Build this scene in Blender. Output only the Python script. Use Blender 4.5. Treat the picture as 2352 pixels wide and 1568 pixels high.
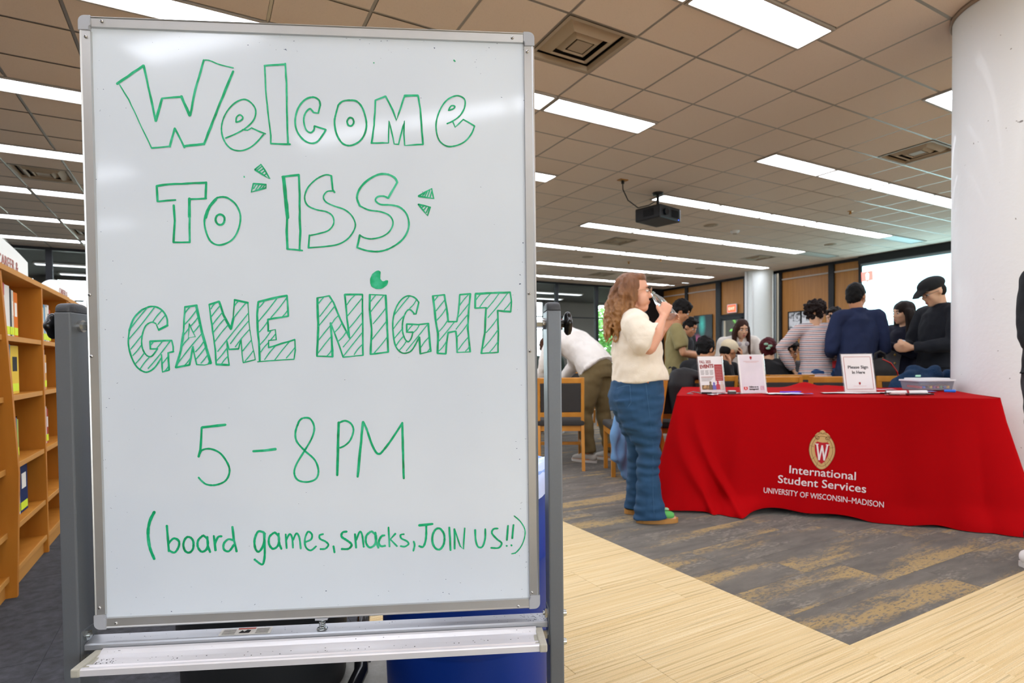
import bpy, bmesh, math, random, json
from mathutils import Vector, Matrix, noise
random.seed(7)
for _o in list(bpy.data.objects): bpy.data.objects.remove(_o)
SC = bpy.context.scene
COL = SC.collection
V3 = Vector
# ------------------------------------------------------------------ camera
CAM_H = 1.02; YAW = .5032; PITCH = -.0207; ROLL = -.0110; FPX = 1300.0
_f = V3((math.sin(YAW)*math.cos(PITCH), math.cos(YAW)*math.cos(PITCH), math.sin(PITCH)))
_r = V3((math.cos(YAW), -math.sin(YAW), 0)); _u = _r.cross(_f)
_r2 = _r*math.cos(ROLL)+_u*math.sin(ROLL); _u2 = _u*math.cos(ROLL)-_r*math.sin(ROLL)
cam = bpy.data.cameras.new('camera'); camo = bpy.data.objects.new('camera', cam); COL.objects.link(camo)
camo.matrix_world = Matrix(((_r2.x, _u2.x, -_f.x, 0), (_r2.y, _u2.y, -_f.y, 0), (_r2.z, _u2.z, -_f.z, CAM_H), (0, 0, 0, 1)))
cam.sensor_width = 36; cam.sensor_fit = 'HORIZONTAL'; cam.lens = 36*FPX/2352
cam.shift_x = 0; cam.shift_y = 72/2352
cam.clip_start = .05; cam.clip_end = 300
cam.dof.use_dof = True; cam.dof.focus_distance = 1.22; cam.dof.aperture_fstop = 6.3
SC.camera = camo
# ------------------------------------------------------------------ world, exposure
w = bpy.data.worlds.new('world'); SC.world = w; w.use_nodes = True
w.node_tree.nodes['Background'].inputs[0].default_value = (.86, .93, 1, 1)
w.node_tree.nodes['Background'].inputs[1].default_value = 5.0
SC.view_settings.view_transform = 'Standard'; SC.view_settings.look = 'None'
SC.view_settings.gamma = 1; SC.view_settings.use_curve_mapping = False
SC.view_settings.exposure = 0.6
LAMP_STRENGTH = 8.5
CEIL = 3.4217; T = .6096; B0 = 3.7581; A0 = 5.3735
WX = 13.98; WY = 14.6
def gx(b): return (b+B0)*T
def gy(a): return (a+A0)*T
# ------------------------------------------------------------------ helpers: materials
def rgb(h):
    h = h.lstrip('#'); c = [int(h[i:i+2], 16)/255 for i in (0, 2, 4)]
    return tuple((x/12.92 if x <= .04045 else ((x+.055)/1.055)**2.4) for x in c)+(1,)
MATS = {}
def mat(name, col, rough=.6, metal=0., var=.12, scale=8., bump=0., bscale=60., emis=None, alpha=None, trans=0., ior=1.45, coat=0., spec=.5, sheen=0., sss=0.):
    if name in MATS: return MATS[name]
    m = bpy.data.materials.new(name); m.use_nodes = True; nt = m.node_tree; N = nt.nodes; L = nt.links
    p = N['Principled BSDF']
    c = rgb(col) if isinstance(col, str) else tuple(col)+(1,)
    p.inputs['Base Color'].default_value = c; p.inputs['Roughness'].default_value = rough
    p.inputs['Metallic'].default_value = metal; p.inputs['Specular IOR Level'].default_value = spec
    p.inputs['IOR'].default_value = ior
    if trans: p.inputs['Transmission Weight'].default_value = trans
    if coat: p.inputs['Coat Weight'].default_value = coat; p.inputs['Coat Roughness'].default_value = .05
    if sheen: p.inputs['Sheen Weight'].default_value = sheen
    if sss:
        p.inputs['Subsurface Weight'].default_value = sss; p.inputs['Subsurface Radius'].default_value = (.012, .004, .002); p.inputs['Subsurface Scale'].default_value = 1
    if emis:
        p.inputs['Emission Color'].default_value = rgb(emis[0]); p.inputs['Emission Strength'].default_value = emis[1]
    tc = N.new('ShaderNodeTexCoord')
    if var:
        n = N.new('ShaderNodeTexNoise'); n.inputs['Scale'].default_value = scale; n.inputs['Detail'].default_value = 4
        L.new(tc.outputs['Object'], n.inputs['Vector'])
        mx = N.new('ShaderNodeMix'); mx.data_type = 'RGBA'
        mx.inputs[6].default_value = tuple(x*(1-var) for x in c[:3])+(1,); mx.inputs[7].default_value = tuple(min(1, x*(1+var)) for x in c[:3])+(1,)
        L.new(n.outputs['Fac'], mx.inputs[0]); L.new(mx.outputs[2], p.inputs['Base Color'])
    if bump:
        n2 = N.new('ShaderNodeTexNoise'); n2.inputs['Scale'].default_value = bscale; n2.inputs['Detail'].default_value = 3
        L.new(tc.outputs['Object'], n2.inputs['Vector'])
        b = N.new('ShaderNodeBump'); b.inputs['Strength'].default_value = bump; b.inputs['Distance'].default_value = .01
        L.new(n2.outputs['Fac'], b.inputs['Height']); L.new(b.outputs[0], p.inputs['Normal'])
    MATS[name] = m; return m
def nodes(m): return m.node_tree.nodes, m.node_tree.links, m.node_tree.nodes['Principled BSDF']
def math_n(N, L, op, a, b=None, clamp=False):
    n = N.new('ShaderNodeMath'); n.operation = op; n.use_clamp = clamp
    for i, v in enumerate((a, b)):
        if v is None: continue
        if isinstance(v, (int, float)): n.inputs[i].default_value = v
        else: L.new(v, n.inputs[i])
    return n.outputs[0]
def mixc(N, L, f, a, b):
    n = N.new('ShaderNodeMix'); n.data_type = 'RGBA'
    if isinstance(f, (int, float)): n.inputs[0].default_value = f
    else: L.new(f, n.inputs[0])
    for i, v in ((6, a), (7, b)):
        if isinstance(v, tuple): n.inputs[i].default_value = v
        else: L.new(v, n.inputs[i])
    return n.outputs[2]
def mapped(N, L, src, scale=(1, 1, 1), loc=(0, 0, 0), rot=(0, 0, 0)):
    mp = N.new('ShaderNodeMapping'); mp.inputs['Scale'].default_value = scale; mp.inputs['Location'].default_value = loc; mp.inputs['Rotation'].default_value = rot
    L.new(src, mp.inputs['Vector']); return mp.outputs[0]
# ------------------------------------------------------------------ helpers: objects
def tag(o, label=None, cat=None, group=None, kind=None):
    if label: o['label'] = label
    if cat: o['category'] = cat
    if group: o['group'] = group
    if kind: o['kind'] = kind
    return o
def thing(name, label, cat, loc=(0, 0, 0), rz=0., group=None):
    o = bpy.data.objects.new(name, None); o.empty_display_size = .05; COL.objects.link(o)
    o.location = loc; o.rotation_euler = (0, 0, rz)
    return tag(o, label, cat, group)
def link(name, me, m=None, parent=None, loc=None, rot=None):
    o = bpy.data.objects.new(name, me); COL.objects.link(o)
    if m is not None and len(me.materials) == 0: me.materials.append(m)
    if parent is not None: o.parent = parent
    if loc is not None: o.location = loc
    if rot is not None: o.rotation_euler = rot
    return o
class MB:
    def __init__(s): s.v = []; s.f = []; s.sm = []
    def add(s, vs, fs, smooth=False):
        n = len(s.v); s.v += [tuple(v) for v in vs]; s.f += [tuple(i+n for i in f) for f in fs]; s.sm += [smooth]*len(fs); return s
    def box(s, c, d, rz=0., bev=0., M=None):
        c = V3(c); hx, hy, hz = d[0]/2, d[1]/2, d[2]/2
        if bev <= 0:
            P = [V3((x*hx, y*hy, z*hz)) for z in (-1, 1) for y in (-1, 1) for x in (-1, 1)]
            F = [(0, 2, 3, 1), (4, 5, 7, 6), (0, 1, 5, 4), (2, 6, 7, 3), (0, 4, 6, 2), (1, 3, 7, 5)]
        else:
            b = min(bev, hx*.9, hy*.9, hz*.9)
            bm = bmesh.new(); bmesh.ops.create_cube(bm, size=1)
            for v in bm.verts: v.co = V3((v.co.x*d[0], v.co.y*d[1], v.co.z*d[2]))
            bmesh.ops.bevel(bm, geom=bm.edges[:], offset=b, segments=2, profile=.6, affect='EDGES')
            bm.verts.index_update(); P = [v.co.copy() for v in bm.verts]; F = [tuple(v.index for v in f.verts) for f in bm.faces]; bm.free()
        R = Matrix.Rotation(rz, 3, 'Z') if M is None else M
        return s.add([R@p+c for p in P], F)
    def cyl(s, p0, p1, r0, r1=None, n=16, smooth=True, cap=True):
        p0 = V3(p0); p1 = V3(p1); r1 = r0 if r1 is None else r1
        d = (p1-p0).normalized(); a = d.orthogonal().normalized(); b = d.cross(a); k = len(s.v)
        vs = []
        for p, r in ((p0, r0), (p1, r1)):
            vs += [p+(a*math.cos(2*math.pi*i/n)+b*math.sin(2*math.pi*i/n))*r for i in range(n)]
        s.add(vs, [(i, (i+1) % n, n+(i+1) % n, n+i) for i in range(n)], smooth)
        if cap: s.add(vs, [tuple(range(n))[::-1], tuple(range(n, 2*n))])
        return s
    def lathe(s, prof, c=(0, 0, 0), n=24, smooth=True, axis='Z', M=None):
        c = V3(c); vs = []
        for r, z in prof:
            for i in range(n):
                t = 2*math.pi*i/n; q = V3((r*math.cos(t), r*math.sin(t), z))
                if M is not None: q = M@q
                vs.append(q+c)
        F = [(j*n+i, j*n+(i+1) % n, (j+1)*n+(i+1) % n, (j+1)*n+i) for j in range(len(prof)-1) for i in range(n)]
        return s.add(vs, F, smooth)
    def tube(s, pts, r, n=8, smooth=True, side=None, cap=True):
        loft(s, [V3(p) for p in pts], [r if not callable(r) else r(i/(len(pts)-1)) for i in range(len(pts))], side or V3((0, 0, 1)), n, cap=cap, smooth=smooth); return s
    def extr(s, poly, z0, z1, M=None):      # prism of a polygon
        n = len(poly); vs = [V3((x, y, z)) for z in (z0, z1) for x, y in poly]
        if M is not None: vs = [M@v for v in vs]
        return s.add(vs, [tuple(range(n))[::-1], tuple(range(n, 2*n))]+[(i, (i+1) % n, n+(i+1) % n, n+i) for i in range(n)])
    def mesh(s, name, m=None):
        me = bpy.data.meshes.new(name); me.from_pydata(s.v, [], s.f)
        me.polygons.foreach_set('use_smooth', s.sm); me.update()
        if m is not None: me.materials.append(m)
        return me
    def build(s, name, m, parent=None, loc=None, rot=None): return link(name, s.mesh(name, m), None, parent, loc, rot)
def loft(mb, pts, rads, side, n=12, cap=True, smooth=True, round_=True):
    """closed surface through pts; rads floats or (along side, across)"""
    pts = [V3(p) for p in pts]; R = [(r, r) if isinstance(r, (int, float)) else r for r in rads]
    if cap and round_:
        d0 = (pts[0]-pts[1]).normalized(); d1 = (pts[-1]-pts[-2]).normalized()
        a = min(R[0]); b = min(R[-1])
        pts = [pts[0]+d0*a*.9, pts[0]+d0*a*.6]+pts+[pts[-1]+d1*b*.6, pts[-1]+d1*b*.9]
        R = [(R[0][0]*.35, R[0][1]*.35), (R[0][0]*.78, R[0][1]*.78)]+R+[(R[-1][0]*.78, R[-1][1]*.78), (R[-1][0]*.35, R[-1][1]*.35)]
    vs = []; m = len(pts); prev = None
    for k, p in enumerate(pts):
        t = (pts[min(k+1, m-1)]-pts[max(k-1, 0)])
        if t.length < 1e-9: t = V3((0, 0, 1))
        t.normalize(); s = V3(side); s = s-t*s.dot(t)
        if s.length < .05: s = prev if prev is not None else t.orthogonal()
        s = (s-t*s.dot(t)).normalized(); prev = s.copy(); q = t.cross(s)
        for i in range(n):
            a = 2*math.pi*i/n; vs.append(p+s*R[k][0]*math.cos(a)+q*R[k][1]*math.sin(a))
    F = [(k*n+i, k*n+(i+1) % n, (k+1)*n+(i+1) % n, (k+1)*n+i) for k in range(m-1) for i in range(n)]
    if cap: F += [tuple(range(n))[::-1], tuple(range((m-1)*n, m*n))]
    mb.add(vs, F, smooth); return mb
def ell(mb, c, r, M=None, n=12, mm=8):
    c = V3(c); vs = [V3((0, 0, 1))]; 
    for j in range(1, mm):
        th = math.pi*j/mm
        for i in range(n):
            a = 2*math.pi*i/n; vs.append(V3((math.sin(th)*math.cos(a), math.sin(th)*math.sin(a), math.cos(th))))
    vs.append(V3((0, 0, -1))); F = [(0, 1+i, 1+(i+1) % n) for i in range(n)]
    F += [(1+(j-1)*n+i, 1+j*n+i, 1+j*n+(i+1) % n, 1+(j-1)*n+(i+1) % n) for j in range(1, mm-1) for i in range(n)]
    b = 1+(mm-2)*n; F += [(b+i, len(vs)-1, b+(i+1) % n) for i in range(n)]
    vs = [V3((v.x*r[0], v.y*r[1], v.z*r[2])) for v in vs]
    if M is not None: vs = [M@v for v in vs]
    return mb.add([v+c for v in vs], F, True)
TMP = bpy.data.scenes.new('scratch')
def remesh(mb, voxel, smooth=3, fac=.5):
    me = mb.mesh('tmp'); o = bpy.data.objects.new('tmp', me); TMP.collection.objects.link(o)
    m = o.modifiers.new('r', 'REMESH'); m.mode = 'VOXEL'; m.voxel_size = voxel; m.use_smooth_shade = True
    if smooth: s = o.modifiers.new('s', 'SMOOTH'); s.factor = fac; s.iterations = smooth
    vl = TMP.view_layers[0]; vl.update(); dg = vl.depsgraph
    out = bpy.data.meshes.new_from_object(o.evaluated_get(dg), preserve_all_data_layers=False, depsgraph=dg)
    bpy.data.objects.remove(o); bpy.data.meshes.remove(me)
    for p in out.polygons: p.use_smooth = True
    return out
def wrinkle(me, amp, sc, f=None):
    n = len(me.vertices); co = [0.]*(3*n); no = [0.]*(3*n); me.vertices.foreach_get('co', co); me.vertex_normals.foreach_get('vector', no); nz = noise.noise
    for i in range(0, 3*n, 3):
        x, y, z = co[i], co[i+1], co[i+2]
        k = amp*nz(V3((x*sc[0], y*sc[1], z*sc[2])))
        if f: k *= f(V3((x, y, z)))
        co[i] = x+no[i]*k; co[i+1] = y+no[i+1]*k; co[i+2] = z+no[i+2]*k
    me.vertices.foreach_set('co', co); me.update()
def text_mesh(s, size, align='CENTER', ex=0., bold=0., spacing=1.):
    cu = bpy.data.curves.new('t', 'FONT'); cu.body = s; cu.size = size; cu.align_x = align; cu.extrude = ex; cu.offset = bold; cu.space_character = spacing
    cu.resolution_u = 3
    o = bpy.data.objects.new('t', cu); me = bpy.data.meshes.new_from_object(o); bpy.data.objects.remove(o); return me
def text(s, size, m, parent, loc, rot, name='lettering', align='CENTER', bold=0., width=None, ex=.0006, spacing=1.):
    me = text_mesh(s, size, align, ex, bold, spacing); me.materials.clear(); me.materials.append(m)
    if width:
        xs = [v.co.x for v in me.vertices]; k = width/(max(xs)-min(xs))
        for v in me.vertices: v.co.x *= k
    return link(name, me, None, parent, loc, rot)
def copy_tree(o, parent=None):
    c = o.copy(); COL.objects.link(c)
    if parent is not None: c.parent = parent
    for ch in list(o.children):
        copy_tree(ch, c)
    return c
# ------------------------------------------------------------------ materials of the setting
M_frame = mat('black_metal', '#15161a', .45, .3, .05)
M_alu = mat('brushed_aluminium', '#b9b8b5', .33, .75, .06, 3)
M_lamp = mat('lamp_diffuser', '#ffffff', .5, 0, 0, emis=('#eef3ff', LAMP_STRENGTH))
M_lampframe = mat('lamp_trim', '#a89f94', .5, .1, .05)
M_unlit = mat('unlit_diffuser', '#c9d6d2', .4, 0, .03)
M_white = mat('white_paint', '#d9d8d6', .6, 0, .04, 3, .03, 40)
# ceiling tile
M_tile = mat('acoustic_tile', '#e0cfbf', .95, 0, 0)
N, L, P = nodes(M_tile); tc = N.new('ShaderNodeTexCoord'); oi = N.new('ShaderNodeObjectInfo')
n1 = N.new('ShaderNodeTexNoise'); n1.inputs['Scale'].default_value = 220; n1.inputs['Detail'].default_value = 3; L.new(tc.outputs['Object'], n1.inputs['Vector'])
f = math_n(N, L, 'MULTIPLY', oi.outputs['Random'], .35)
base = mixc(N, L, f, rgb('#e0cfbf'), rgb('#d8c5b3'))
sp = math_n(N, L, 'GREATER_THAN', n1.outputs['Fac'], .66)
L.new(mixc(N, L, sp, base, rgb('#c2b3a4')), P.inputs['Base Color'])
bp = N.new('ShaderNodeBump'); bp.inputs['Strength'].default_value = .25; bp.inputs['Distance'].default_value = .004; L.new(n1.outputs['Fac'], bp.inputs['Height']); L.new(bp.outputs[0], P.inputs['Normal'])
M_grid = mat('ceiling_grid_bar', '#a39a8f', .28, .55, .04)
# carpets
def carpet(name, kind):
    m = bpy.data.materials.new(name); m.use_nodes = True; N, L, P = nodes(m)
    P.inputs['Roughness'].default_value = .95; P.inputs['Specular IOR Level'].default_value = .1; P.inputs['Sheen Weight'].default_value = .1
    g = N.new('ShaderNodeNewGeometry'); oi = N.new('ShaderNodeObjectInfo')
    off = N.new('ShaderNodeCombineXYZ'); L.new(math_n(N, L, 'MULTIPLY', oi.outputs['Random'], 61.), off.inputs[0]); L.new(math_n(N, L, 'MULTIPLY', oi.outputs['Random'], 37.), off.inputs[2])
    ad = N.new('ShaderNodeVectorMath'); ad.operation = 'ADD'; L.new(g.outputs['Position'], ad.inputs[0]); L.new(off.outputs[0], ad.inputs[1])
    def nz(sc, det=4, s=1., dis=0.):
        n = N.new('ShaderNodeTexNoise'); n.inputs['Scale'].default_value = s; n.inputs['Detail'].default_value = det; n.inputs['Distortion'].default_value = dis
        L.new(mapped(N, L, ad.outputs[0], sc), n.inputs['Vector']); return n.outputs['Fac']
    def ramp(v, a, b):
        r = N.new('ShaderNodeMapRange'); r.inputs['From Min'].default_value = a; r.inputs['From Max'].default_value = b; L.new(v, r.inputs['Value']); return r.outputs[0]
    rib = N.new('ShaderNodeTexWave'); rib.wave_type = 'BANDS'; rib.bands_direction = 'Y'; rib.inputs['Scale'].default_value = 46 if kind == 'grey' else 60; rib.inputs['Distortion'].default_value = .6; rib.inputs['Detail'].default_value = 1
    L.new(g.outputs['Position'], rib.inputs['Vector'])
    fuzz = nz((1, 1, 1), 2, 420)
    if kind == 'grey':
        big = ramp(nz((.75, 4.2, 1), 4, 1.4), .50, .63)
        f1 = N.new('ShaderNodeTexNoise'); f1.inputs['Scale'].default_value = 1; f1.inputs['Detail'].default_value = 8; f1.inputs['Roughness'].default_value = .72
        L.new(mapped(N, L, ad.outputs[0], (34, 92, 1)), f1.inputs['Vector'])
        fine = ramp(math_n(N, L, 'ADD', f1.outputs['Fac'], math_n(N, L, 'MULTIPLY', big, .12)), .52, .60)
        gold = math_n(N, L, 'MULTIPLY', big, fine)
        pale = math_n(N, L, 'MULTIPLY', ramp(nz((1.3, 5.5, 1), 3, 1.7), .50, .62), ramp(nz((30, 100, 3), 8, 1.), .48, .60))
        base = mixc(N, L, ramp(nz((6, 20, 1), 5), .35, .7), rgb('#67625b'), rgb('#7b756c'))
        base = mixc(N, L, math_n(N, L, 'MULTIPLY', pale, .6), base, rgb('#a79f90'))
        c = mixc(N, L, math_n(N, L, 'MULTIPLY', gold, .72), base, rgb('#c4a468'))
        dark = .55
    elif kind == 'beige':
        def bands(sc, dis, lo, k1, k2):
            wv = N.new('ShaderNodeTexWave'); wv.wave_type = 'BANDS'; wv.bands_direction = 'Y'; wv.inputs['Scale'].default_value = sc; wv.inputs['Distortion'].default_value = dis; wv.inputs['Detail'].default_value = 2; wv.inputs['Detail Scale'].default_value = .35
            L.new(mapped(N, L, ad.outputs[0], (.16, 1, 1)), wv.inputs['Vector'])
            return math_n(N, L, 'MULTIPLY', ramp(wv.outputs['Fac'], lo, 1.), ramp(nz((1.1, k1, k2), 2, 1.4), .47, .62))
        c = mixc(N, L, ramp(nz((1.2, 60, 1), 4, 1.5, .1), .3, .7), rgb('#dfc18a'), rgb('#edd6a8'))
        c = mixc(N, L, math_n(N, L, 'MULTIPLY', bands(13., 5., .80, 24, 2), .62), c, rgb('#9c8352'))
        c = mixc(N, L, math_n(N, L, 'MULTIPLY', bands(24., 4., .75, 40, 5), .42), c, rgb('#a88c56'))
        c = mixc(N, L, math_n(N, L, 'MULTIPLY', bands(19., 4., .72, 30, 9), .45), c, rgb('#fbecc8')); dark = .75
    else:
        c = mixc(N, L, ramp(nz((30, 30, 1), 4), .3, .7), rgb('#28292d'), rgb('#45464c')); dark = .6
    c2 = mixc(N, L, math_n(N, L, 'MULTIPLY', math_n(N, L, 'SUBTRACT', 1., rib.outputs['Fac']), {'grey': .16, 'beige': .10, 'dark': 0.}[kind]), c, rgb('#3c3730') if kind == 'grey' else rgb('#7d6638'))
    c3 = mixc(N, L, math_n(N, L, 'MULTIPLY', ramp(fuzz, .4, .75), .22), c2, rgb('#2c2a27'))
    L.new(c3, P.inputs['Base Color'])
    b = N.new('ShaderNodeBump'); b.inputs['Strength'].default_value = .5; b.inputs['Distance'].default_value = .004
    L.new(math_n(N, L, 'ADD', math_n(N, L, 'MULTIPLY', rib.outputs['Fac'], {'grey': .8, 'beige': .25, 'dark': .0}[kind]), math_n(N, L, 'MULTIPLY', fuzz, 1.2)), b.inputs['Height']); L.new(b.outputs[0], P.inputs['Normal'])
    return m
M_cg = carpet('grey_carpet', 'grey'); M_cb = carpet('beige_carpet', 'beige'); M_cd = carpet('charcoal_carpet', 'dark')
# ------------------------------------------------------------------ floor
XL, YB = -10.6, -7.0
fl = MB().box(((XL+16)/2, (YB+26)/2, -.06), (16-XL, 26-YB, .10)).build('floor', mat('subfloor', '#2b2926', .9)); tag(fl, 'carpeted floor of the library hall', kind='structure')
pl_b = .25; pl_l = 1.0
def plank_mesh(lx, ly, m, nm):
    bm = MB(); e = .0005; t = .009
    top = [(-lx/2+e*2.4, -ly/2+e*2.4), (lx/2-e*2.4, -ly/2+e*2.4), (lx/2-e*2.4, ly/2-e*2.4), (-lx/2+e*2.4, ly/2-e*2.4)]
    bot = [(-lx/2+e, -ly/2+e), (lx/2-e, -ly/2+e), (lx/2-e, ly/2-e), (-lx/2+e, ly/2-e)]
    bm.add([(x, y, -t) for x, y in bot]+[(x, y, -.0008) for x, y in bot]+[(x, y, 0) for x, y in top],
           [(0, 1, 5, 4), (1, 2, 6, 5), (2, 3, 7, 6), (3, 0, 4, 7), (4, 5, 9, 8), (5, 6, 10, 9), (6, 7, 11, 10), (7, 4, 8, 11), (8, 9, 10, 11)])
    return bm.mesh(nm, m)
planks = {}
def area(kind, x0, x1, y0, y1, lx, ly, stag):
    out = []; j = 0; y = y0
    while y < y1-1e-6:
        y2 = min(y+ly, y1); x = x0-(stag*((j*37) % 4) if stag else 0)
        while x < x1-1e-6:
            a = max(x, x0); b = min(x+lx, x1)
            if b-a > .02: out.append((a, b, y, y2))
            x += lx
        y = y2; j += 1
    planks.setdefault(kind, []).extend(out)
area('grey', 2.0, WX, 1.17, WY, pl_l, pl_b, .25)
area('beige', .55, 2.0, -1.0, WY, pl_l, pl_b, .25); area('beige', 2.0, 6.0, -1.0, 1.17, pl_l, pl_b, .25)
area('dark', -2.5, .55, -.5, 8., .5, .5, 0)
CF = V3((math.sin(YAW), math.cos(YAW), 0)); CR = V3((math.cos(YAW), -math.sin(YAW), 0))
lim = {'grey': 190, 'beige': 80, 'dark': 30}; cm = {'grey': M_cg, 'beige': M_cb, 'dark': M_cd}; shared = {}
for k, Ls in planks.items():
    def vis(q):
        c = V3(((q[0]+q[1])/2, (q[2]+q[3])/2, 0)); d = c.dot(CF); s = c.dot(CR)
        return d > 1.1 and abs(s) < d*.905+.6
    Ls.sort(key=lambda q: (0 if vis(q) else 1, ((q[0]+q[1])/2)**2+((q[2]+q[3])/2)**2))
    for q in Ls[:lim[k]]:
        key = (k, round(q[1]-q[0], 3), round(q[3]-q[2], 3))
        if key not in shared: shared[key] = plank_mesh(key[1], key[2], cm[k], k+'_carpet_plank')
        link('carpet_tile', shared[key], None, fl, ((q[0]+q[1])/2, (q[2]+q[3])/2, 0))
    bm = MB()
    for q in Ls[lim[k]:]:
        e = .001; bm.add([(q[0]+e, q[2]+e, 0), (q[1]-e, q[2]+e, 0), (q[1]-e, q[3]-e, 0), (q[0]+e, q[3]-e, 0)], [(0, 1, 2, 3)])
    tag(bm.build('carpet_tiles', cm[k], fl), kind='stuff')
tag(MB().box(((XL+16)/2, (YB-1)/2, -.008), (16-XL, -1-YB, .008)).build('carpet', M_cb, fl), kind='stuff')
tag(MB().box(((XL-2.5)/2, 6.8, -.008), (-2.5-XL, 15.6, .008)).build('carpet', M_cd, fl), kind='stuff')
tag(MB().box(((-2.5+.55)/2, 11.3, -.008), (3.05, 6.6, .008)).build('carpet', M_cd, fl), kind='stuff')
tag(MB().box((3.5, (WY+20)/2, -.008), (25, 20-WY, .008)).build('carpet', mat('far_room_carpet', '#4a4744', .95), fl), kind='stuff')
tag(MB().box((10.5, .0, -.008), (9, 2.34, .008)).build('carpet', M_cb, fl), kind='stuff')
# ------------------------------------------------------------------ ceiling: grid, tiles, lamps
ce = MB().box(((XL+WX)/2, (YB+WY)/2, CEIL+.14), (WX-XL, WY-YB, .04)).build('ceiling', mat('plenum', '#55504a', .9)); tag(ce, 'suspended tile ceiling', kind='structure')
lamps = []      # (row, b_start, lit, side)
for a in range(-13, 18, 3):
    for b in range(6, 18, 2): lamps.append((a, b, not (b == 16 and a in (5, 8)), 'r'))
    for b in range(-19, 3, 2): lamps.append((a, b, True, 'l'))
lamps = [l for l in lamps if not (l[1] == 16 and l[0] <= 2)]
behind = {-7: (-9,), -10: (-15, -17, -9, -7, -5, -3, -1, 1), -13: (-19,)}
lamps = [l for l in lamps if not (l[3] == 'l' and l[0] in behind and l[1] not in behind[l[0]])]
lampcells = {}
for a, b, lit, sd in lamps:
    for i in (b, b+1): lampcells[(a, i)] = 1
vents = [(0, 0), (0, 8), (9, 8), (9, 15), (15, 12), (15, 15), (9, -7), (15, -7)]
tiles = []
amin = int((YB/T)-A0)-1; amax = 18
for a in range(amin, amax+1):
    for b in range(int(XL/T-B0), 20):
        if (a, b) in vents: continue
        y0, y1 = a, a+1
        if (a, b) in lampcells: y0 = a+.25
        if (a+1, b) in lampcells: y1 = a+.75
        X0, X1, Y0, Y1 = gx(b), gx(b+1), gy(y0), gy(y1)
        X1 = min(X1, WX); Y1 = min(Y1, WY); X0 = max(X0, XL); Y0 = max(Y0, YB)
        if X1-X0 > .03 and Y1-Y0 > .03: tiles.append((X0, X1, Y0, Y1))
def tvis(q):
    c = V3(((q[0]+q[1])/2, (q[2]+q[3])/2, 0)); d = c.dot(CF); s = c.dot(CR)
    return 0 if (d > 3.2 and -.55*d-.3 < s < d*.92+.4 and not (-.70*d-.2 < s < -.0*d)) else 1
tiles.sort(key=lambda q: (tvis(q), ((q[0]+q[1])/2)**2+((q[2]+q[3])/2)**2))
tshare = {}
def tile_mesh(lx, ly):
    e = .010; k = .003; r = .0035
    o = [(-lx/2+e, -ly/2+e), (lx/2-e, -ly/2+e), (lx/2-e, ly/2-e), (-lx/2+e, ly/2-e)]
    i = [(x+(k if x < 0 else -k), y+(k if y < 0 else -k)) for x, y in o]
    return MB().add([(x, y, .014) for x, y in o]+[(x, y, .0) for x, y in o]+[(x, y, -r) for x, y in i], [(4, 5, 1, 0), (5, 6, 2, 1), (6, 7, 3, 2), (7, 4, 0, 3), (8, 9, 5, 4), (9, 10, 6, 5), (10, 11, 7, 6), (11, 8, 4, 7), (11, 10, 9, 8), (0, 1, 2, 3)]).mesh('ceiling_tile', M_tile)
for q in tiles[:300]:
    key = (round(q[1]-q[0], 3), round(q[3]-q[2], 3))
    if key not in tshare: tshare[key] = tile_mesh(*key)
    link('ceiling_tile', tshare[key], None, ce, ((q[0]+q[1])/2, (q[2]+q[3])/2, CEIL+.004), None)
bm = MB()
for q in tiles[300:]:
    e = .013; bm.add([(q[0]+e, q[2]+e, CEIL-.002), (q[1]-e, q[2]+e, CEIL-.002), (q[1]-e, q[3]-e, CEIL-.002), (q[0]+e, q[3]-e, CEIL-.002)], [(3, 2, 1, 0)])
tag(bm.build('ceiling_tiles', M_tile, ce), kind='stuff')
for o in ce.children: pass
bm = MB()
for b in range(int(XL/T-B0), 20):
    x = gx(b)
    if XL < x < WX: bm.box((x, (YB+WY)/2, CEIL+.004), (.020, WY-YB, .004))
for a in range(amin, amax+2):
    y = gy(a)
    if YB < y < WY:
        segs = []; st = None
        for b in range(int(XL/T-B0), 20):
            c = (a, b) in lampcells
            if not c and st is None: st = b
            if c and st is not None: segs.append((st, b)); st = None
        if st is not None: segs.append((st, 20))
        for s0, s1 in segs:
            x0 = max(gx(s0), XL); x1 = min(gx(s1), WX)
            if x1 > x0: bm.box(((x0+x1)/2, y, CEIL+.0035), (x1-x0, .022, .004))
tag(bm.build('ceiling_grid', M_grid, ce), 'thin metal grid bars between the tiles')
# lamps
lf = MB(); W_, D_ = 2*T, T/2
hx, hy = W_-.006, D_*2*.5-.004
def lamp_parts():
    fr = MB(); lx, ly = 2*T-.01, T*1.0-.03
    ly = T*.5*2*.5+.0   # one foot wide
    ly = .304
    for s in (-1, 1):
        fr.box((0, s*(ly/2-.010), 0), (lx, .02, .022)); fr.box((s*(lx/2-.010), 0, 0), (.02, ly-.04, .022))
    fr.box((0, 0, .03), (lx, ly, .03))
    # softly pillowed lens
    nx, ny = 10, 6; V = []; a, b = lx/2-.02, ly/2-.02
    for j in range(ny+1):
        for i in range(nx+1):
            u = -1+2*i/nx; v = -1+2*j/ny
            V.append((u*a, v*b, -.004-.010*(1-abs(v)**3)*(1-abs(u)**8)))
    F = [(j*(nx+1)+i, (j+1)*(nx+1)+i, (j+1)*(nx+1)+i+1, j*(nx+1)+i+1) for j in range(ny) for i in range(nx)]
    df = MB().add(V, F, True)
    return fr.mesh('lamp_frame', M_lampframe), df.mesh('diffuser', M_lamp)
fm, dm = lamp_parts(); um = dm.copy(); um.materials.clear(); um.materials.append(M_unlit)
ordn = ['first', 'second', 'third', 'fourth', 'fifth', 'sixth', 'seventh', 'eighth', 'ninth', 'tenth', 'eleventh', 'twelfth']
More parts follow.
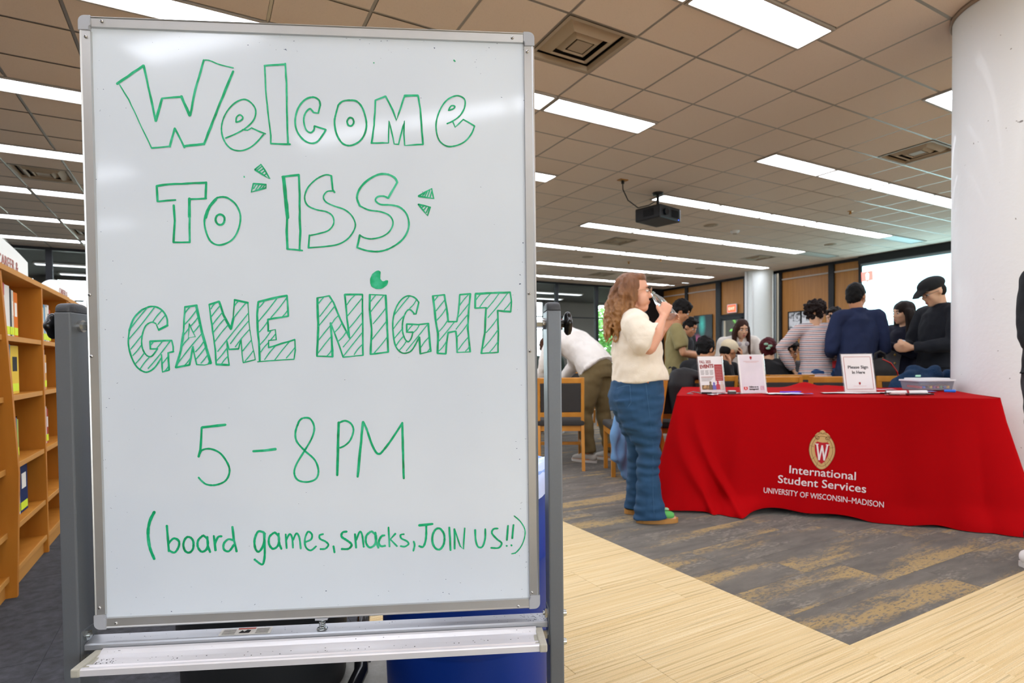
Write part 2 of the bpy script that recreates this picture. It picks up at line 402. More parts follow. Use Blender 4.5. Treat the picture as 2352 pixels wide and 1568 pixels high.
for a, b, lit, sd in lamps:
    k = (17-a)//3; rown = ordn[k]+' row from the glass partition'
    if sd == 'r': lab = ('lit' if lit else 'unlit')+' ceiling light, %s from wood wall end, %s' % (ordn[(16-b)//2], rown); grp = None
    else: lab = 'lit ceiling light, %s left of the aisle gap, %s row from glass' % (ordn[(1-b)//2], ordn[k]); grp = None
    t = thing('ceiling_light', lab, 'ceiling light', (gx(b+1), gy(a), CEIL-.002), 0, grp)
    link('lamp_frame', fm, None, t); link('diffuser', dm if lit else um, None, t)
# vents
M_vent = mat('vent_metal', '#ab9a84', .5, .1, .05); M_vd = mat('vent_slot', '#14110e', .9, 0, 0)
def vent():
    outm = MB(); s = T/2-.008
    def ring(m, a, b, z0, z1): # square ring from half a (z0) to half b (z1)
        P = [(-a, -a, z0), (a, -a, z0), (a, a, z0), (-a, a, z0), (-b, -b, z1), (b, -b, z1), (b, b, z1), (-b, b, z1)]
        m.add(P, [(0, 4, 5, 1), (1, 5, 6, 2), (2, 6, 7, 3), (3, 7, 4, 0)])
    r = []
    m0 = MB(); ring(m0, s, s-.03, -.004, -.004); ring(m0, s-.03, s-.04, -.004, .03); r.append(('vent_frame', m0.mesh('vent_frame', M_vent)))
    for i, (a, b) in enumerate(((.235, .165), (.150, .095))):
        m = MB(); ring(m, a, b, .035, -.012); ring(m, b, b-.012, -.012, .0); r.append(('louvre', m.mesh('louvre', M_vent)))
    m = MB().box((0, 0, .0), (.14, .14, .006)); r.append(('centre_plate', m.mesh('centre_plate', M_vent)))
    m = MB().box((0, 0, .075), (T-.02, T-.02, .01)); r.append(('duct_back', m.mesh('duct_back', M_vd)))
    return r
vp = vent()
vl_ = ['square stepped ceiling air vent nearest the whiteboard top corner', 'square ceiling air vent beside the white column top', 'square ceiling air vent above and beyond the projector', 'square ceiling air vent near the exit sign wall end of the lights', 'small distant ceiling vent above the curly haired woman, left one', 'small distant ceiling vent above the curly haired woman, right one', 'large ceiling air vent at the left edge above the bookcase', 'small ceiling vent left of the whiteboard, close to the glass partition']
for (a, b), lb in zip(vents, vl_):
    t = thing('air_vent', lb, 'air vent', (gx(b+.5), gy(a+.5), CEIL))
    for nm, me in vp: link(nm, me, None, t)
def disc(name, lab, cat, x, y, r, h, m):
    t = thing(name, lab, cat, (x, y, CEIL-.002))
    MB().lathe([(0.001, -h), (r*.55, -h), (r*.8, -h*.8), (r, -h*.2), (r, .004), (.001, .004)]).build('housing', m, t)
    MB().lathe([(r*.35, -h*1.15), (r*.5, -h*1.15), (r*.5, -h*.9), (r*.35, -h*.9), (r*.35, -h*1.15)]).build('ring', M_vent, t)
disc('ceiling_speaker', 'round tan ceiling speaker grille just right of the projector', 'speaker', 8.09, 7.22, .13, .012, M_vent)
disc('smoke_detector', 'round pale smoke detector on the ceiling right of the projector', 'smoke detector', 8.85, 7.33, .085, .05, M_white)
disc('ceiling_speaker', 'faint round ceiling speaker above the curly haired woman', 'speaker', 7.94, 10.72, .13, .012, M_vent)
disc('ceiling_speaker', 'faint round ceiling speaker past the third light row', 'speaker', 11.65, 10.76, .13, .012, M_vent)
disc('ceiling_speaker', 'round ceiling speaker near the projection screen', 'speaker', 11.77, 7.29, .13, .012, M_vent)
M_brass = mat('brass', '#b07c34', .4, .6, .05)
for i, (x, y) in enumerate(((9.25, 10.81), (9.75, 10.24), (9.41, 5.5))):
    t = thing('sprinkler_head', ['tiny brass ceiling sprinkler, farther left one', 'tiny brass ceiling sprinkler, middle one', 'orange brown ceiling sprinkler near the long light row by the column'][i], 'sprinkler', (x, y, CEIL))
    MB().lathe([(.001, -.001), (.045, -.003), (.045, .004)]).build('flange', M_brass, t); MB().lathe([(.012, -.05), (.02, -.05), (.022, -.045), (.012, -.02), (.012, 0)]).build('nozzle', M_brass, t)
# projector
M_blk = mat('black_plastic', '#111214', .42, 0, .1, 20); M_blkm = mat('matt_black', '#1b1b1d', .7, 0, .1)
t = thing('projector', 'black ceiling mounted projector hanging at the start of a light row', 'projector', (5.83, 6.17, CEIL), math.radians(12))
MB().box((0, 0, -.33), (.52, .42, .19), bev=.02).build('body', M_blk, t)
m = MB()
for i in range(9): m.box((.03+i*.020, -.212, -.33), (.006, .006, .11))
for i in range(9): m.box((-.263, -.10+i*.020, -.33), (.006, .006, .10))
m.build('cooling_grille', M_blkm, t)
MB().cyl((-.12, -.20, -.33), (-.12, -.235, -.33), .045, .05, 20).build('lens', mat('lens', '#20262e', .08), t)
MB().cyl((0, 0, -.25), (0, 0, -.03), .022).box((0, 0, -.24), (.16, .12, .02)).lathe([(.001, -.03), (.07, -.03), (.08, 0), (.001, 0)]).build('ceiling_mount', M_blk, t)
MB().box((-.12, -.13, -.236), (.05, .04, .006)).build('control_panel', mat('panel_grey', '#8c8f94', .4), t)
MB().box((.20, -.211, -.40), (.012, .004, .006)).build('status_light', mat('blue_led', '#1b3fff', .3, emis=('#2a55ff', 4)), t)
tag(MB().tube([(4.99, 5.94, CEIL-.01), (5.0, 5.95, CEIL-.12), (5.12, 5.99, CEIL-.24), (5.35, 6.05, CEIL-.30), (5.6, 6.11, CEIL-.22), (5.83, 6.17, CEIL-.1)], .008).build('power_cable', M_blkm), 'thin dark cable drooping from the ceiling to the projector', 'cable')
t = thing('ceiling_outlet', 'small brass cable plate on the ceiling left of the projector', 'outlet', (4.99, 5.94, CEIL)); MB().box((0, 0, -.005), (.13, .08, .01), bev=.003).build('plate', M_brass, t); MB().cyl((0, 0, 0), (0, 0, -.05), .02).build('plug', M_blkm, t)
# ------------------------------------------------------------------ walls
M_wall = mat('painted_wall', '#cfcac2', .8, 0, .03, 2)
def wall(name, lab, c, d, m=M_wall): return tag(MB().box(c, d).build(name, m), lab, kind='structure')
wall('wall_left', 'left wall of the library hall', (XL-.05, 7., 1.75), (.1, 28, 3.5)); tag(MB().box((3, YB-.05, .2), (28, .1, .4)).box((3, YB-.05, 3.33), (28, .1, .34)).box((-6., YB-.05, 1.78), (10., .1, 2.76)).box((11.5, YB-.05, 1.78), (11., .1, 2.76)).build('wall_back', M_wall), 'wall behind the viewpoint, window openings added to light the whiteboard', kind='structure')
for i_, (a_, b_) in enumerate(((-1., 1.2), (1.3, 3.5), (3.6, 5.9))):  # unseen windows, added so that daylight brightens the whiteboard
    t_ = thing('window_%d' % (i_+20), 'tall unseen window added behind the viewpoint to light the whiteboard', 'window', ((a_+b_)/2, YB-.05, 0)); del t_['category']; t_['kind'] = 'structure'
    m_ = MB()
    for s_ in (-1, 1): m_.box((s_*(b_-a_)/2, 0, 1.78), (.08, .08, 2.76))
    m_.box((0, 0, 2.2), (b_-a_, .05, .05)); m_.build('window_frame', M_frame, t_)
# wood panelled wall on the projector side
M_wood = mat('wood_panel', '#a8702e', .45, 0, 0); N, L, P = nodes(M_wood)
tc = N.new('ShaderNodeTexCoord'); g = N.new('ShaderNodeTexNoise'); g.inputs['Scale'].default_value = 1.; g.inputs['Detail'].default_value = 5
L.new(mapped(N, L, tc.outputs['Object'], (30, 30, 1.2)), g.inputs['Vector'])
L.new(mixc(N, L, g.outputs['Fac'], rgb('#8f5a24'), rgb('#bd8440')), P.inputs['Base Color'])
wr = tag(MB().box((WX+.12, 4., 1.75), (.1, 22, 3.5)).build('wall_right', mat('wall_core', '#7a6a58', .8)), 'wood panelled wall with dark mullions behind the crowd', kind='structure')
def panel(y0, y1, z0=0., z1=CEIL-.05):
    e = .004; MB().box((WX+.03, (y0+y1)/2, (z0+z1)/2), (.05, y1-y0-e, z1-z0-e), bev=.004).build('wood_panel', M_wood, wr)
def mull(y0, y1, z0=0., z1=CEIL): MB().box((WX+.0, (y0+y1)/2, (z0+z1)/2), (.09, y1-y0, z1-z0), bev=.004).build('mullion', M_frame, wr)
for y0, y1 in ((13.54, WY), (12.27, 13.42), (8.70, 10.02), (7.95, 8.56), (6.0, 7.95), (3.9, 5.9), (1.8, 3.8), (-.3, 1.7)): panel(y0, y1)
panel(11.25, 12.08, 2.36, CEIL-.05)
for y0, y1 in ((13.42, 13.54), (12.08, 12.27), (11.17, 11.25), (10.24, 10.30), (10.02, 10.10), (8.56, 8.70), (7.88, 7.95), (5.9, 6.0), (3.8, 3.9), (1.7, 1.8)): mull(y0, y1)
MB().box((WX, 4, CEIL-.035), (.10, 22, .07)).build('mullion', M_frame, wr)
for y0, y1 in ((13.54, WY), (12.27, 13.42), (8.70, 10.02), (7.95, 8.56)):
    MB().box((WX-.01, (y0+y1)/2, 3.16), (.05, y1-y0-.02, .035), bev=.004).build('rail', mat('pale_rail', '#b9aea2', .5), wr)
MB().box((WX, 11.66, 2.30), (.10, .85, .10)).build('door_header', M_frame, wr)
# doorway with daylight, narrow window
d = thing('door_1', 'glazed door under the red exit sign', 'door', (WX-.02, 11.66, 0)); del d['category']; d['kind'] = 'structure'
m = MB()
for s in (-1, 1): m.box((0, s*.38, 1.12), (.05, .07, 2.24))
m.box((0, 0, 2.21), (.05, .8, .07)); m.box((0, 0, .12), (.05, .8, .2)); m.box((0, 0, 1.0), (.05, .8, .06)); m.build('door_frame', M_frame, d)
M_glass = mat('glass', '#f4faf8', .02, 0, 0, trans=1., ior=1.03)
MB().box((0, 0, 1.12), (.008, .7, 2.1)).build('pane', M_glass, d)
MB().cyl((-.06, -.30, .95), (-.06, -.30, 1.15), .012).build('door_handle', M_alu, d)
wd = tag(MB().box((WX+.02, 10.17, CEIL/2), (.008, .13, CEIL)).build('window_1', M_glass), 'tall narrow window strip beside the round white column', kind='structure')
# openings behind door / strip : cut by making the core wall not cover them
bpy.data.objects.remove(wr.children[0]) if False else None
me = MB()
for y0, y1, z0, z1 in ((-7, 10.10, 0, 3.5), (10.24, 11.25, 0, 3.5), (12.08, WY+.1, 0, 3.5), (11.25, 12.08, 2.3, 3.5)): me.box((WX+.12, (y0+y1)/2, (z0+z1)/2), (.1, y1-y0, z1-z0))
old = wr.data; wr.data = me.mesh('wall_right', old.materials[0])
# round column at that wall
t = tag(MB().lathe([(.356, 0), (.356, CEIL)], (13.62, 10.47, 0), 40).build('trim_1', mat('column_white', '#d9dcd9', .55, 0, .03)), 'round white column at the wood wall', kind='structure')
MB().box((13.255, 10.62, CEIL/2), (.03, .05, CEIL)).build('conduit', M_white, t); MB().box((13.245, 10.40, 1.25), (.05, .10, .16), bev=.01).build('switch_box', M_white, t)
MB().box((13.255, 10.40, 2.3), (.02, .02, 2.1)).build('conduit', M_white, t)
# near column
col = thing('trim_2', 'large round white painted column at the right', 'column', (4.98, 1.73, 0)); del col['category']; col['kind'] = 'structure'
mc = mat('column_paint', '#e0e1e1', .5, 0, 0, coat=.1); N, L, P = nodes(mc); tc = N.new('ShaderNodeTexCoord')
n1 = N.new('ShaderNodeTexNoise'); n1.inputs['Scale'].default_value = 34; n1.inputs['Detail'].default_value = 5; L.new(tc.outputs['Object'], n1.inputs['Vector'])
n2 = N.new('ShaderNodeTexNoise'); n2.inputs['Scale'].default_value = 3; L.new(tc.outputs['Object'], n2.inputs['Vector'])
f = math_n(N, L, 'GREATER_THAN', math_n(N, L, 'ADD', n1.outputs['Fac'], math_n(N, L, 'MULTIPLY', n2.outputs['Fac'], .3)), .90)
L.new(mixc(N, L, f, rgb('#e0e1e1'), rgb('#77706c')), P.inputs['Base Color'])
b = N.new('ShaderNodeBump'); b.inputs['Strength'].default_value = .15; b.inputs['Distance'].default_value = .01; L.new(n1.outputs['Fac'], b.inputs['Height']); L.new(b.outputs[0], P.inputs['Normal'])
MB().lathe([(.39, 0), (.39, CEIL)], n=64).build('column_shaft', mc, col)
MB().lathe([(.392, CEIL-.03), (.405, CEIL-.03), (.405, CEIL-.004), (.392, CEIL-.004)], n=64).build('ceiling_collar', mat('collar', '#94806e', .6), col)
MB().lathe([(.392, 0), (.402, 0), (.402, .115), (.392, .12)], n=64).build('base_band', mat('black_base', '#0c0c0d', .4), col)
# glass partition at the far end and the room behind it
gp = tag(MB().box(((XL+WX)/2, WY, .05), (WX-XL, .08, .10)).build('wall_front', M_frame), 'dark framed glass partition at the far end', kind='structure')
xs = []; x = -2.64
for k in range(-4, 12): xs.append(-2.64+k*1.52+(.10 if k > 5 else 0))
xs = [x for x in xs if XL < x < WX-.1]
for x in xs: MB().box((x, WY, CEIL/2), (.11, .09, CEIL)).build('mullion', M_frame, gp)
for a, b in zip(xs[:-1], xs[1:]):
    MB().box(((a+b)/2, WY, CEIL/2), (b-a-.11, .01, CEIL-.1)).build('pane', M_glass, gp)
MB().box(((XL+WX)/2, WY, 2.36), (WX-XL, .05, .035)).build('crossbar', M_frame, gp); MB().box(((XL+WX)/2, WY, CEIL-.03), (WX-XL, .1, .06)).build('header', M_frame, gp)
MB().box((13.56, WY-.02, CEIL/2), (.80, .14, CEIL)).build('corner_post', M_frame, gp)
FY = 19.6
ce2 = tag(MB().box((5, (WY+FY)/2+.05, CEIL+.10), (28, FY-WY, .1)).build('ceiling_2', mat('far_ceiling_shaded', '#5a5653', .9, 0, .05)), 'ceiling of the room behind the glass, its dimness put into the colour', kind='structure')  # dark grey stands in for the weaker light on this ceiling
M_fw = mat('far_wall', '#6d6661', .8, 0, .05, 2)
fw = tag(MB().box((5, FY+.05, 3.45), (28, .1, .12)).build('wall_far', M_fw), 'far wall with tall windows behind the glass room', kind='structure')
wins = [(-5.6, -3.85), (-3.42, -1.6), (-1.2, .6), (1., 2.8), (3.2, 5.), (5.4, 7.2), (7.6, 9.4), (9.9, 12.3), (14.75, 16.4)]
edge = [-9.]+[e for w_ in wins for e in w_]+[19.]
for a, b in zip(edge[0::2], edge[1::2]): MB().box(((a+b)/2, FY, 1.7), (b-a, .3, 3.4)).build('pier', M_fw, fw)
for i, (a, b) in enumerate(wins):
    wdw = thing('window_%d' % (i+2), 'tall bright window in the far room', 'window', ((a+b)/2, FY, 0)); del wdw['category']; wdw['kind'] = 'structure'
    MB().box((0, 0, 1.75), (b-a, .01, 3.2)).build('pane', M_glass, wdw)
    m = MB(); 
    for s in (-1, 1): m.box((s*(b-a)/2-s*.02, 0, 1.7), (.04, .06, 3.4))
    m.box((0, 0, 2.28), (b-a, .05, .04)); m.box((0, 0, .2), (b-a, .06, .4)); m.build('window_frame', M_frame, wdw)
wall('wall_far_left', 'side wall of the far room', (XL-.05, 17.1, 1.75), (.1, 5, 3.5), M_fw); wall('wall_far_right', 'side wall of the far room, right', (19, 17.1, 1.75), (.1, 5, 3.5), M_fw)
M_lamp2 = mat('far_lamp_diffuser', '#ffffff', .5, 0, 0, emis=('#eef2ff', 2.2))
dm2 = dm.copy(); dm2.materials.clear(); dm2.materials.append(M_lamp2)
for Y, nm, x0, x1 in ((17.2, 'nearer', -3.4, 13.3), (18.8, 'farther', -3.2, 12.9)):
    x = x0
    while x < x1-1.2:
        t = thing('ceiling_light', 'dimmer ceiling light seen through the glass partition, %s row' % nm, 'ceiling light', (x+T, Y, CEIL+.02), 0, 'far room ceiling lights, %s row' % nm)
        link('lamp_frame', fm, None, t); link('diffuser', dm2, None, t); x += 2*T
t = thing('wall_sign', 'small red square sign on a dark pier behind the glass', 'sign', (13.0, FY-.16, 2.55)); MB().box((0, 0, 0), (.42, .02, .36), bev=.005).build('sign_board', mat('red_sign', '#b3332c', .5), t)
# outside greenery and pale ground
M_leaf = mat('outside_leaf', '#5f9a3c', .7, 0, .35, 3)
def tree(x, y, h, r, sd, lab):
    random.seed(sd); t = thing('tree', lab, 'tree', (x, y, 0)); MB().cyl((0, 0, 0), (0, 0, h*.6), .14, .08).build('trunk', mat('bark', '#5b4a38', .9), t)
    bm = MB()
    for i in range(1500):
        d = V3((random.gauss(0, 1), random.gauss(0, 1), random.gauss(0, 1))).normalized()*r*random.uniform(.35, 1)
        c = V3((0, 0, h*.62))+V3((d.x, d.y, d.z*1.25)); a = V3((random.uniform(-1, 1), random.uniform(-1, 1), random.uniform(-1, 1))).normalized(); b_ = a.orthogonal().normalized(); s = random.uniform(.07, .16)
        bm.add([c-a*s, c+b_*s*.5, c+a*s, c-b_*s*.5], [(0, 1, 2, 3)])
    tag(bm.build('foliage', M_leaf, t), kind='stuff')
tree(16.6, 21.8, 3.4, 1.3, 3, 'green leafy tree outside the far right window'); tree(19.6, 24.6, 4.4, 1.5, 5, 'second green tree farther out beyond the window')
tree(16.9, 12.6, 3.6, 1.2, 8, 'green tree outside the door and the narrow window')
tag(MB().box((12, 30, -.3), (120, 120, .1)).build('ground_1', mat('pale_ground', '#b9b6ac', .9)), 'pale ground outside', kind='structure')
# exit sign, posters
t = thing('exit_sign', 'glowing red exit sign above the glazed door', 'sign', (WX-.05, 11.64, 2.515), math.radians(-90))
MB().box((0, 0, 0), (.34, .05, .26), bev=.012).build('housing', M_white, t); MB().box((0, -.027, 0), (.29, .006, .21), bev=.01).build('face', mat('exit_face', '#e8502f', .4, 0, 0, emis=('#ff5a34', 1.1)), t)
text('EXIT', .12, mat('exit_letter', '#ffd9c4', .4, emis=('#ffd0b8', 1.2)), t, (0, -.032, -.042), (math.pi/2, 0, 0), width=.22)
def poster_base(name, lab, y0, y1, z0, z1, m, cat='poster'):
    t = thing(name, lab, cat, (WX-.02, (y0+y1)/2, (z0+z1)/2), math.radians(-90)); MB().box((0, 0, 0), (y1-y0, .012, z1-z0)).build('sheet', m, t); return t
mp = mat('poster_print', '#082028', .35, 0, 0); N, L, P = nodes(mp); tc = N.new('ShaderNodeTexCoord')
gr = N.new('ShaderNodeTexGradient'); gr.gradient_type = 'SPHERICAL'; L.new(mapped(N, L, tc.outputs['Object'], (6., 1, 2.3), (.25, 0, -.62)), gr.inputs['Vector'])
g2 = N.new('ShaderNodeTexGradient'); g2.gradient_type = 'SPHERICAL'; L.new(mapped(N, L, tc.outputs['Object'], (4.5, 1, 3.4), (1.1, 0, 1.0)), g2.inputs['Vector'])
nn = N.new('ShaderNodeTexNoise'); nn.inputs['Scale'].default_value = 9; nn.inputs['Detail'].default_value = 5; L.new(tc.outputs['Object'], nn.inputs['Vector'])
c = mixc(N, L, gr.outputs['Fac'], rgb('#06161c'), rgb('#4ff0dc')); c = mixc(N, L, g2.outputs['Fac'], c, rgb('#ff5fa8'))
c = mixc(N, L, math_n(N, L, 'MULTIPLY', nn.outputs['Fac'], .5), c, rgb('#0a0d1c')); L.new(c, P.inputs['Base Color'])
t = poster_base('poster', 'tall poster with teal light beams and pink on dark, beside the man in olive', 12.42, 13.15, 1.3, 2.40, mp)
m = MB(); 
for s in (-1, 1): m.box((s*.37, -.008, 0), (.02, .02, 1.12)); m.box((0, -.008, s*.55), (.75, .02, .02))
m.build('poster_frame', M_frame, t)
mbw = mat('ink_drawing', '#c9c9cc', .6, 0, 0); N, L, P = nodes(mbw); tc = N.new('ShaderNodeTexCoord'); nn = N.new('ShaderNodeTexNoise'); nn.inputs['Scale'].default_value = 7; nn.inputs['Detail'].default_value = 8; nn.inputs['Distortion'].default_value = 1.5
L.new(tc.outputs['Object'], nn.inputs['Vector']); r = N.new('ShaderNodeValToRGB'); r.color_ramp.elements[0].position = .36; r.color_ramp.elements[1].position = .52; r.color_ramp.elements[0].color = (.04, .04, .045, 1); r.color_ramp.elements[1].color = (.72, .72, .75, 1)
L.new(nn.outputs['Fac'], r.inputs[0]); L.new(r.outputs[0], P.inputs['Base Color'])
for i, (y0, y1) in enumerate(((9.47, 9.80), (9.08, 9.43))):
    t = poster_base('wall_picture', ['black and white picture on the wood wall, left of the pair', 'black and white picture partly behind the striped man, right of the pair'][i], y0, y1, 1.78, 2.24, mbw, 'picture')
    m = MB(); h = (y1-y0)/2+.015
    for s in (-1, 1): m.box((s*h, -.006, 0), (.03, .02, .52)); m.box((0, -.006, s*.245), (2*h, .02, .03))
    m.build('frame', M_frame, t)
# projection screen
t = thing('projection_screen', 'large glowing white projection screen on the wood wall', 'screen', (WX-.13, 5.45, 0), math.radians(-90))
MB().box((0, 0, 3.33), (4.85, .12, .17)).build('screen_housing', mat('housing_black', '#0b0d0f', .6), t)
MB().box((0, .01, 3.21), (4.8, .01, .09)).build('top_band', mat('grey_band', '#8c979a', .8), t)
MB().box((0, .0, 2.29), (4.72, .008, 1.78)).build('screen_cloth', mat('screen_glow', '#eef6f4', .8, 0, 0, emis=('#b4f2ff', 2.1)), t)
m = MB()
for s in (-1, 1): m.box((s*2.38, 0, 2.28), (.04, .01, 1.85))
m.box((0, 0, 1.37), (4.8, .04, .05)); m.build('screen_border', mat('border_grey', '#3a3f40', .6), t)
# speech bubble logo and faint text lines on the projected slide
m = MB().extr([(-.13, -.10), (-.02, -.10), (.0, -.14), (.03, -.10), (.13, -.09), (.12, .13), (-.14, .12)], 0, .002)
bub = m.build('slide_logo', mat('slide_red', '#f08a80', .8, emis=('#ff8f84', 1.0)), t, (-2.24, -.006, 2.92), (math.pi/2, 0, 0))
MB().extr([(-.03, -.07), (.03, -.07), (.04, .06), (0, .10), (-.04, .06)], .002, .003).build('slide_logo_figure', mat('slide_white', '#ffffff', .8, emis=('#ffffff', 1.5)), bub)
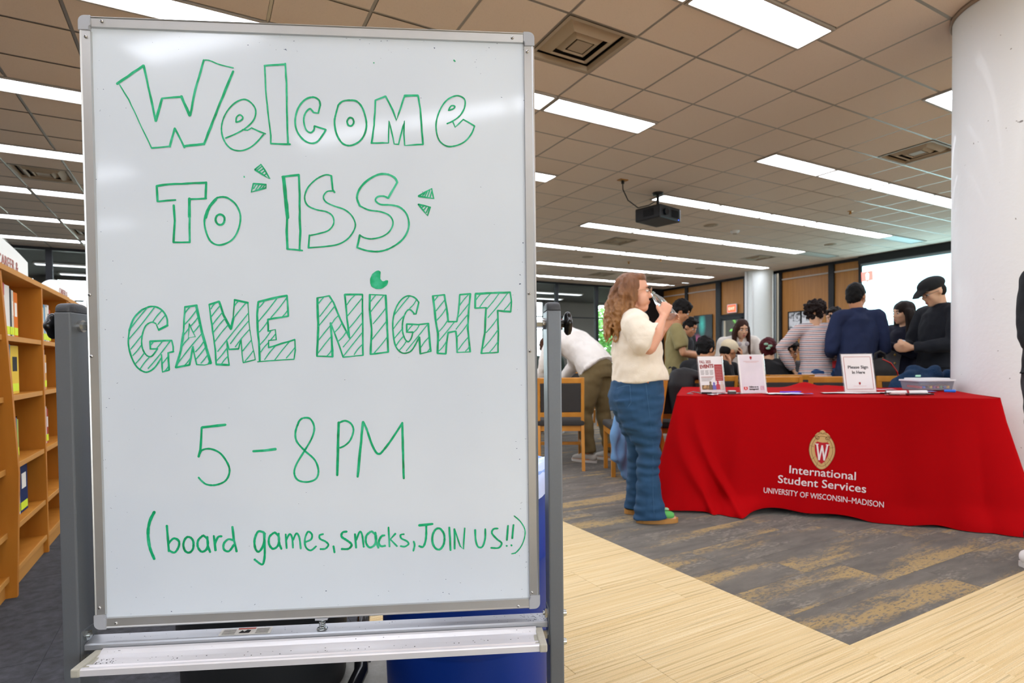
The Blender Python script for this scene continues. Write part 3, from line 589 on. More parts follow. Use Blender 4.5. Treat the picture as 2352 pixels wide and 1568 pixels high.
# ------------------------------------------------------------------ rolling whiteboard
INK = json.loads('''{"welcome":[[2.49,0,0,[-789,985,-684,1062]],[2.17,0,0,[-684,1063,-662,948,-642,838]],[2.49,0,0,[-642,838,-616,928]],[1.86,0,0,[-616,931,-544,939]],[2.8,0,0,[-539,942,-508,864]],[2.17,0,0,[-506,864,-483,971,-447,1092]],[1.24,1,0,[-447,1092,-424,1091,-385,1076,-330,1064]],[2.49,0,0,[-331,1050,-386,919,-454,747]],[2.49,0,0,[-454,749,-533,738]],[1.86,0,0,[-531,732,-568,811]],[2.17,0,0,[-568,809,-589,735]],[1.55,0,0,[-586,737,-661,728]],[1.24,0,0,[-661,729,-706,831,-744,921,-779,982]],[1.55,1,0,[-367,775,-329,792,-287,817,-253,852,-244,892,-261,922,-290,936,-327,920,-360,883,-379,839,-382,797,-369,757,-343,730,-307,724,-271,737,-240,763,-214,794]],[1.55,0,0,[-299,811,-278,809,-262,819,-233,806,-206,796]],[1.55,1,0,[-324,842,-321,862,-307,872,-296,860,-307,847,-324,841]],[1.86,0,0,[-206,1077,-121,1086]],[1.86,0,0,[-121,1089,-117,1006,-118,889,-116,756]],[1.55,0,0,[-204,1077,-202,979,-195,887,-185,789,-186,755]],[1.86,0,0,[-186,756,-107,755]],[1.86,1,0,[19,921,13,942,-11,953,-45,940,-73,903,-85,853,-78,810,-54,776,-24,761,4,768,29,800,40,819]],[1.86,0,0,[19,921,10,887,-9,889]],[1.86,1,0,[-9,889,-24,904,-43,885,-50,854,-41,817,-23,805,-9,817,-7,833]],[1.86,0,0,[-7,833,40,819]],[1.86,1,0,[93,923,111,939,139,944,170,940,194,910,208,854,202,810,180,775,142,755,108,763,84,801,76,851,83,888,93,923]],[1.86,1,0,[156,854,154,847,150,841,145,837,139,837,133,840,130,846,128,854,130,861,134,867,139,871,145,871,151,868,154,862,156,854]],[1.86,0,0,[247,947,290,965]],[1.86,0,0,[290,965,319,907,334,864,344,895,369,968]],[2.49,0,0,[369,969,426,972]],[1.86,0,0,[427,969,435,916,439,847,444,766]],[1.55,0,0,[444,766,367,760,364,807,367,864,341,764]],[1.55,0,0,[342,764,323,765,303,862,299,769,226,767]],[1.86,0,0,[228,767,240,842,247,947]],[1.55,1,0,[547,856,574,869,603,892,623,927,623,962,592,976,553,960,524,925,504,874,501,829,513,785,544,761,582,763,621,781,650,814,665,849]],[1.55,0,0,[571,868,582,842,617,876,665,849]],[1.55,1,0,[555,915,566,932,581,931,575,920,554,913]],[1.55,0,0,[580,1126,585,1121]],[1.24,0,0,[242,1104,244,1103]]],"to_iss":[[2.17,0,0,[-645,573,-596,581,-448,590]],[2.17,0,0,[-448,592,-452,525]],[1.86,0,0,[-449,525,-516,521]],[2.8,0,0,[-516,524,-518,447]],[2.17,0,0,[-517,447,-519,343]],[1.86,0,0,[-518,344,-584,343]],[2.17,0,0,[-583,343,-576,431,-579,496]],[1.86,0,0,[-571,517,-639,510]],[2.17,0,0,[-642,510,-644,574]],[1.86,1,0,[-404,529,-383,532,-360,526,-330,499,-314,453,-324,397,-352,353,-400,333,-436,349,-455,396,-458,439,-444,482,-420,516,-404,529]],[2.8,1,0,[-411,522,-438,488,-454,445]],[2.17,1,0,[-378,438,-380,429,-385,421,-392,417,-400,417,-407,421,-412,429,-414,438,-412,447,-407,455,-399,459,-391,459,-384,455,-379,448,-378,438]],[1.86,0,0,[-252,647,-227,669,-212,646,-193,610,-216,624,-252,647]],[1.86,0,0,[-259,589,-208,585,-209,572,-268,554,-259,589]],[1.24,0,0,[-243,645,-223,661]],[1.24,0,0,[-234,639,-217,652]],[1.24,0,0,[-224,632,-211,643]],[1.24,0,0,[-214,625,-205,632]],[1.24,0,0,[-259,568,-247,587]],[1.24,0,0,[-250,564,-235,586]],[1.24,0,0,[-238,565,-223,584]],[1.24,0,0,[-225,568,-214,583]],[1.24,0,0,[-296,619,-295,614]],[2.17,0,0,[-142,619,-73,628]],[2.17,0,0,[-74,628,-72,549,-74,449,-72,393,-77,312]],[1.86,0,0,[-65,312,-128,318]],[3.73,0,0,[-137,619,-130,529,-123,448]],[2.49,0,0,[-125,448,-128,392,-126,318]],[1.55,1,0,[59,627,35,630,-2,612,-37,577,-52,536,-41,502,-5,484,38,475,62,456,65,425,43,397,5,384,-35,375]],[1.86,0,0,[-35,377,-40,323]],[1.55,1,0,[-40,324,23,329,85,340,129,369,155,416,143,457,112,485,69,500,36,516,25,538,40,560,64,563]],[1.86,0,0,[59,627,62,594,64,569,72,557]],[2.17,1,0,[333,605,321,624,290,637,252,634,208,609,176,574,164,536,175,502]],[1.55,1,0,[175,502,212,485,262,478,299,462,313,431,298,396,266,373,222,363,191,368,173,379]],[2.17,0,0,[173,379,161,326]],[1.86,1,0,[161,326,203,313,253,310,303,326,354,364,379,415,372,466,344,497,306,507,262,509,241,525,250,541,276,544,294,536]],[2.17,0,0,[334,605,294,536]],[1.86,0,0,[422,547,478,579,486,537,422,546]],[1.86,0,0,[421,511,471,500,459,464,421,511]],[1.24,0,0,[440,549,449,559]],[1.24,0,0,[449,546,459,566]],[1.24,0,0,[460,545,470,572]],[1.24,0,0,[471,542,478,566]],[1.24,0,0,[437,499,444,504]],[1.24,0,0,[445,489,455,502]],[1.24,0,0,[454,477,465,500]]],"game":[[1.75,1,0,[-615,1,-616,30,-631,59,-655,76,-683,78,-714,65]],[2.02,1,0,[-714,65,-746,31,-765,-20]],[1.62,1,0,[-765,-20,-770,-72,-761,-123,-741,-167,-714,-189,-693,-190,-668,-172,-643,-135]],[2.29,0,0,[-650,-18,-614,1]],[1.35,0,0,[-650,-18,-658,4]],[1.48,1,0,[-660,8,-677,14,-699,1,-712,-28,-718,-65,-715,-94,-705,-116,-692,-127,-677,-124,-656,-96]],[1.89,0,0,[-656,-96,-684,-96,-685,-65]],[2.02,0,0,[-685,-65,-599,-62]],[1.48,0,0,[-599,-62,-594,-88,-594,-110]],[2.02,0,0,[-593,-108,-614,-113,-614,-147,-612,-183]],[1.62,0,0,[-612,-184,-639,-192,-641,-120]],[1.16,1,0,[-761,-12,-727,32,-692,75]],[1.16,1,0,[-769,-57,-715,8,-664,76]],[1.16,1,0,[-761,-96,-738,-67,-715,-38]],[1.16,1,0,[-671,17,-655,40,-636,61]],[1.16,1,0,[-754,-123,-736,-103,-720,-81]],[1.16,1,0,[-652,5,-637,25,-622,43]],[1.16,1,0,[-743,-155,-725,-135,-709,-113]],[1.16,1,0,[-684,-81,-677,-74,-672,-67]],[1.16,1,0,[-726,-178,-709,-153,-689,-130]],[1.16,1,0,[-658,-92,-647,-79,-637,-66]],[1.16,1,0,[-695,-177,-649,-122,-605,-64]],[1.16,1,0,[-637,-156,-626,-142,-615,-128]],[1.16,1,0,[-630,-188,-621,-179,-614,-168]],[2.29,0,0,[-544,76,-496,83]],[2.69,0,0,[-498,82,-489,29,-478,-30,-462,-96,-446,-158]],[1.21,0,0,[-445,-158,-470,-165,-502,-163]],[1.48,0,0,[-502,-163,-510,-125,-515,-88]],[1.89,0,0,[-515,-88,-531,-164]],[2.16,0,0,[-531,-164,-585,-174]],[2.42,0,0,[-585,-174,-564,-103,-552,-29]],[1.62,0,0,[-552,-29,-544,76]],[1.08,0,0,[-528,7,-505,-47,-533,-51,-528,7]],[1.16,1,0,[-545,49,-535,64,-523,77]],[1.16,1,0,[-546,4,-519,35,-495,68]],[1.16,1,0,[-552,-41,-541,-27,-531,-13]],[1.16,1,0,[-521,-1,-505,17,-491,36]],[1.16,1,0,[-560,-89,-547,-70,-531,-53]],[1.16,1,0,[-512,-29,-497,-12,-485,5]],[1.16,1,0,[-577,-157,-529,-94,-478,-33]],[1.16,1,0,[-552,-168,-538,-152,-526,-135]],[1.16,1,0,[-506,-110,-487,-89,-471,-66]],[1.16,1,0,[-504,-140,-484,-116,-466,-92]],[1.16,1,0,[-485,-157,-470,-140,-457,-122]],[1.16,1,0,[-456,-160,-454,-155,-449,-151]],[2.02,0,0,[-447,86,-407,99]],[2.42,0,0,[-407,99,-391,44,-362,-16]],[2.29,0,0,[-362,-16,-351,29]],[1.35,0,0,[-352,29,-345,105]],[2.29,0,0,[-345,105,-291,93]],[0.94,0,0,[-291,93,-288,6,-279,-68,-266,-145]],[1.35,0,0,[-266,-145,-315,-157]],[1.21,0,0,[-315,-157,-319,-124,-322,-60]],[1.48,0,0,[-322,-60,-333,-99]],[1.75,0,0,[-333,-99,-371,-101]],[1.21,0,0,[-371,-101,-379,-64]],[1.35,0,0,[-379,-64,-377,-116,-372,-166]],[2.02,0,0,[-372,-166,-424,-163]],[1.62,0,0,[-424,-163,-426,-104,-432,-49,-441,25,-447,86]],[1.16,1,0,[-440,68,-432,82,-420,93]],[1.16,1,0,[-440,35,-423,58,-404,81]],[1.16,1,0,[-436,2,-416,28,-395,53]],[1.16,1,0,[-433,-30,-410,0,-385,29]],[1.16,1,0,[-345,80,-338,91,-329,100]],[1.16,1,0,[-427,-67,-402,-33,-374,0]],[1.16,1,0,[-348,32,-325,62,-300,92]],[1.16,1,0,[-417,-109,-354,-30,-290,50]],[1.16,1,0,[-422,-148,-399,-122,-378,-93]],[1.16,1,0,[-365,-77,-329,-29,-290,17]],[1.16,1,0,[-403,-162,-391,-145,-376,-129]],[1.16,1,0,[-346,-91,-318,-53,-286,-17]],[1.16,1,0,[-316,-108,-299,-86,-281,-64]],[1.16,1,0,[-308,-151,-290,-130,-274,-108]],[2.29,0,0,[-248,97,-188,112,-132,123]],[1.75,0,0,[-132,123,-128,37]],[2.02,0,0,[-128,37,-212,23]],[1.75,0,0,[-212,23,-211,-26]],[1.48,0,0,[-211,-26,-182,-19,-179,-62,-210,-65,-211,-95]],[1.75,0,0,[-211,-95,-103,-62]],[1.35,0,0,[-103,-62,-102,-107,-108,-145]],[1.21,0,0,[-108,-145,-183,-149,-257,-154]],[2.16,0,0,[-249,97,-255,43,-254,-16,-250,-68,-248,-151]],[1.16,1,0,[-249,71,-235,85,-224,101]],[1.16,1,0,[-251,14,-210,63,-172,113]],[1.16,1,0,[-247,-29,-229,-8,-213,14]],[1.16,1,0,[-199,31,-165,71,-133,114]],[1.16,1,0,[-248,-85,-223,-57,-201,-26]],[1.16,1,0,[-152,35,-140,48,-130,62]],[1.16,1,0,[-243,-113,-229,-93,-212,-75]],[1.16,1,0,[-202,-63,-192,-51,-182,-38]],[1.16,1,0,[-228,-145,-207,-115,-182,-87]],[1.16,1,0,[-188,-149,-157,-108,-125,-70]],[1.16,1,0,[-140,-140,-122,-119,-104,-96]]],"night":[[1.44,0,0,[-7,113,42,122]],[1.84,0,0,[42,122,60,92,86,23,123,-57]],[1.97,0,0,[123,-57,114,23,106,127]],[1.97,0,0,[106,127,180,127]],[1.84,0,0,[180,127,179,23,178,-131]],[1.31,0,0,[178,-131,95,-138]],[1.58,0,0,[95,-138,69,-58,46,7]],[2.36,0,0,[46,7,49,-58,51,-136]],[1.58,0,0,[51,-136,-13,-133]],[2.23,0,0,[-13,-133,-6,-17,-7,113]],[1.13,1,0,[-5,87,6,101,18,115]],[1.13,1,0,[1,35,26,67,52,100]],[1.13,1,0,[-6,-8,29,35,63,77]],[1.13,1,0,[-5,-65,20,-33,46,-2]],[1.13,1,0,[52,6,63,23,77,37]],[1.13,1,0,[114,83,129,105,148,124]],[1.13,1,0,[-8,-119,18,-85,46,-51]],[1.13,1,0,[62,-32,79,-14,92,6]],[1.13,1,0,[115,35,147,74,179,113]],[1.13,1,0,[28,-132,39,-121,48,-107]],[1.13,1,0,[78,-69,96,-51,110,-30]],[1.13,1,0,[121,-17,150,17,178,53]],[1.13,1,0,[96,-95,138,-45,177,6]],[1.13,1,0,[97,-133,136,-84,176,-35]],[1.13,1,0,[141,-128,157,-105,177,-84]],[1.18,0,0,[211,127,277,124]],[2.1,0,0,[277,124,281,6,284,-118]],[1.71,0,0,[284,-118,210,-127]],[2.1,0,0,[210,-127,216,-19,209,63,211,127]],[1.13,1,0,[213,97,224,111,235,124]],[1.13,1,0,[213,53,240,88,268,122]],[1.13,1,0,[223,3,251,36,278,70]],[1.13,1,0,[217,-64,248,-26,278,12]],[1.13,1,0,[225,-122,254,-89,281,-54]],[1.58,1,0,[417,93,399,114,370,121,342,104,319,67,306,14,307,-44,316,-93,338,-120,363,-123,387,-108,417,-55]],[1.97,0,0,[417,-55,420,-127]],[1.31,0,0,[420,-127,465,-117]],[2.1,0,0,[465,-117,460,-61,456,3]],[1.71,0,0,[456,3,413,-2,364,1]],[1.97,0,0,[364,1,364,-34,390,-34]],[1.58,1,0,[390,-34,382,-61,369,-75,355,-61,346,-28,348,14,361,50,378,63,398,44]],[1.71,0,0,[394,44,404,44,417,93]],[1.13,1,0,[311,38,343,79,376,118]],[1.13,1,0,[307,-20,330,11,356,40]],[1.13,1,0,[378,68,394,84,407,104]],[1.13,1,0,[312,-59,328,-40,344,-21]],[1.13,1,0,[318,-91,332,-71,349,-52]],[1.13,1,0,[366,-31,377,-16,389,-3]],[1.13,1,0,[331,-111,347,-94,360,-75]],[1.13,1,0,[393,-35,407,-21,418,-3]],[1.13,1,0,[360,-115,407,-58,454,0]],[1.13,1,0,[424,-98,439,-76,456,-58]],[1.13,1,0,[451,-118,457,-111,462,-104]],[1.71,0,0,[477,121,526,126]],[2.1,0,0,[526,126,535,70,541,10]],[1.71,0,0,[541,10,578,10]],[1.71,0,0,[578,10,587,62,592,126]],[1.84,0,0,[592,126,638,130]],[1.97,0,0,[638,130,630,62,625,-21,634,-121]],[1.18,0,0,[634,-121,578,-123]],[1.84,0,0,[578,-123,577,-62,573,-31]],[1.84,0,0,[573,-31,540,-37]],[1.84,0,0,[540,-37,533,-83,529,-128]],[1.97,0,0,[529,-128,494,-126]],[2.23,0,0,[494,-126,497,-41,487,21,477,121]],[1.13,1,0,[481,98,490,109,499,120]],[1.13,1,0,[490,57,509,81,528,104]],[1.13,1,0,[491,15,514,40,533,68]],[1.13,1,0,[500,-33,521,-10,539,16]],[1.13,1,0,[590,78,609,104,631,128]],[1.13,1,0,[500,-73,534,-33,567,8]],[1.13,1,0,[583,28,607,57,631,87]],[1.13,1,0,[495,-120,516,-99,533,-74]],[1.13,1,0,[574,-23,600,10,628,43]],[1.13,1,0,[578,-57,603,-29,625,1]],[1.13,1,0,[584,-110,604,-83,626,-58]],[1.13,1,0,[614,-117,624,-108,631,-97]],[2.23,0,0,[660,130,811,136]],[1.58,0,0,[811,136,816,95,812,52]],[1.97,0,0,[812,52,755,57]],[1.84,0,0,[755,57,757,-22,755,-124]],[1.44,0,0,[755,-124,682,-128]],[2.1,0,0,[682,-128,698,-42,705,70]],[1.58,0,0,[705,70,658,68]],[2.1,0,0,[658,68,660,130]],[1.13,1,0,[661,102,671,116,682,128]],[1.13,1,0,[676,70,699,102,725,131]],[1.13,1,0,[706,62,736,96,763,133]],[1.13,1,0,[713,27,758,79,800,133]],[1.13,1,0,[704,-38,730,-9,753,22]],[1.13,1,0,[784,60,800,77,814,96]],[1.13,1,0,[691,-106,725,-67,756,-26]],[1.13,1,0,[716,-125,737,-102,755,-77]],[0.79,0,1,[254,223,252,223,248,225,244,225,240,223,235,220,230,216,226,212,223,206,220,200,218,194,217,188,217,182,217,176,219,170,221,165,226,161,231,158,237,155,244,154,250,154,257,155,265,158,272,163,278,167,282,173,284,178,285,182,285,184,283,184,280,184,276,182,271,180,266,180,261,182,257,186,254,190,252,195,252,201,252,206,253,212,254,218,254,223]]],"time":[[2.29,0,0,[-503,-548,-495,-518,-488,-425]],[2.62,0,0,[-486,-425,-392,-416]],[1.96,1,0,[-502,-546,-489,-521,-454,-516,-414,-537,-384,-585,-381,-621,-399,-653,-437,-668,-472,-665,-492,-650,-505,-634]],[2.62,0,0,[-282,-530,-234,-528,-190,-523]],[1.96,1,0,[-99,-426,-91,-406,-74,-394,-46,-398,-30,-434,-40,-478,-73,-535,-106,-589,-116,-628,-100,-658,-61,-666,-26,-653,-16,-617,-31,-572,-73,-531,-104,-491,-108,-455,-99,-422]],[2.62,0,0,[72,-415,67,-524,62,-641]],[1.96,1,0,[72,-418,99,-409,124,-423,133,-452,119,-492,97,-514,76,-524]],[2.62,0,0,[147,-650,161,-526,174,-415]],[2.29,1,0,[174,-415,188,-446,208,-509,226,-546,240,-554,254,-543,291,-496,339,-424]],[2.29,0,0,[339,-422,340,-530,342,-663]]],"invite":[[2.94,1,0,[-684,-773,-703,-812,-711,-861,-706,-919,-689,-970]],[2.29,0,0,[-636,-832,-633,-886,-630,-940]],[2.29,1,0,[-631,-907,-610,-887,-590,-898,-591,-923,-608,-946,-630,-936]],[2.29,1,0,[-531,-916,-533,-931,-539,-942,-547,-948,-556,-948,-565,-941,-570,-929,-572,-915,-569,-901,-563,-889,-555,-883,-546,-884,-538,-890,-532,-902,-531,-916]],[2.29,1,0,[-494,-880,-512,-898,-514,-926,-499,-947,-478,-935,-474,-899,-491,-878]],[2.29,1,0,[-475,-885,-474,-921,-465,-950]],[2.29,0,0,[-449,-882,-443,-944]],[2.29,1,0,[-445,-915,-432,-888,-417,-885]],[2.29,1,0,[-371,-903,-391,-899,-409,-916,-409,-941,-389,-949,-367,-921]],[2.29,0,0,[-373,-846,-368,-903,-358,-952]],[2.29,1,0,[-245,-875,-269,-871,-284,-906,-281,-943,-267,-956,-249,-929,-241,-879]],[2.29,1,0,[-245,-875,-243,-952,-247,-995,-257,-1011,-286,-988]],[2.29,1,0,[-205,-878,-223,-895,-225,-925,-210,-946,-189,-933,-184,-897,-201,-876]],[2.29,1,0,[-185,-882,-184,-919,-175,-948]],[1.96,0,0,[-156,-886,-153,-946]],[1.96,1,0,[-154,-911,-140,-886,-130,-901,-127,-945]],[1.96,1,0,[-126,-912,-112,-884,-100,-902,-95,-950]],[1.96,1,0,[-74,-922,-51,-911,-48,-890,-64,-879,-77,-910,-74,-944,-54,-959,-31,-942]],[1.96,1,0,[-1,-891,-16,-896,-14,-911,8,-923,20,-938,7,-954,-14,-955]],[1.96,0,0,[41,-944,45,-972]],[2.29,1,0,[98,-884,80,-887,76,-905,97,-921,117,-940,104,-958,75,-958]],[2.29,0,0,[132,-896,136,-955]],[1.96,1,0,[137,-922,152,-887,162,-901,168,-953]],[2.29,1,0,[198,-888,180,-905,178,-935,193,-956,215,-944,220,-907,202,-886]],[2.29,1,0,[218,-892,220,-929,230,-959]],[2.29,1,0,[257,-906,243,-910,232,-933,240,-952,259,-951]],[1.96,0,0,[274,-872,277,-956]],[1.96,0,0,[303,-900,281,-924,309,-955]],[1.96,1,0,[339,-904,325,-907,328,-922,350,-934,358,-947,342,-958,324,-955]],[1.96,1,0,[380,-937,384,-954,378,-978]],[2.62,0,0,[404,-868,462,-864]],[2.29,1,0,[435,-866,433,-926,421,-961,403,-958]],[2.29,1,0,[513,-931,510,-951,502,-967,492,-976,480,-975,470,-966,462,-949,460,-929,463,-909,471,-893,481,-885,493,-885,503,-895,511,-911,513,-931]],[1.96,0,0,[534,-881,538,-982]],[1.96,0,0,[556,-976,556,-889]],[1.64,0,0,[557,-892,580,-965,594,-979,601,-887]],[1.96,1,0,[646,-896,648,-942,658,-971,677,-971,689,-936,690,-894]],[1.96,1,0,[745,-894,726,-896,719,-914,741,-941,761,-959,748,-979,714,-978]],[1.96,0,0,[790,-883,784,-947]],[1.96,0,0,[814,-880,808,-940]],[1.96,0,0,[782,-971,784,-973]],[1.96,0,0,[803,-969,805,-972]],[1.31,1,0,[817,-841,847,-870,865,-912,853,-965,826,-1001,804,-1008]]]}''')
wb = thing('rolling_whiteboard', 'large portrait whiteboard on a grey rolling stand with green marker writing', 'whiteboard', (.2219, 1.2443, 0), -.4187)
BZ = 1.1015
def Bp(u, v, w=0.): return V3((u, -w, BZ+v))
M_board = mat('board_enamel', '#dbe3ea', .13, 0, 0, spec=.5); N, L, P = nodes(M_board); tc = N.new('ShaderNodeTexCoord')
n1 = N.new('ShaderNodeTexNoise'); n1.inputs['Scale'].default_value = 2.2; n1.inputs['Detail'].default_value = 3; L.new(tc.outputs['Object'], n1.inputs['Vector'])
n2 = N.new('ShaderNodeTexNoise'); n2.inputs['Scale'].default_value = 130; n2.inputs['Detail'].default_value = 2; L.new(mapped(N, L, tc.outputs['Object'], (1, 1, 1.6)), n2.inputs['Vector'])
sx = N.new('ShaderNodeSeparateXYZ'); L.new(tc.outputs['Object'], sx.inputs[0])
ex = math_n(N, L, 'ABSOLUTE', sx.outputs[0]); ez = math_n(N, L, 'ABSOLUTE', math_n(N, L, 'SUBTRACT', sx.outputs[2], BZ))
def mr(v, a, b):
    r = N.new('ShaderNodeMapRange'); r.inputs['From Min'].default_value = a; r.inputs['From Max'].default_value = b; L.new(v, r.inputs['Value']); return r.outputs[0]
edge_ = math_n(N, L, 'MAXIMUM', mr(ex, .36, .45), mr(ez, .52, .61))
spk = math_n(N, L, 'GREATER_THAN', math_n(N, L, 'ADD', n2.outputs['Fac'], math_n(N, L, 'MULTIPLY', edge_, .07)), .805)
c = mixc(N, L, mr(n1.outputs['Fac'], .3, .7), rgb('#dbe3ea'), rgb('#d2dae3'))
L.new(mixc(N, L, spk, c, rgb('#4b5a72')), P.inputs['Base Color'])
L.new(mr(n1.outputs['Fac'], -2.5, 4.5), P.inputs['Roughness']) if False else None
r_ = N.new('ShaderNodeMapRange'); r_.inputs['To Min'].default_value = .055; r_.inputs['To Max'].default_value = .11; L.new(n1.outputs['Fac'], r_.inputs['Value']); L.new(r_.outputs[0], P.inputs['Roughness'])
MB().box(Bp(0, 0, -.0085), (.890, .011, 1.214)).build('writing_panel', M_board, wb)
M_rail = mat('frame_aluminium', '#c3c4c3', .34, .78, .10, 9)
M_cor = mat('corner_plastic', '#a9abb0', .45, 0, .04)
def rail(horizontal, s):
    m = MB(); prof = [(.0, 0), (.004, .003), (.0035, .0045), (.0055, .003), (.0215, .002), (.0225, -.003), (.0225, -.02), (0, -.02)]  # (inwards, w)
    vs = []; 
    for e in (-1, 1):
        for a, w_ in prof:
            if horizontal: vs.append(Bp(e*(.4626-.024), s*(.625-a), w_))
            else: vs.append(Bp(s*(.4626-a), e*(.625-.030), w_))
    n = len(prof); F = [(i, (i+1) % n, n+(i+1) % n, n+i) for i in range(n)]+[tuple(range(n)), tuple(range(n, 2*n))[::-1]]
    return m.add(vs, F)
for h, s in ((1, 1), (1, -1), (0, -1), (0, 1)):
    o = rail(h, s).build('frame_rail', M_rail, wb)
    bmm = bmesh.new(); bmm.from_mesh(o.data); bmesh.ops.recalc_face_normals(bmm, faces=bmm.faces); bmm.to_mesh(o.data); bmm.free()
for su in (-1, 1):
    for sv in (-1, 1):
        R_ = .012; pts = []
        x1, z1 = .4632, .6256
        for k in range(7):
            a = math.pi/2*k/6; pts.append((x1-R_+R_*math.cos(a), z1-R_+R_*math.sin(a)))
        pts += [(x1-.0245, z1), (x1-.0245, z1-.0205), (x1-.0215, z1-.0235), (x1-.0215, z1-.0305), (x1, z1-.0305)]
        pts = [(su*x, sv*z) for x, z in pts]
        m = MB(); M_ = Matrix(((1, 0, 0), (0, 0, -1), (0, 1, 0)))
        m.extr(pts, .0, .0, None); m = MB(); n = len(pts)
        fr = [Bp(x, z, .0045) for x, z in pts]; bk = [Bp(x, z, -.021) for x, z in pts]
        m.add(fr+bk, [tuple(range(n)), tuple(range(n, 2*n))[::-1]]+[(i, (i+1) % n, n+(i+1) % n, n+i) for i in range(n)])
        o = m.build('frame_corner', M_cor, wb); bmm = bmesh.new(); bmm.from_mesh(o.data); bmesh.ops.recalc_face_normals(bmm, faces=bmm.faces); bmesh.ops.bevel(bmm, geom=[e for e in bmm.edges], offset=.0012, segments=2, affect='EDGES', clamp_overlap=True); bmm.to_mesh(o.data); bmm.free()
M_screw = mat('screw_steel', '#bdbcba', .25, .9, .1, 60); M_dark = mat('dark_hole', '#0a0a0a', .8)
sm = MB().lathe([(.0001, .0022), (.0022, .0018), (.0034, .0006), (.0036, -.001)], n=14).mesh('screw', M_screw); sh = MB().lathe([(.0001, .0024), (.0012, .0022)], n=6).mesh('screw_slot', M_dark)
for u, v in [(-0.4174, 0.6141), (-0.4491, 0.5827), (-0.4543, 0.063), (-0.4538, -0.0622), (-0.451, -0.58), (-0.4194, -0.6136), (0.4156, 0.6118), (0.4472, 0.5835), (0.446, 0.0649), (0.4467, -0.06), (0.4455, -0.5891), (0.4153, -0.6178)]:
    o = link('screw', sm, None, wb, Bp(u, v, .0035), (math.pi/2, 0, 0)); link('screw_slot', sh, None, o)
# marker writing
M_ink = mat('green_marker', '#0aa070', .45, 0, 0); N, L, P = nodes(M_ink); tc = N.new('ShaderNodeTexCoord')
n1 = N.new('ShaderNodeTexNoise'); n1.inputs['Scale'].default_value = 55; n1.inputs['Detail'].default_value = 4; L.new(tc.outputs['Object'], n1.inputs['Vector'])
n2 = N.new('ShaderNodeTexNoise'); n2.inputs['Scale'].default_value = 9; n2.inputs['Detail'].default_value = 2; L.new(tc.outputs['Object'], n2.inputs['Vector'])
r = N.new('ShaderNodeValToRGB'); cr_ = r.color_ramp; cr_.elements[0].position = .30; cr_.elements[0].color = rgb('#04854a'); cr_.elements[1].position = .75; cr_.elements[1].color = rgb('#55cfa6')
e_ = cr_.elements.new(.5); e_.color = rgb('#04ad72')
L.new(math_n(N, L, 'ADD', math_n(N, L, 'MULTIPLY', n1.outputs['Fac'], .55), math_n(N, L, 'MULTIPLY', n2.outputs['Fac'], .45)), r.inputs[0]); L.new(r.outputs[0], P.inputs['Base Color'])
M_ink2 = mat('green_marker_light', '#2db888', .5, 0, .25, 70)
def crv(P, n=6):
    P = [P[0]]+P+[P[-1]]; o = []
    for i in range(1, len(P)-2):
        p0, p1, p2, p3 = P[i-1:i+3]
        for k in range(n):
            t = k/n; o.append(((p1*2)+(p2-p0)*t+(p0*2-p1*5+p2*4-p3)*t*t+(p1*3-p0-p2*3+p3)*t**3)*.5)
    return o+[P[-2]]
def ribbon(mb, pts, hw, y, rnd):
    if len(pts) < 2: return
    vs = []; n = len(pts)
    ns = []
    for i in range(n):
        t = pts[min(i+1, n-1)]-pts[max(i-1, 0)]
        if t.length < 1e-7: t = V3((1, 0))
        t.normalize(); ns.append(V3((-t.y, t.x)))
    a = pts[0]-(pts[1]-pts[0]).normalized()*hw*.7; b = pts[-1]+(pts[-1]-pts[-2]).normalized()*hw*.7
    P = [a]+pts+[b]; K = [ns[0]]+ns+[ns[-1]]; Wd = [.45]+[1.]*n+[.45]
    for p, k, w_ in zip(P, K, Wd):
        h = hw*w_*(1+rnd.uniform(-.13, .13)); vs += [(p.x+k.x*h, y, BZ+p.y+k.y*h), (p.x-k.x*h, y, BZ+p.y-k.y*h)]
    mb.add(vs, [(2*i, 2*i+1, 2*i+3, 2*i+2) for i in range(len(P)-1)])
labs = {'welcome': 'outlined green word Welcome', 'to_iss': 'outlined green words To ISS with small rays', 'game': 'hatched green block word GAME', 'night': 'hatched green block word NIGHT with a crescent moon', 'time': 'thin green hours 5 - 8 PM', 'invite': 'green line (board games, snacks, JOIN US!!)'}
rnd = random.Random(3)
for g, Ls in INK.items():
    m = MB(); y0 = .0024; hat = MB()
    for si, (hw, smo, fill, q) in enumerate(Ls):
        pts = [V3((q[i]/2000, q[i+1]/2000)) for i in range(0, len(q), 2)]
        y = y0-.000004*(si % 40)
        if fill: m.add([(p.x, y, BZ+p.y) for p in pts], [tuple(range(len(pts)))]); ribbon(m, pts, .002, y-.0002, rnd); continue
        if not smo:
            o = []
            for a, b in zip(pts[:-1], pts[1:]):
                k = max(1, int((b-a).length/.012)); o += [a+(b-a)*(j/k)+V3((rnd.uniform(-1, 1), rnd.uniform(-1, 1)))*(.00035 if 0 < j else 0) for j in range(k)]
            pts = o+[pts[-1]]
        else: pts = crv(pts)
        thin = g in ('game', 'night') and len(q) == 6 and smo
        ribbon(hat if thin else m, pts, hw/1000, y, rnd)
    o = m.build('marker_writing', M_ink, wb); o['label'] = labs[g]
    if hat.v: hat.build('marker_hatching', M_ink2, o)
    bmm = bmesh.new()
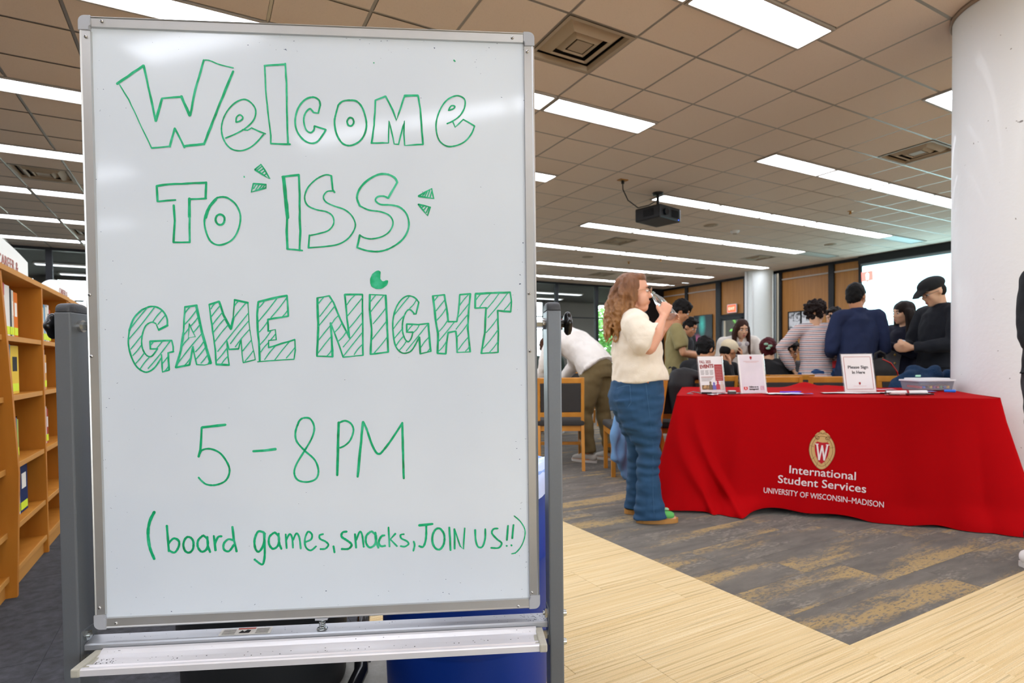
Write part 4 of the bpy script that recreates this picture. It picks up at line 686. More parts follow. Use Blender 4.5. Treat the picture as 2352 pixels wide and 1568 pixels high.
# posts, caps, knobs
M_post = mat('grey_powder_coat', '#6c7074', .42, .35, .05, 200, .04, 900)
M_cap = mat('post_cap', '#3a3b3e', .5, 0, .15, 60, .1, 300)
M_knob = mat('knob_black', '#0c0c0d', .28, 0, .05)
for s in (-1, 1):
    uc = s*.4975; po = MB().box((uc, .01, (BZ+.027+.10)/2), (.031, .060, BZ+.027-.10), bev=.003).build('post', M_post, wb)
    cp = MB(); n = 28; vs = []
    prz = [(1.03, 0), (1.03, .005), (1.0, .009), (.93, .0125), (.80, .0155), (.60, .0175), (.32, .0187), (.04, .019)]
    for k_, z_ in prz:
        for i in range(n):
            a_ = 2*math.pi*i/n; c_, d_ = math.cos(a_), math.sin(a_); e_x = math.copysign(abs(c_)**.35, c_); e_y = math.copysign(abs(d_)**.35, d_)
            vs.append((uc+e_x*.0155*(k_**.5), .010+e_y*.030*k_, BZ+.0275+z_))
    cp.add(vs, [(j*n+i, j*n+(i+1) % n, (j+1)*n+(i+1) % n, (j+1)*n+i) for j in range(len(prz)-1) for i in range(n)], True); cp.build('post_cap', M_cap, po)
    # pivot bolt and knob
    MB().cyl(Bp(s*.4826, 0, -.01), Bp(s*.476, 0, -.01), .0125, n=20).build('washer', M_screw, wb)
    MB().cyl(Bp(s*.476, 0, -.01), Bp(s*.4626, 0, -.01), .0088, n=6, smooth=False).build('pivot_bolt', mat('zinc', '#b6bcbc', .22, .9, .1), wb)
    MB().cyl(Bp(s*.513, 0, -.01), Bp(s*.526, 0, -.01), .0085, n=20).build('knob_stem', M_knob, wb)
    kb = MB(); nl = 5; P_ = []; R2 = 40
    for (rr, x) in ((.0001, .524), (.018, .524), (.0235, .5275), (.025, .532), (.0225, .5375), (.016, .5405), (.0001, .541)):
        for i in range(R2):
            a = 2*math.pi*i/R2; q = rr*(1+.10*math.cos(nl*a)); P_.append(Bp(s*x, q*math.sin(a), -.01+q*math.cos(a)))
    kb.add(P_, [(j*R2+i, j*R2+(i+1) % R2, (j+1)*R2+(i+1) % R2, (j+1)*R2+i) for j in range(6) for i in range(R2)], True); kb.build('tightening_knob', M_knob, wb)
    # foot, casters
    MB().box((uc, .01, .085), (.045, .56, .035), bev=.006).build('foot', M_post, wb)
    for e in (-1, 1):
        c0 = MB().lathe([(.0001, .0), (.03, .0), (.03, .012), (.0001, .014)], (uc, .01+e*.25, .055)).build('caster', M_knob, wb)
        MB().cyl((uc-.012, .01+e*.25, .0275), (uc+.012, .01+e*.25, .0275), .0275, n=20).build('wheel', M_blkm, c0); m = MB()
        for k in (-1, 1): m.box((uc+k*.016, .01+e*.25, .04), (.004, .03, .04))
        m.build('fork', M_screw, c0)
    # cross bar end bolts
    for vv, nm in ((-.641, 'bolt'), (-.705, 'bolt')):
        MB().cyl(Bp(s*.513, vv, -.005), Bp(s*.5225, vv, -.005), .009, .006, n=16).build(nm, mat('zinc', '#b6bcbc'), wb)
    MB().cyl(Bp(s*.482, -.636, .002), Bp(s*.473, -.636, .002), .0105, n=6, smooth=False).cyl(Bp(s*.473, -.636, .002), Bp(s*.469, -.636, .002), .005, n=10).build('hex_nut', mat('zinc', '#b6bcbc'), wb)
    MB().cyl(Bp(s*.482, -.684, .0), Bp(s*.468, -.684, .0), .010, n=6, smooth=False).build('hex_nut', mat('zinc', '#b6bcbc'), wb)
    # bracket ear
    MB().box(Bp(s*.4808, -.662, -.004), (.0026, .040, .078), bev=.001).build('bracket_plate', M_post, wb)
# cross bar (bent steel): sloping flange plus front lip
M_bar = mat('bar_steel', '#a8abb0', .34, .55, .06, 6)
cb = MB(); pr = [(-.022, -.6465), (.007, -.6515), (.010, -.654), (.010, -.664), (.0075, -.664), (.0075, -.655), (.006, -.6535), (-.022, -.6485)]
n = len(pr); vs = [Bp(e*.4785, v, w_) for e in (-1, 1) for w_, v in pr]
cb.add(vs, [tuple(range(n)), tuple(range(n, 2*n))[::-1]]+[(i, (i+1) % n, n+(i+1) % n, n+i) for i in range(n)])
o = cb.build('cross_bar', M_bar, wb); bmm = bmesh.new(); bmm.from_mesh(o.data); bmesh.ops.recalc_face_normals(bmm, faces=bmm.faces); bmm.to_mesh(o.data); bmm.free()
st = MB().box((0, 0, 0), (.105, .022, .0004)).build('warning_sticker', mat('sticker', '#c8c6c0', .5, 0, .2, 160), o, Bp(-.165, -.6485, -.0075), (.171, 0, 0))
MB().box((0, .0085, .0006), (.036, .004, .0004)).build('sticker_band', mat('sticker_red', '#a94a38', .5), st)
MB().extr([(-.014, -.006), (-.008, .003), (-.003, -.002), (.002, .004), (.010, .002), (.008, -.006)], .0004, .0008).build('sticker_symbol', M_dark, st)
m = MB()
for k in range(6):
    for e in (-1, 1): m.box((e*.034, -.0085+k*.003, .0005), (.026, .0008, .0003))
m.build('sticker_print', mat('print_grey', '#6d6c6a', .6), st)
# spring bolt under frame
sp = MB(); pts = []
for k in range(61):
    a = k/60*2*math.pi*4; pts.append(Bp(-.0066+.0060*math.cos(a), -.6265-.020*k/60, -.006)+V3((0, .0065*math.sin(a), 0)))
sp.tube(pts, .0012, 6).build('spring', mat('zinc', '#b6bcbc'), wb)
MB().box(Bp(-.0066, -.6265, -.004), (.026, .014, .005), bev=.001).build('catch_block', M_cor, wb); MB().cyl(Bp(-.0066, -.625, -.006), Bp(-.0066, -.650, -.006), .0032).lathe([(.0001, 0), (.010, 0), (.0115, -.0015)], Bp(-.0066, -.6475, -.006)).build('catch_pin', mat('zinc', '#b6bcbc'), wb)
# pen tray
M_tray = mat('tray_aluminium', '#efedf0', .34, .35, .05, 14)
tr = MB(); pr = [(.0125, -.6595), (.018, -.6610), (.028, -.6655), (.045, -.6675), (.060, -.6685), (.064, -.6660), (.068, -.6660), (.070, -.6685), (.078, -.6685), (.079, -.6640), (.0845, -.6640), (.0860, -.6665), (.0860, -.678), (.083, -.678), (.083, -.672), (.0125, -.672)]
n = len(pr); vs = [Bp(u, v, w_) for u in (-.440, .452) for w_, v in pr]
tr.add(vs, [tuple(range(n)), tuple(range(n, 2*n))[::-1]]+[(i, (i+1) % n, n+(i+1) % n, n+i) for i in range(n)])
o = tr.build('pen_tray', M_tray, wb); bmm = bmesh.new(); bmm.from_mesh(o.data); bmesh.ops.recalc_face_normals(bmm, faces=bmm.faces); bmm.to_mesh(o.data); bmm.free()
M_tc = mat('tray_cap', '#b5b1a3', .5, 0, .12, 120)
for s, uc in ((-1, -.447), (1, .4585)):
    m = MB().box(Bp(uc, -.6705, .0505), (.016, .077, .017), bev=.003).box(Bp(uc-s*.008, -.6695, .0505), (.014, .066, .006), bev=.002); m.build('tray_end_cap', M_tc, o)
m = MB()
for k in range(150):
    u = rnd.choice((rnd.uniform(-.43, -.39), rnd.uniform(-.43, .44), rnd.uniform(-.43, .44))); w_ = rnd.uniform(.02, .062); s = rnd.uniform(.0004, .0011)
    m.box(Bp(u, -.6612-.0062*min(1, max(0, (w_-.018)/.012))-.0018*max(0, (w_-.03)/.03)*.5+.0003, w_), (s*2, s*1.5, s*.6))
for k in range(110):
    u = rnd.choice((rnd.uniform(.42, .475), rnd.uniform(-.47, .47))); w_ = rnd.uniform(-.020, .006); s = rnd.uniform(.0003, .0008)
    m.box(Bp(u, -.6465-(w_+.022)*.172+.0002, w_), (s*2, s*1.5, s*.5))
tag(m.build('marker_dust', mat('dust', '#231d26', .9), wb), kind='stuff')
# ------------------------------------------------------------------ bins behind the board
def bin_(name, lab, c, rz, col_, rim, linercol, hgt=.70):
    t = thing(name, lab, 'bin', c, rz); R = .255 if 'blue' in lab else .245
    prof = [(.0001, .0), (R*.95, .0), (R*.975, .02), (R*1.0, .20), (R*1.005, .21), (R*1.02, .215), (R*1.02, hgt*.62), (R*1.02, hgt*.63), (R*.985, hgt*.64), (R, hgt-.03), (R-.012, hgt-.03), (R*.90, .02), (.0001, .02)]
    MB().lathe(prof, n=48).build('bin_body', mat(name+'_plastic', col_, .5, 0, .16, 3, .03, 90, spec=.3), t)
    MB().lathe([(R, hgt-.055), (R+.014, hgt-.05), (R+.016, hgt), (R-.004, hgt+.004), (R-.012, hgt-.03)], n=48).build('rim', mat(name+'_rim', rim, .4, 0, .05), t)
    m = MB(); n = 96; vs = []
    for r0, z in ((R+.019, hgt-.065), (R+.022, hgt-.02), (R+.008, hgt+.012), (R-.02, hgt+.004), (R-.05, hgt-.20)):
        for i in range(n):
            a = 2*math.pi*i/n; k = .004*math.sin(a*17+z*9)+.003*math.sin(a*31+z*23); vs.append(((r0+k)*math.cos(a), (r0+k)*math.sin(a), z+.012*math.sin(a*5)))
    m.add(vs, [(j*n+i, j*n+(i+1) % n, (j+1)*n+(i+1) % n, (j+1)*n+i) for j in range(4) for i in range(n)], True); m.build('bin_liner', mat(name+'_liner', linercol, .3, 0, .08), t)
    for s in (-1, 1): MB().tube([(s*(R-.005), -.06, hgt-.16), (s*(R+.03), -.05, hgt-.16), (s*(R+.03), .05, hgt-.16), (s*(R-.005), .06, hgt-.16)], .008).build('handle', mat(name+'_plastic', col_), t)
bin_('recycling_bin', 'blue round recycling bin with pale liner, behind the right of the whiteboard', (.724, 1.626, 0), .3, '#063085', '#7f9fdc', '#b9c8ee')
bin_('waste_bin', 'dark grey waste bin behind the lower middle of the whiteboard', (.17, 1.945, 0), .4, '#232425', '#303234', '#17181a')
t = thing('base_plate', 'scuffed grey slotted metal plate on the floor between the two bins', 'plate', (.44, 1.90, 0), -.4)
m = MB().box((0, 0, .006), (.34, .46, .012), bev=.003); m.build('plate', mat('scuffed_metal', '#8b867e', .6, .2, .35, 20, .2, 60), t)
m = MB()
for k in range(6): m.box((.03, -.20+k*.07, .0125), (.03, .012, .001))
m.build('slot', M_dark, t)
tag(MB().tube([(.36, 1.68, .03), (.42, 1.76, .06), (.46, 1.90, .12), (.50, 2.02, .16)], .022, 12).build('vacuum_hose', mat('shiny_black', '#1a1a1c', .18, .2)), 'shiny black tube lying beside the blue bin', 'tube')
# ------------------------------------------------------------------ bookcases
M_oak = mat('honey_wood', '#b9762a', .7, 0, 0, spec=.15); N, L, P = nodes(M_oak); tc = N.new('ShaderNodeTexCoord'); g = N.new('ShaderNodeTexNoise'); g.inputs['Scale'].default_value = 1.; g.inputs['Detail'].default_value = 4
L.new(mapped(N, L, tc.outputs['Object'], (14, 14, 3)), g.inputs['Vector']); L.new(mixc(N, L, g.outputs['Fac'], rgb('#a9651a'), rgb('#c98632')), P.inputs['Base Color'])
M_edge = mat('edge_band', '#c58c45', .7, 0, .08, 12, spec=.12)
def bookcase(lab, X, ys, top=1.47, h0=0.):
    t = thing('bookcase', lab, 'bookcase', (X, (ys[0]+ys[-1])/2, 0)); yc = (ys[0]+ys[-1])/2; Lg = ys[-1]-ys[0]
    def up(y, wide):
        # side profile leaning: deeper towards the floor
        f0 = .025 if wide else 0.
        prof = [(-.36, 0), (f0*.8, 0), (f0*1.5, .55), (f0*.8, .95), (-f0*.3, top-.02), (-.36, top-.02)]
        n = len(prof); vs = [(x, y-yc+e*.013, z) for e in (-1, 1) for x, z in prof]
        o = MB().add(vs, [tuple(range(n)), tuple(range(n, 2*n))[::-1]]+[(i, n+i, n+(i+1) % n, (i+1) % n) for i in range(n)]).build('upright', M_oak, t)
        m = MB()
        if not wide:
            for z in (.38, .41, .44, .47, .66, .69, .72, .75, .97, 1.0, 1.03, 1.24, 1.27, 1.3): m.cyl((-.12, y-yc-.0135, z), (-.12, y-yc-.014, z), .004, n=8)
            m.build('peg_hole', M_dark, o)
    for i, y in enumerate(ys): up(y, i % 2 == 1 and len(ys) > 3)
    MB().box((-.18, 0, top-.012), (.365, Lg+.05, .026), bev=.002).build('top_board', M_edge, t)
    MB().box((-.17, 0, .04), (.30, Lg, .08)).build('plinth', M_edge, t)
    MB().box((-.36, 0, top/2), (.014, Lg, top)).build('back_panel', M_oak, t)
    for a, b in zip(ys[:-1], ys[1:]):
        for z, d in ((.098, .352), (.290, .350), (.570, .350), (.887, .350), (1.161, .350)):
            m = MB(); sag = .0; w_ = b-a-.03
            m.box((-.36+d/2, (a+b)/2-yc, z-.012), (d, w_, .022)); o = m.build('shelf', M_oak, t); MB().box((-.36+d+.002, (a+b)/2-yc, z-.012), (.006, w_, .024), bev=.001).build('edge_strip', M_edge, o)
    return t
BX = -.75
ys1 = [2.53, 3.25, 3.95, 4.66]
bookcase('honey wood bookcase left of the whiteboard, nearest the viewer', BX, ys1)
bookcase('second honey wood bookcase continuing behind the first toward the glass', BX-.01, [4.72, 5.42, 6.12, 6.82])
M_ylw = mat('spine_sticker', '#d9ef3a', .7, 0, .05, spec=.1)
def book(y, w_, h, d, c, z, lab, grp, lean=0., white=None):
    t = thing('book', lab, 'book', (BX-.045, y, z), 0, grp); t.rotation_euler = (lean, 0, 0)
    cm_ = mat('cover_'+c, c, .75, 0, .06, 20, spec=.1)
    MB().box((-d/2, 0, h/2), (d, w_, h), bev=.0015).build('cover', cm_, t)
    MB().box((-d/2-.003, 0, h/2), (d-.002, w_-.005, h+.002)).build('pages', mat('paper_edge', '#e6e0d2', .8, 0, .05), t)
    MB().box((.0004, 0, .032), (.001, w_*.86, .038)).build('spine_label', M_ylw, t)
    if white: MB().box((.0004, 0, h*.62), (.001, w_*.55, h*.3)).build('spine_title', mat('title_'+white, white, .7, spec=.1), t)
shelf_books = {
 ('near bay', 1.161): (3.285, [('#9fb53a', .02, .25), ('#c9cdd8', .028, .24), ('#23489c', .03, .25), ('#e0c94a', .018, .245), ('#c25b6a', .02, .25), ('#e9e7e2', .05, .245), ('#3b3d40', .02, .235), ('#d6d2c6', .022, .23), ('#e0771a', .045, .225)]),
 ('near bay', .887): (3.285, [('#dcdad4', .02, .20), ('#2b4f93', .034, .235), ('#c1563e', .014, .225), ('#d8dbe0', .04, .21), ('#4a87b8', .024, .24), ('#e6c343', .075, .235)]),
 ('near bay', .570): (3.50, [('#b9c3cf', .05, .235), ('#49699a', .02, .20), ('#a7b65a', .018, .19)]),
 ('near bay', .290): (3.56, [('#e8e8ea', .035, .215), ('#1f2d5c', .075, .25)]),
 ('middle bay', 1.161): (3.985, [('#4f8f86', .02, .22), ('#e9e7e2', .03, .225), ('#e79a38', .022, .21), ('#d3607e', .035, .22), ('#8cc1ad', .04, .21), ('#efe9c8', .03, .2), ('#6f9fbf', .03, .22), ('#dbdcd0', .04, .21), ('#e9e7e2', .03, .225), ('#a94632', .03, .2)]),
 ('middle bay', .887): (3.985, [('#3a76c4', .025, .225), ('#222426', .012, .235), ('#d9c63a', .012, .235), ('#e4dfd5', .028, .215), ('#8fb5a5', .034, .225), ('#2c2e30', .03, .24), ('#c9cdd8', .03, .23), ('#dd9f47', .03, .2)]),
 ('middle bay', .570): (3.985, [('#e0ded8', .02, .22), ('#c8472a', .02, .21), ('#2f7fae', .045, .24), ('#d8dbe0', .02, .235), ('#e6c71f', .022, .225), ('#35568f', .02, .21), ('#eceae4', .03, .215), ('#a94632', .03, .2)]),
 ('middle bay', .290): (3.985, [('#c9cdd8', .02, .21), ('#26221f', .035, .235), ('#8c1f2b', .014, .2), ('#1a1a1c', .03, .235), ('#6b8f4a', .03, .2), ('#ebe4d6', .03, .19)]),
 ('front bay', .570): (2.62, [('#d8dbe0', .03, .22), ('#456fa8', .03, .23), ('#d9b13a', .03, .22)]),
 ('far bay', 1.161): (4.70-.01, []),
}
cn = {'#9fb53a': 'lime green', '#c9cdd8': 'pale grey', '#23489c': 'royal blue', '#e0c94a': 'thin yellow', '#c25b6a': 'rose', '#e9e7e2': 'thick white', '#3b3d40': 'charcoal', '#d6d2c6': 'cream', '#e0771a': 'bright orange', '#dcdad4': 'white', '#2b4f93': 'dark blue', '#c1563e': 'thin red', '#d8dbe0': 'light grey', '#4a87b8': 'sky blue', '#e6c343': 'thick yellow', '#b9c3cf': 'spiral bound grey', '#49699a': 'slate blue', '#a7b65a': 'olive', '#e8e8ea': 'white', '#1f2d5c': 'navy', '#4f8f86': 'teal', '#e79a38': 'orange', '#d3607e': 'pink', '#8cc1ad': 'mint', '#efe9c8': 'ivory', '#6f9fbf': 'blue grey', '#dbdcd0': 'off white', '#a94632': 'brick red', '#3a76c4': 'bright blue', '#222426': 'thin black', '#d9c63a': 'thin yellow', '#e4dfd5': 'beige', '#8fb5a5': 'sage green', '#2c2e30': 'black', '#dd9f47': 'amber', '#e0ded8': 'white', '#c8472a': 'vermilion', '#2f7fae': 'blue', '#e6c71f': 'yellow', '#35568f': 'dark blue', '#eceae4': 'ivory', '#26221f': 'black', '#8c1f2b': 'maroon', '#1a1a1c': 'jet black', '#6b8f4a': 'green', '#ebe4d6': 'cream', '#456fa8': 'blue', '#d9b13a': 'yellow'}
zn = {1.161: 'top shelf', .887: 'second shelf', .570: 'third shelf', .290: 'fourth shelf'}
rb = random.Random(5)
for (bay, z), (y, Ls) in shelf_books.items():
    seen = {}
    fk = {('near bay', 1.161): 1.55, ('near bay', .887): 1.85, ('near bay', .290): 1.9, ('near bay', .570): 1.5}.get((bay, z), 1.3)
    for i, (c, w_, h) in enumerate(Ls):
        w_ = w_*fk; nm = cn[c]; lab = '%s book, %s on the %s of the %s' % (nm, 'first' if i == 0 else ('last' if i == len(Ls)-1 else ordn[i]), zn[z], bay)
        book(y+w_/2, w_-.001, h, .17+rb.uniform(0, .03), c, z, lab, 'books on the %s, %s' % (zn[z], bay), 0, rb.choice([None, '#f2efe6', '#2a2a2e']) if w_ > .024 else None); y += w_
# arched signs on top of the bookcase
M_sign = mat('sign_white', '#e8ebe9', .45, 0, .02); M_sred = mat('sign_red_text', '#a8655c', .6)
def arch(lab, X, y0, y1, zb, ze, zp, txt, ty, sz=.085):
    t = thing('shelf_sign', lab, 'sign', (X, (y0+y1)/2, zb), math.radians(90)); h = (y1-y0)/2; n = 24; pts = [(-h, 0), (h, 0)]
    for k in range(n+1):
        x = h-2*h*k/n; pts.append((x, (ze-zb)+(zp-ze)*(1-(x/h)**2)))
    M_ = Matrix(((1, 0, 0), (0, 0, 1), (0, 1, 0)))
    o = MB().extr(pts, -.009, .009, M_).build('sign_board', M_sign, t); bmm = bmesh.new(); bmm.from_mesh(o.data); bmesh.ops.recalc_face_normals(bmm, faces=bmm.faces); bmm.to_mesh(o.data); bmm.free()
    if txt: text(txt, sz, M_sred, t, (ty, -.0105, .055), (math.pi/2, 0, 0))
arch('near arched white sign with red CAREER lettering on the bookcase top', -.86, 2.75, 4.17, 1.47, 1.612, 1.665, 'CAREER &', .33, .078)
arch('partly hidden arched white sign on the back of the bookcase', -.95, 3.62, 4.80, 1.47, 1.475, 1.575, None, 0)
arch('farther arched white sign with red CAREER lettering', -.86, 4.45, 5.62, 1.47, 1.50, 1.615, 'CAREER &', .08, .06)
arch('farthest arched white sign, just its curve showing by the post', -.86, 5.8, 6.8, 1.47, 1.50, 1.60, None, 0)
# ------------------------------------------------------------------ sign-in table with red cloth
TF = V3((2.923, 2.907, 0)); TR = V3((.669, -.743, 0)); TB = V3((.743, .669, 0)); TZ = .764; TW = 1.83; TD = .90
t = thing('folding_table', 'folding table hidden beneath the red cloth', 'table', TF+TR*TW/2+TB*TD/2, math.atan2(TR.y, TR.x))
MB().box((0, 0, TZ-.028), (TW, TD, .035), bev=.006).build('tabletop', mat('laminate', '#b9b3a6', .5), t)
for sx_ in (-1, 1):
    m = MB()
    for sy_ in (-1, 1): MB().cyl((sx_*.75, sy_*.32, 0), (sx_*.75, sy_*.32, TZ-.045), .014).build('leg', M_post, t)
def sstep(a, b, x):
    x = max(0., min(1., (x-a)/(b-a))); return x*x*(3-2*x)
def cloth_pt(p, h):
    """p along the perimeter starting at front-left going right; h 0 top edge .. 1 hem"""
    per = 2*(TW+TD); p %= per; r = .035
    def base(p):
        if p < TW: return V3((p, 0)), V3((0, -1))
        if p < TW+TD: return V3((TW, p-TW)), V3((1, 0))
        if p < 2*TW+TD: return V3((TW-(p-TW-TD), TD)), V3((0, 1))
        return V3((0, TD-(p-2*TW-TD))), V3((-1, 0))
    cs = [0, TW, TW+TD, 2*TW+TD, per]; dc = min(abs(p-c) for c in cs)
    q, n = base(p)
    if dc < .16:   # swing the normal around the corner
        a, na = base(p-.16 if p >= .16 else p-.16+per); b, nb = base((p+.16) % per)
        c0 = min(cs, key=lambda c: abs(p-c)); k = (p-c0+.16)/.32; n = (na*(1-k)+nb*k).normalized() if (na*(1-k)+nb*k).length > .1 else n
    d = .010+h*.095
    d += h*.13*math.exp(-(dc/.17)**2)
    side = 1. if (p > TW and p < TW+TD) or p > 2*TW+TD else 0.
    front = p < TW
    d += -.06*side*h
    # folds : stronger by the corners
    amp = h*(.008+.020*math.exp(-(dc/.30)**2))*(.35 if p > TW else 1.)
    d += amp*(math.sin(p*17+.6)+.5*math.sin(p*31+2))
    if front:
        s = p
        d += .020*h*math.sin(s*5.2+1.)*h
        g = math.exp(-((s-.11-.30*h**2)/.030)**2)*h*.055; d += g        # long curving folds running off the left corner
        g = math.exp(-((s-.03-.20*h**2)/.025)**2)*h*.045; d += g
        g = math.exp(-((s-TW+.12)/.02)**2)*h*.02; d -= g
        d += .13*math.exp(-((s-.34)/.13)**2)*sstep(.86, 1., h)           # hem pooled on the floor
        d += .06*math.exp(-((s-1.72)/.12)**2)*sstep(.8, 1., h)
        d += .03*math.exp(-((s-1.35)/.10)**2)*sstep(.85, 1, h)
    z = (TZ+.002)*(1-h)
    if front:
        s = p; lift = .035*math.exp(-((s-.72)/.28)**2)+.012*math.sin(s*14); z += max(0., lift)*h+.006*h
    else: z += .006
    z += .008*(1-h)*0
    if h < .06: z -= .004*(h/.06)
    w_ = q+n*d
    return TF+TR*w_.x+TB*w_.y+V3((0, 0, max(.006, z)))
per = 2*(TW+TD); NP = 420; NH = 44; vs = []; F = []
for j in range(NH+1):
    h = (j/NH)
    for i in range(NP): vs.append(cloth_pt(per*i/NP, h))
F = [(j*NP+i, (j+1)*NP+i, (j+1)*NP+(i+1) % NP, j*NP+(i+1) % NP) for j in range(NH) for i in range(NP)]
m = MB(); m.add(vs, F, True)
nx, ny = 60, 30; vt = []
for j in range(ny+1):
    for i in range(nx+1):
        u = i/nx; v = j/ny; ed = min(u, 1-u, v, 1-v)
        z = TZ+.0035+.003*noise.noise(V3((u*6, v*4, 1)))*min(1, ed*12)
        z += .045*math.exp(-((u-.50)/.05)**2-((v-.93)/.10)**2)+.018*math.exp(-((u-.62-(.9-v)*.4)/.03)**2)*sstep(.3, .9, v)*(1 if v < .98 else 0)
        z += .02*v
        w_ = V3((TW*u, TD*v)); d_ = .010; ex_ = V3(((-d_ if i == 0 else d_ if i == nx else 0), (-d_ if j == 0 else d_ if j == ny else 0)))
        if i in (0, nx) or j in (0, ny): z = TZ+.001+.018*v
        w_ += ex_; vt.append(TF+TR*w_.x+TB*w_.y+V3((0, 0, z)))
m.add(vt, [(j*(nx+1)+i, j*(nx+1)+i+1, (j+1)*(nx+1)+i+1, (j+1)*(nx+1)+i) for j in range(ny) for i in range(nx)], True)
M_red = mat('red_cloth', '#ac0007', .9, 0, .05, 3, .2, 700, spec=.12)
cl = m.build('tablecloth', M_red); tag(cl, 'long red tablecloth printed with a crest, draped to the floor over the sign-in table', 'tablecloth')
# printing on the cloth front, laid on its folds
def on_cloth(me, s0, z0, rot=-.058, lift=.004):
    for v in me.vertices:
        x = v.co.x*math.cos(rot)-v.co.y*math.sin(rot); y = v.co.x*math.sin(rot)+v.co.y*math.cos(rot); dz = v.co.z
        h = 1-(z0+y)/(TZ+.002); P = cloth_pt(s0+x, h)
        tz = cloth_pt(s0+x, h+.01)-cloth_pt(s0+x, h-.01); ts = cloth_pt(s0+x+.01, h)-cloth_pt(s0+x-.01, h); n = tz.cross(ts).normalized()
        if n.dot(TB) > 0: n = -n
        P.z = z0+y; v.co = P+n*(lift+dz)
    me.update()
M_pw = mat('print_white', '#e9dcdc', .8, 0, .03); M_pt = mat('print_tan', '#cda56c', .8, 0, .06, 60); M_pl = mat('print_line', '#6d4a2c', .8); M_pr = mat('print_red', '#b80f22', .8)
for s, sz, wd, s0, z0, b_ in (('International', .072, .375, .885, .262, .0003), ('Student Services', .072, .497, .877, .192, .0003), ('UNIVERSITY OF WISCONSIN\u2013MADISON', .05, .672, .878, .118, 0.)):
    me = text_mesh(s, sz, 'CENTER', 0, b_); me.materials.clear(); me.materials.append(M_pw); xs_ = [v.co.x for v in me.vertices]; k = wd/(max(xs_)-min(xs_)); c0 = (max(xs_)+min(xs_))/2
    for v in me.vertices: v.co.x = (v.co.x-c0)*k
    bmm = bmesh.new(); bmm.from_mesh(me); bmesh.ops.triangulate(bmm, faces=bmm.faces); bmesh.ops.subdivide_edges(bmm, edges=[e for e in bmm.edges if e.calc_length() > .02], cuts=1); bmm.to_mesh(me); bmm.free()
    on_cloth(me, s0, z0); link('printed_text', me, None, cl)
def blob(fn, n=48): return [fn(2*math.pi*k/n) for k in range(n)]
def shield(a, sx=1., sy=1.):
    # egg shaped outline, pointed below
    c, s = math.cos(a), math.sin(a); y = s*(.105 if s > 0 else .122)
    x = c*.075*(1-.16*max(0, -s)**1.2 if s < 0 else 1)
    if s < 0: x = c*.075*(1-.22*(-s)**1.5)
    return (x*sx, y*sy)
def fan(pts, z):
    m = MB(); c = V3((sum(p[0] for p in pts)/len(pts), sum(p[1] for p in pts)/len(pts), z)); vs = [c]; rings = 4
    for r_i in range(1, rings+1): vs += [c+(V3((p[0], p[1], z))-c)*(r_i/rings) for p in pts]
    n = len(pts); F = [(0, 1+i, 1+(i+1) % n) for i in range(n)]+[(1+(r-1)*n+i, 1+r*n+i, 1+r*n+(i+1) % n, 1+(r-1)*n+(i+1) % n) for r in range(1, rings) for i in range(n)]
    return m.add(vs, F)
def line2(m, pts, w_, z):
    for a, b in zip(pts[:-1], pts[1:]):
        a = V3((a[0], a[1])); b = V3((b[0], b[1])); d = (b-a)
        if d.length < 1e-6: continue
        d.normalize(); n = V3((-d.y, d.x))*w_/2; a -= d*w_*.3; b += d*w_*.3
        m.add([(a.x+n.x, a.y+n.y, z), (a.x-n.x, a.y-n.y, z), (b.x-n.x, b.y-n.y, z), (b.x+n.x, b.y+n.y, z)], [(0, 1, 2, 3)])
    return m
cs0, cz0 = .888, .428
cr1 = fan(blob(lambda a: shield(a)), 0)
cr1.v = cr1.v; top = fan([(-.045, .09), (-.03, .108), (-.018, .112), (-.012, .122), (0, .128), (.012, .122), (.018, .112), (.03, .108), (.045, .09)], 0); cr1.add(top.v, top.f)
me = cr1.mesh('crest', M_pt); on_cloth(me, cs0, cz0, lift=.003); crest = link('crest', me, None, cl)
m = MB(); line2(m, blob(lambda a: shield(a, 1, 1))+[shield(0)], .0022, 0); line2(m, blob(lambda a: shield(a, .82, .84))+[shield(0, .82, .84)], .0018, 0)
for a in (.25, .9, 2.2, 2.9, 3.7, 4.2, 5.2, 5.7): 
    p, q = shield(a, 1, 1), shield(a, .62, .66); line2(m, [p, q], .0015, 0)
for s in (-1, 1):
    line2(m, [(s*(.028+.014*math.cos(k*.5)*(1-k/16)), .074+.016*math.sin(k*.5)*(1-k/16)) for k in range(15)], .003, 0)
    line2(m, [(s*.002, .10), (s*.010, .112), (s*.022, .108)], .002, 0)
me = m.mesh('crest_lines', M_pl); on_cloth(me, cs0, cz0, lift=.0045); link('crest_lines', me, None, crest)
me = fan([(-.043, .038), (-.03, .052), (0, .047), (.03, .052), (.043, .038), (.042, 0), (.035, -.035), (.02, -.068), (0, -.088), (-.02, -.068), (-.035, -.035), (-.042, 0)], 0).mesh('crest_field', M_pr); on_cloth(me, cs0, cz0, lift=.005); link('crest_field', me, None, crest)
m = MB(); line2(m, [(-.030, .034), (-.015, -.062), (0, .028), (.015, -.062), (.030, .034)], .0095, 0)
for x in (-.032, .032): line2(m, [(x-.009, .036), (x+.009, .036)], .005, 0)
me = m.mesh('crest_letter', M_pw); on_cloth(me, cs0, cz0, lift=.0065); link('crest_letter', me, None, crest)
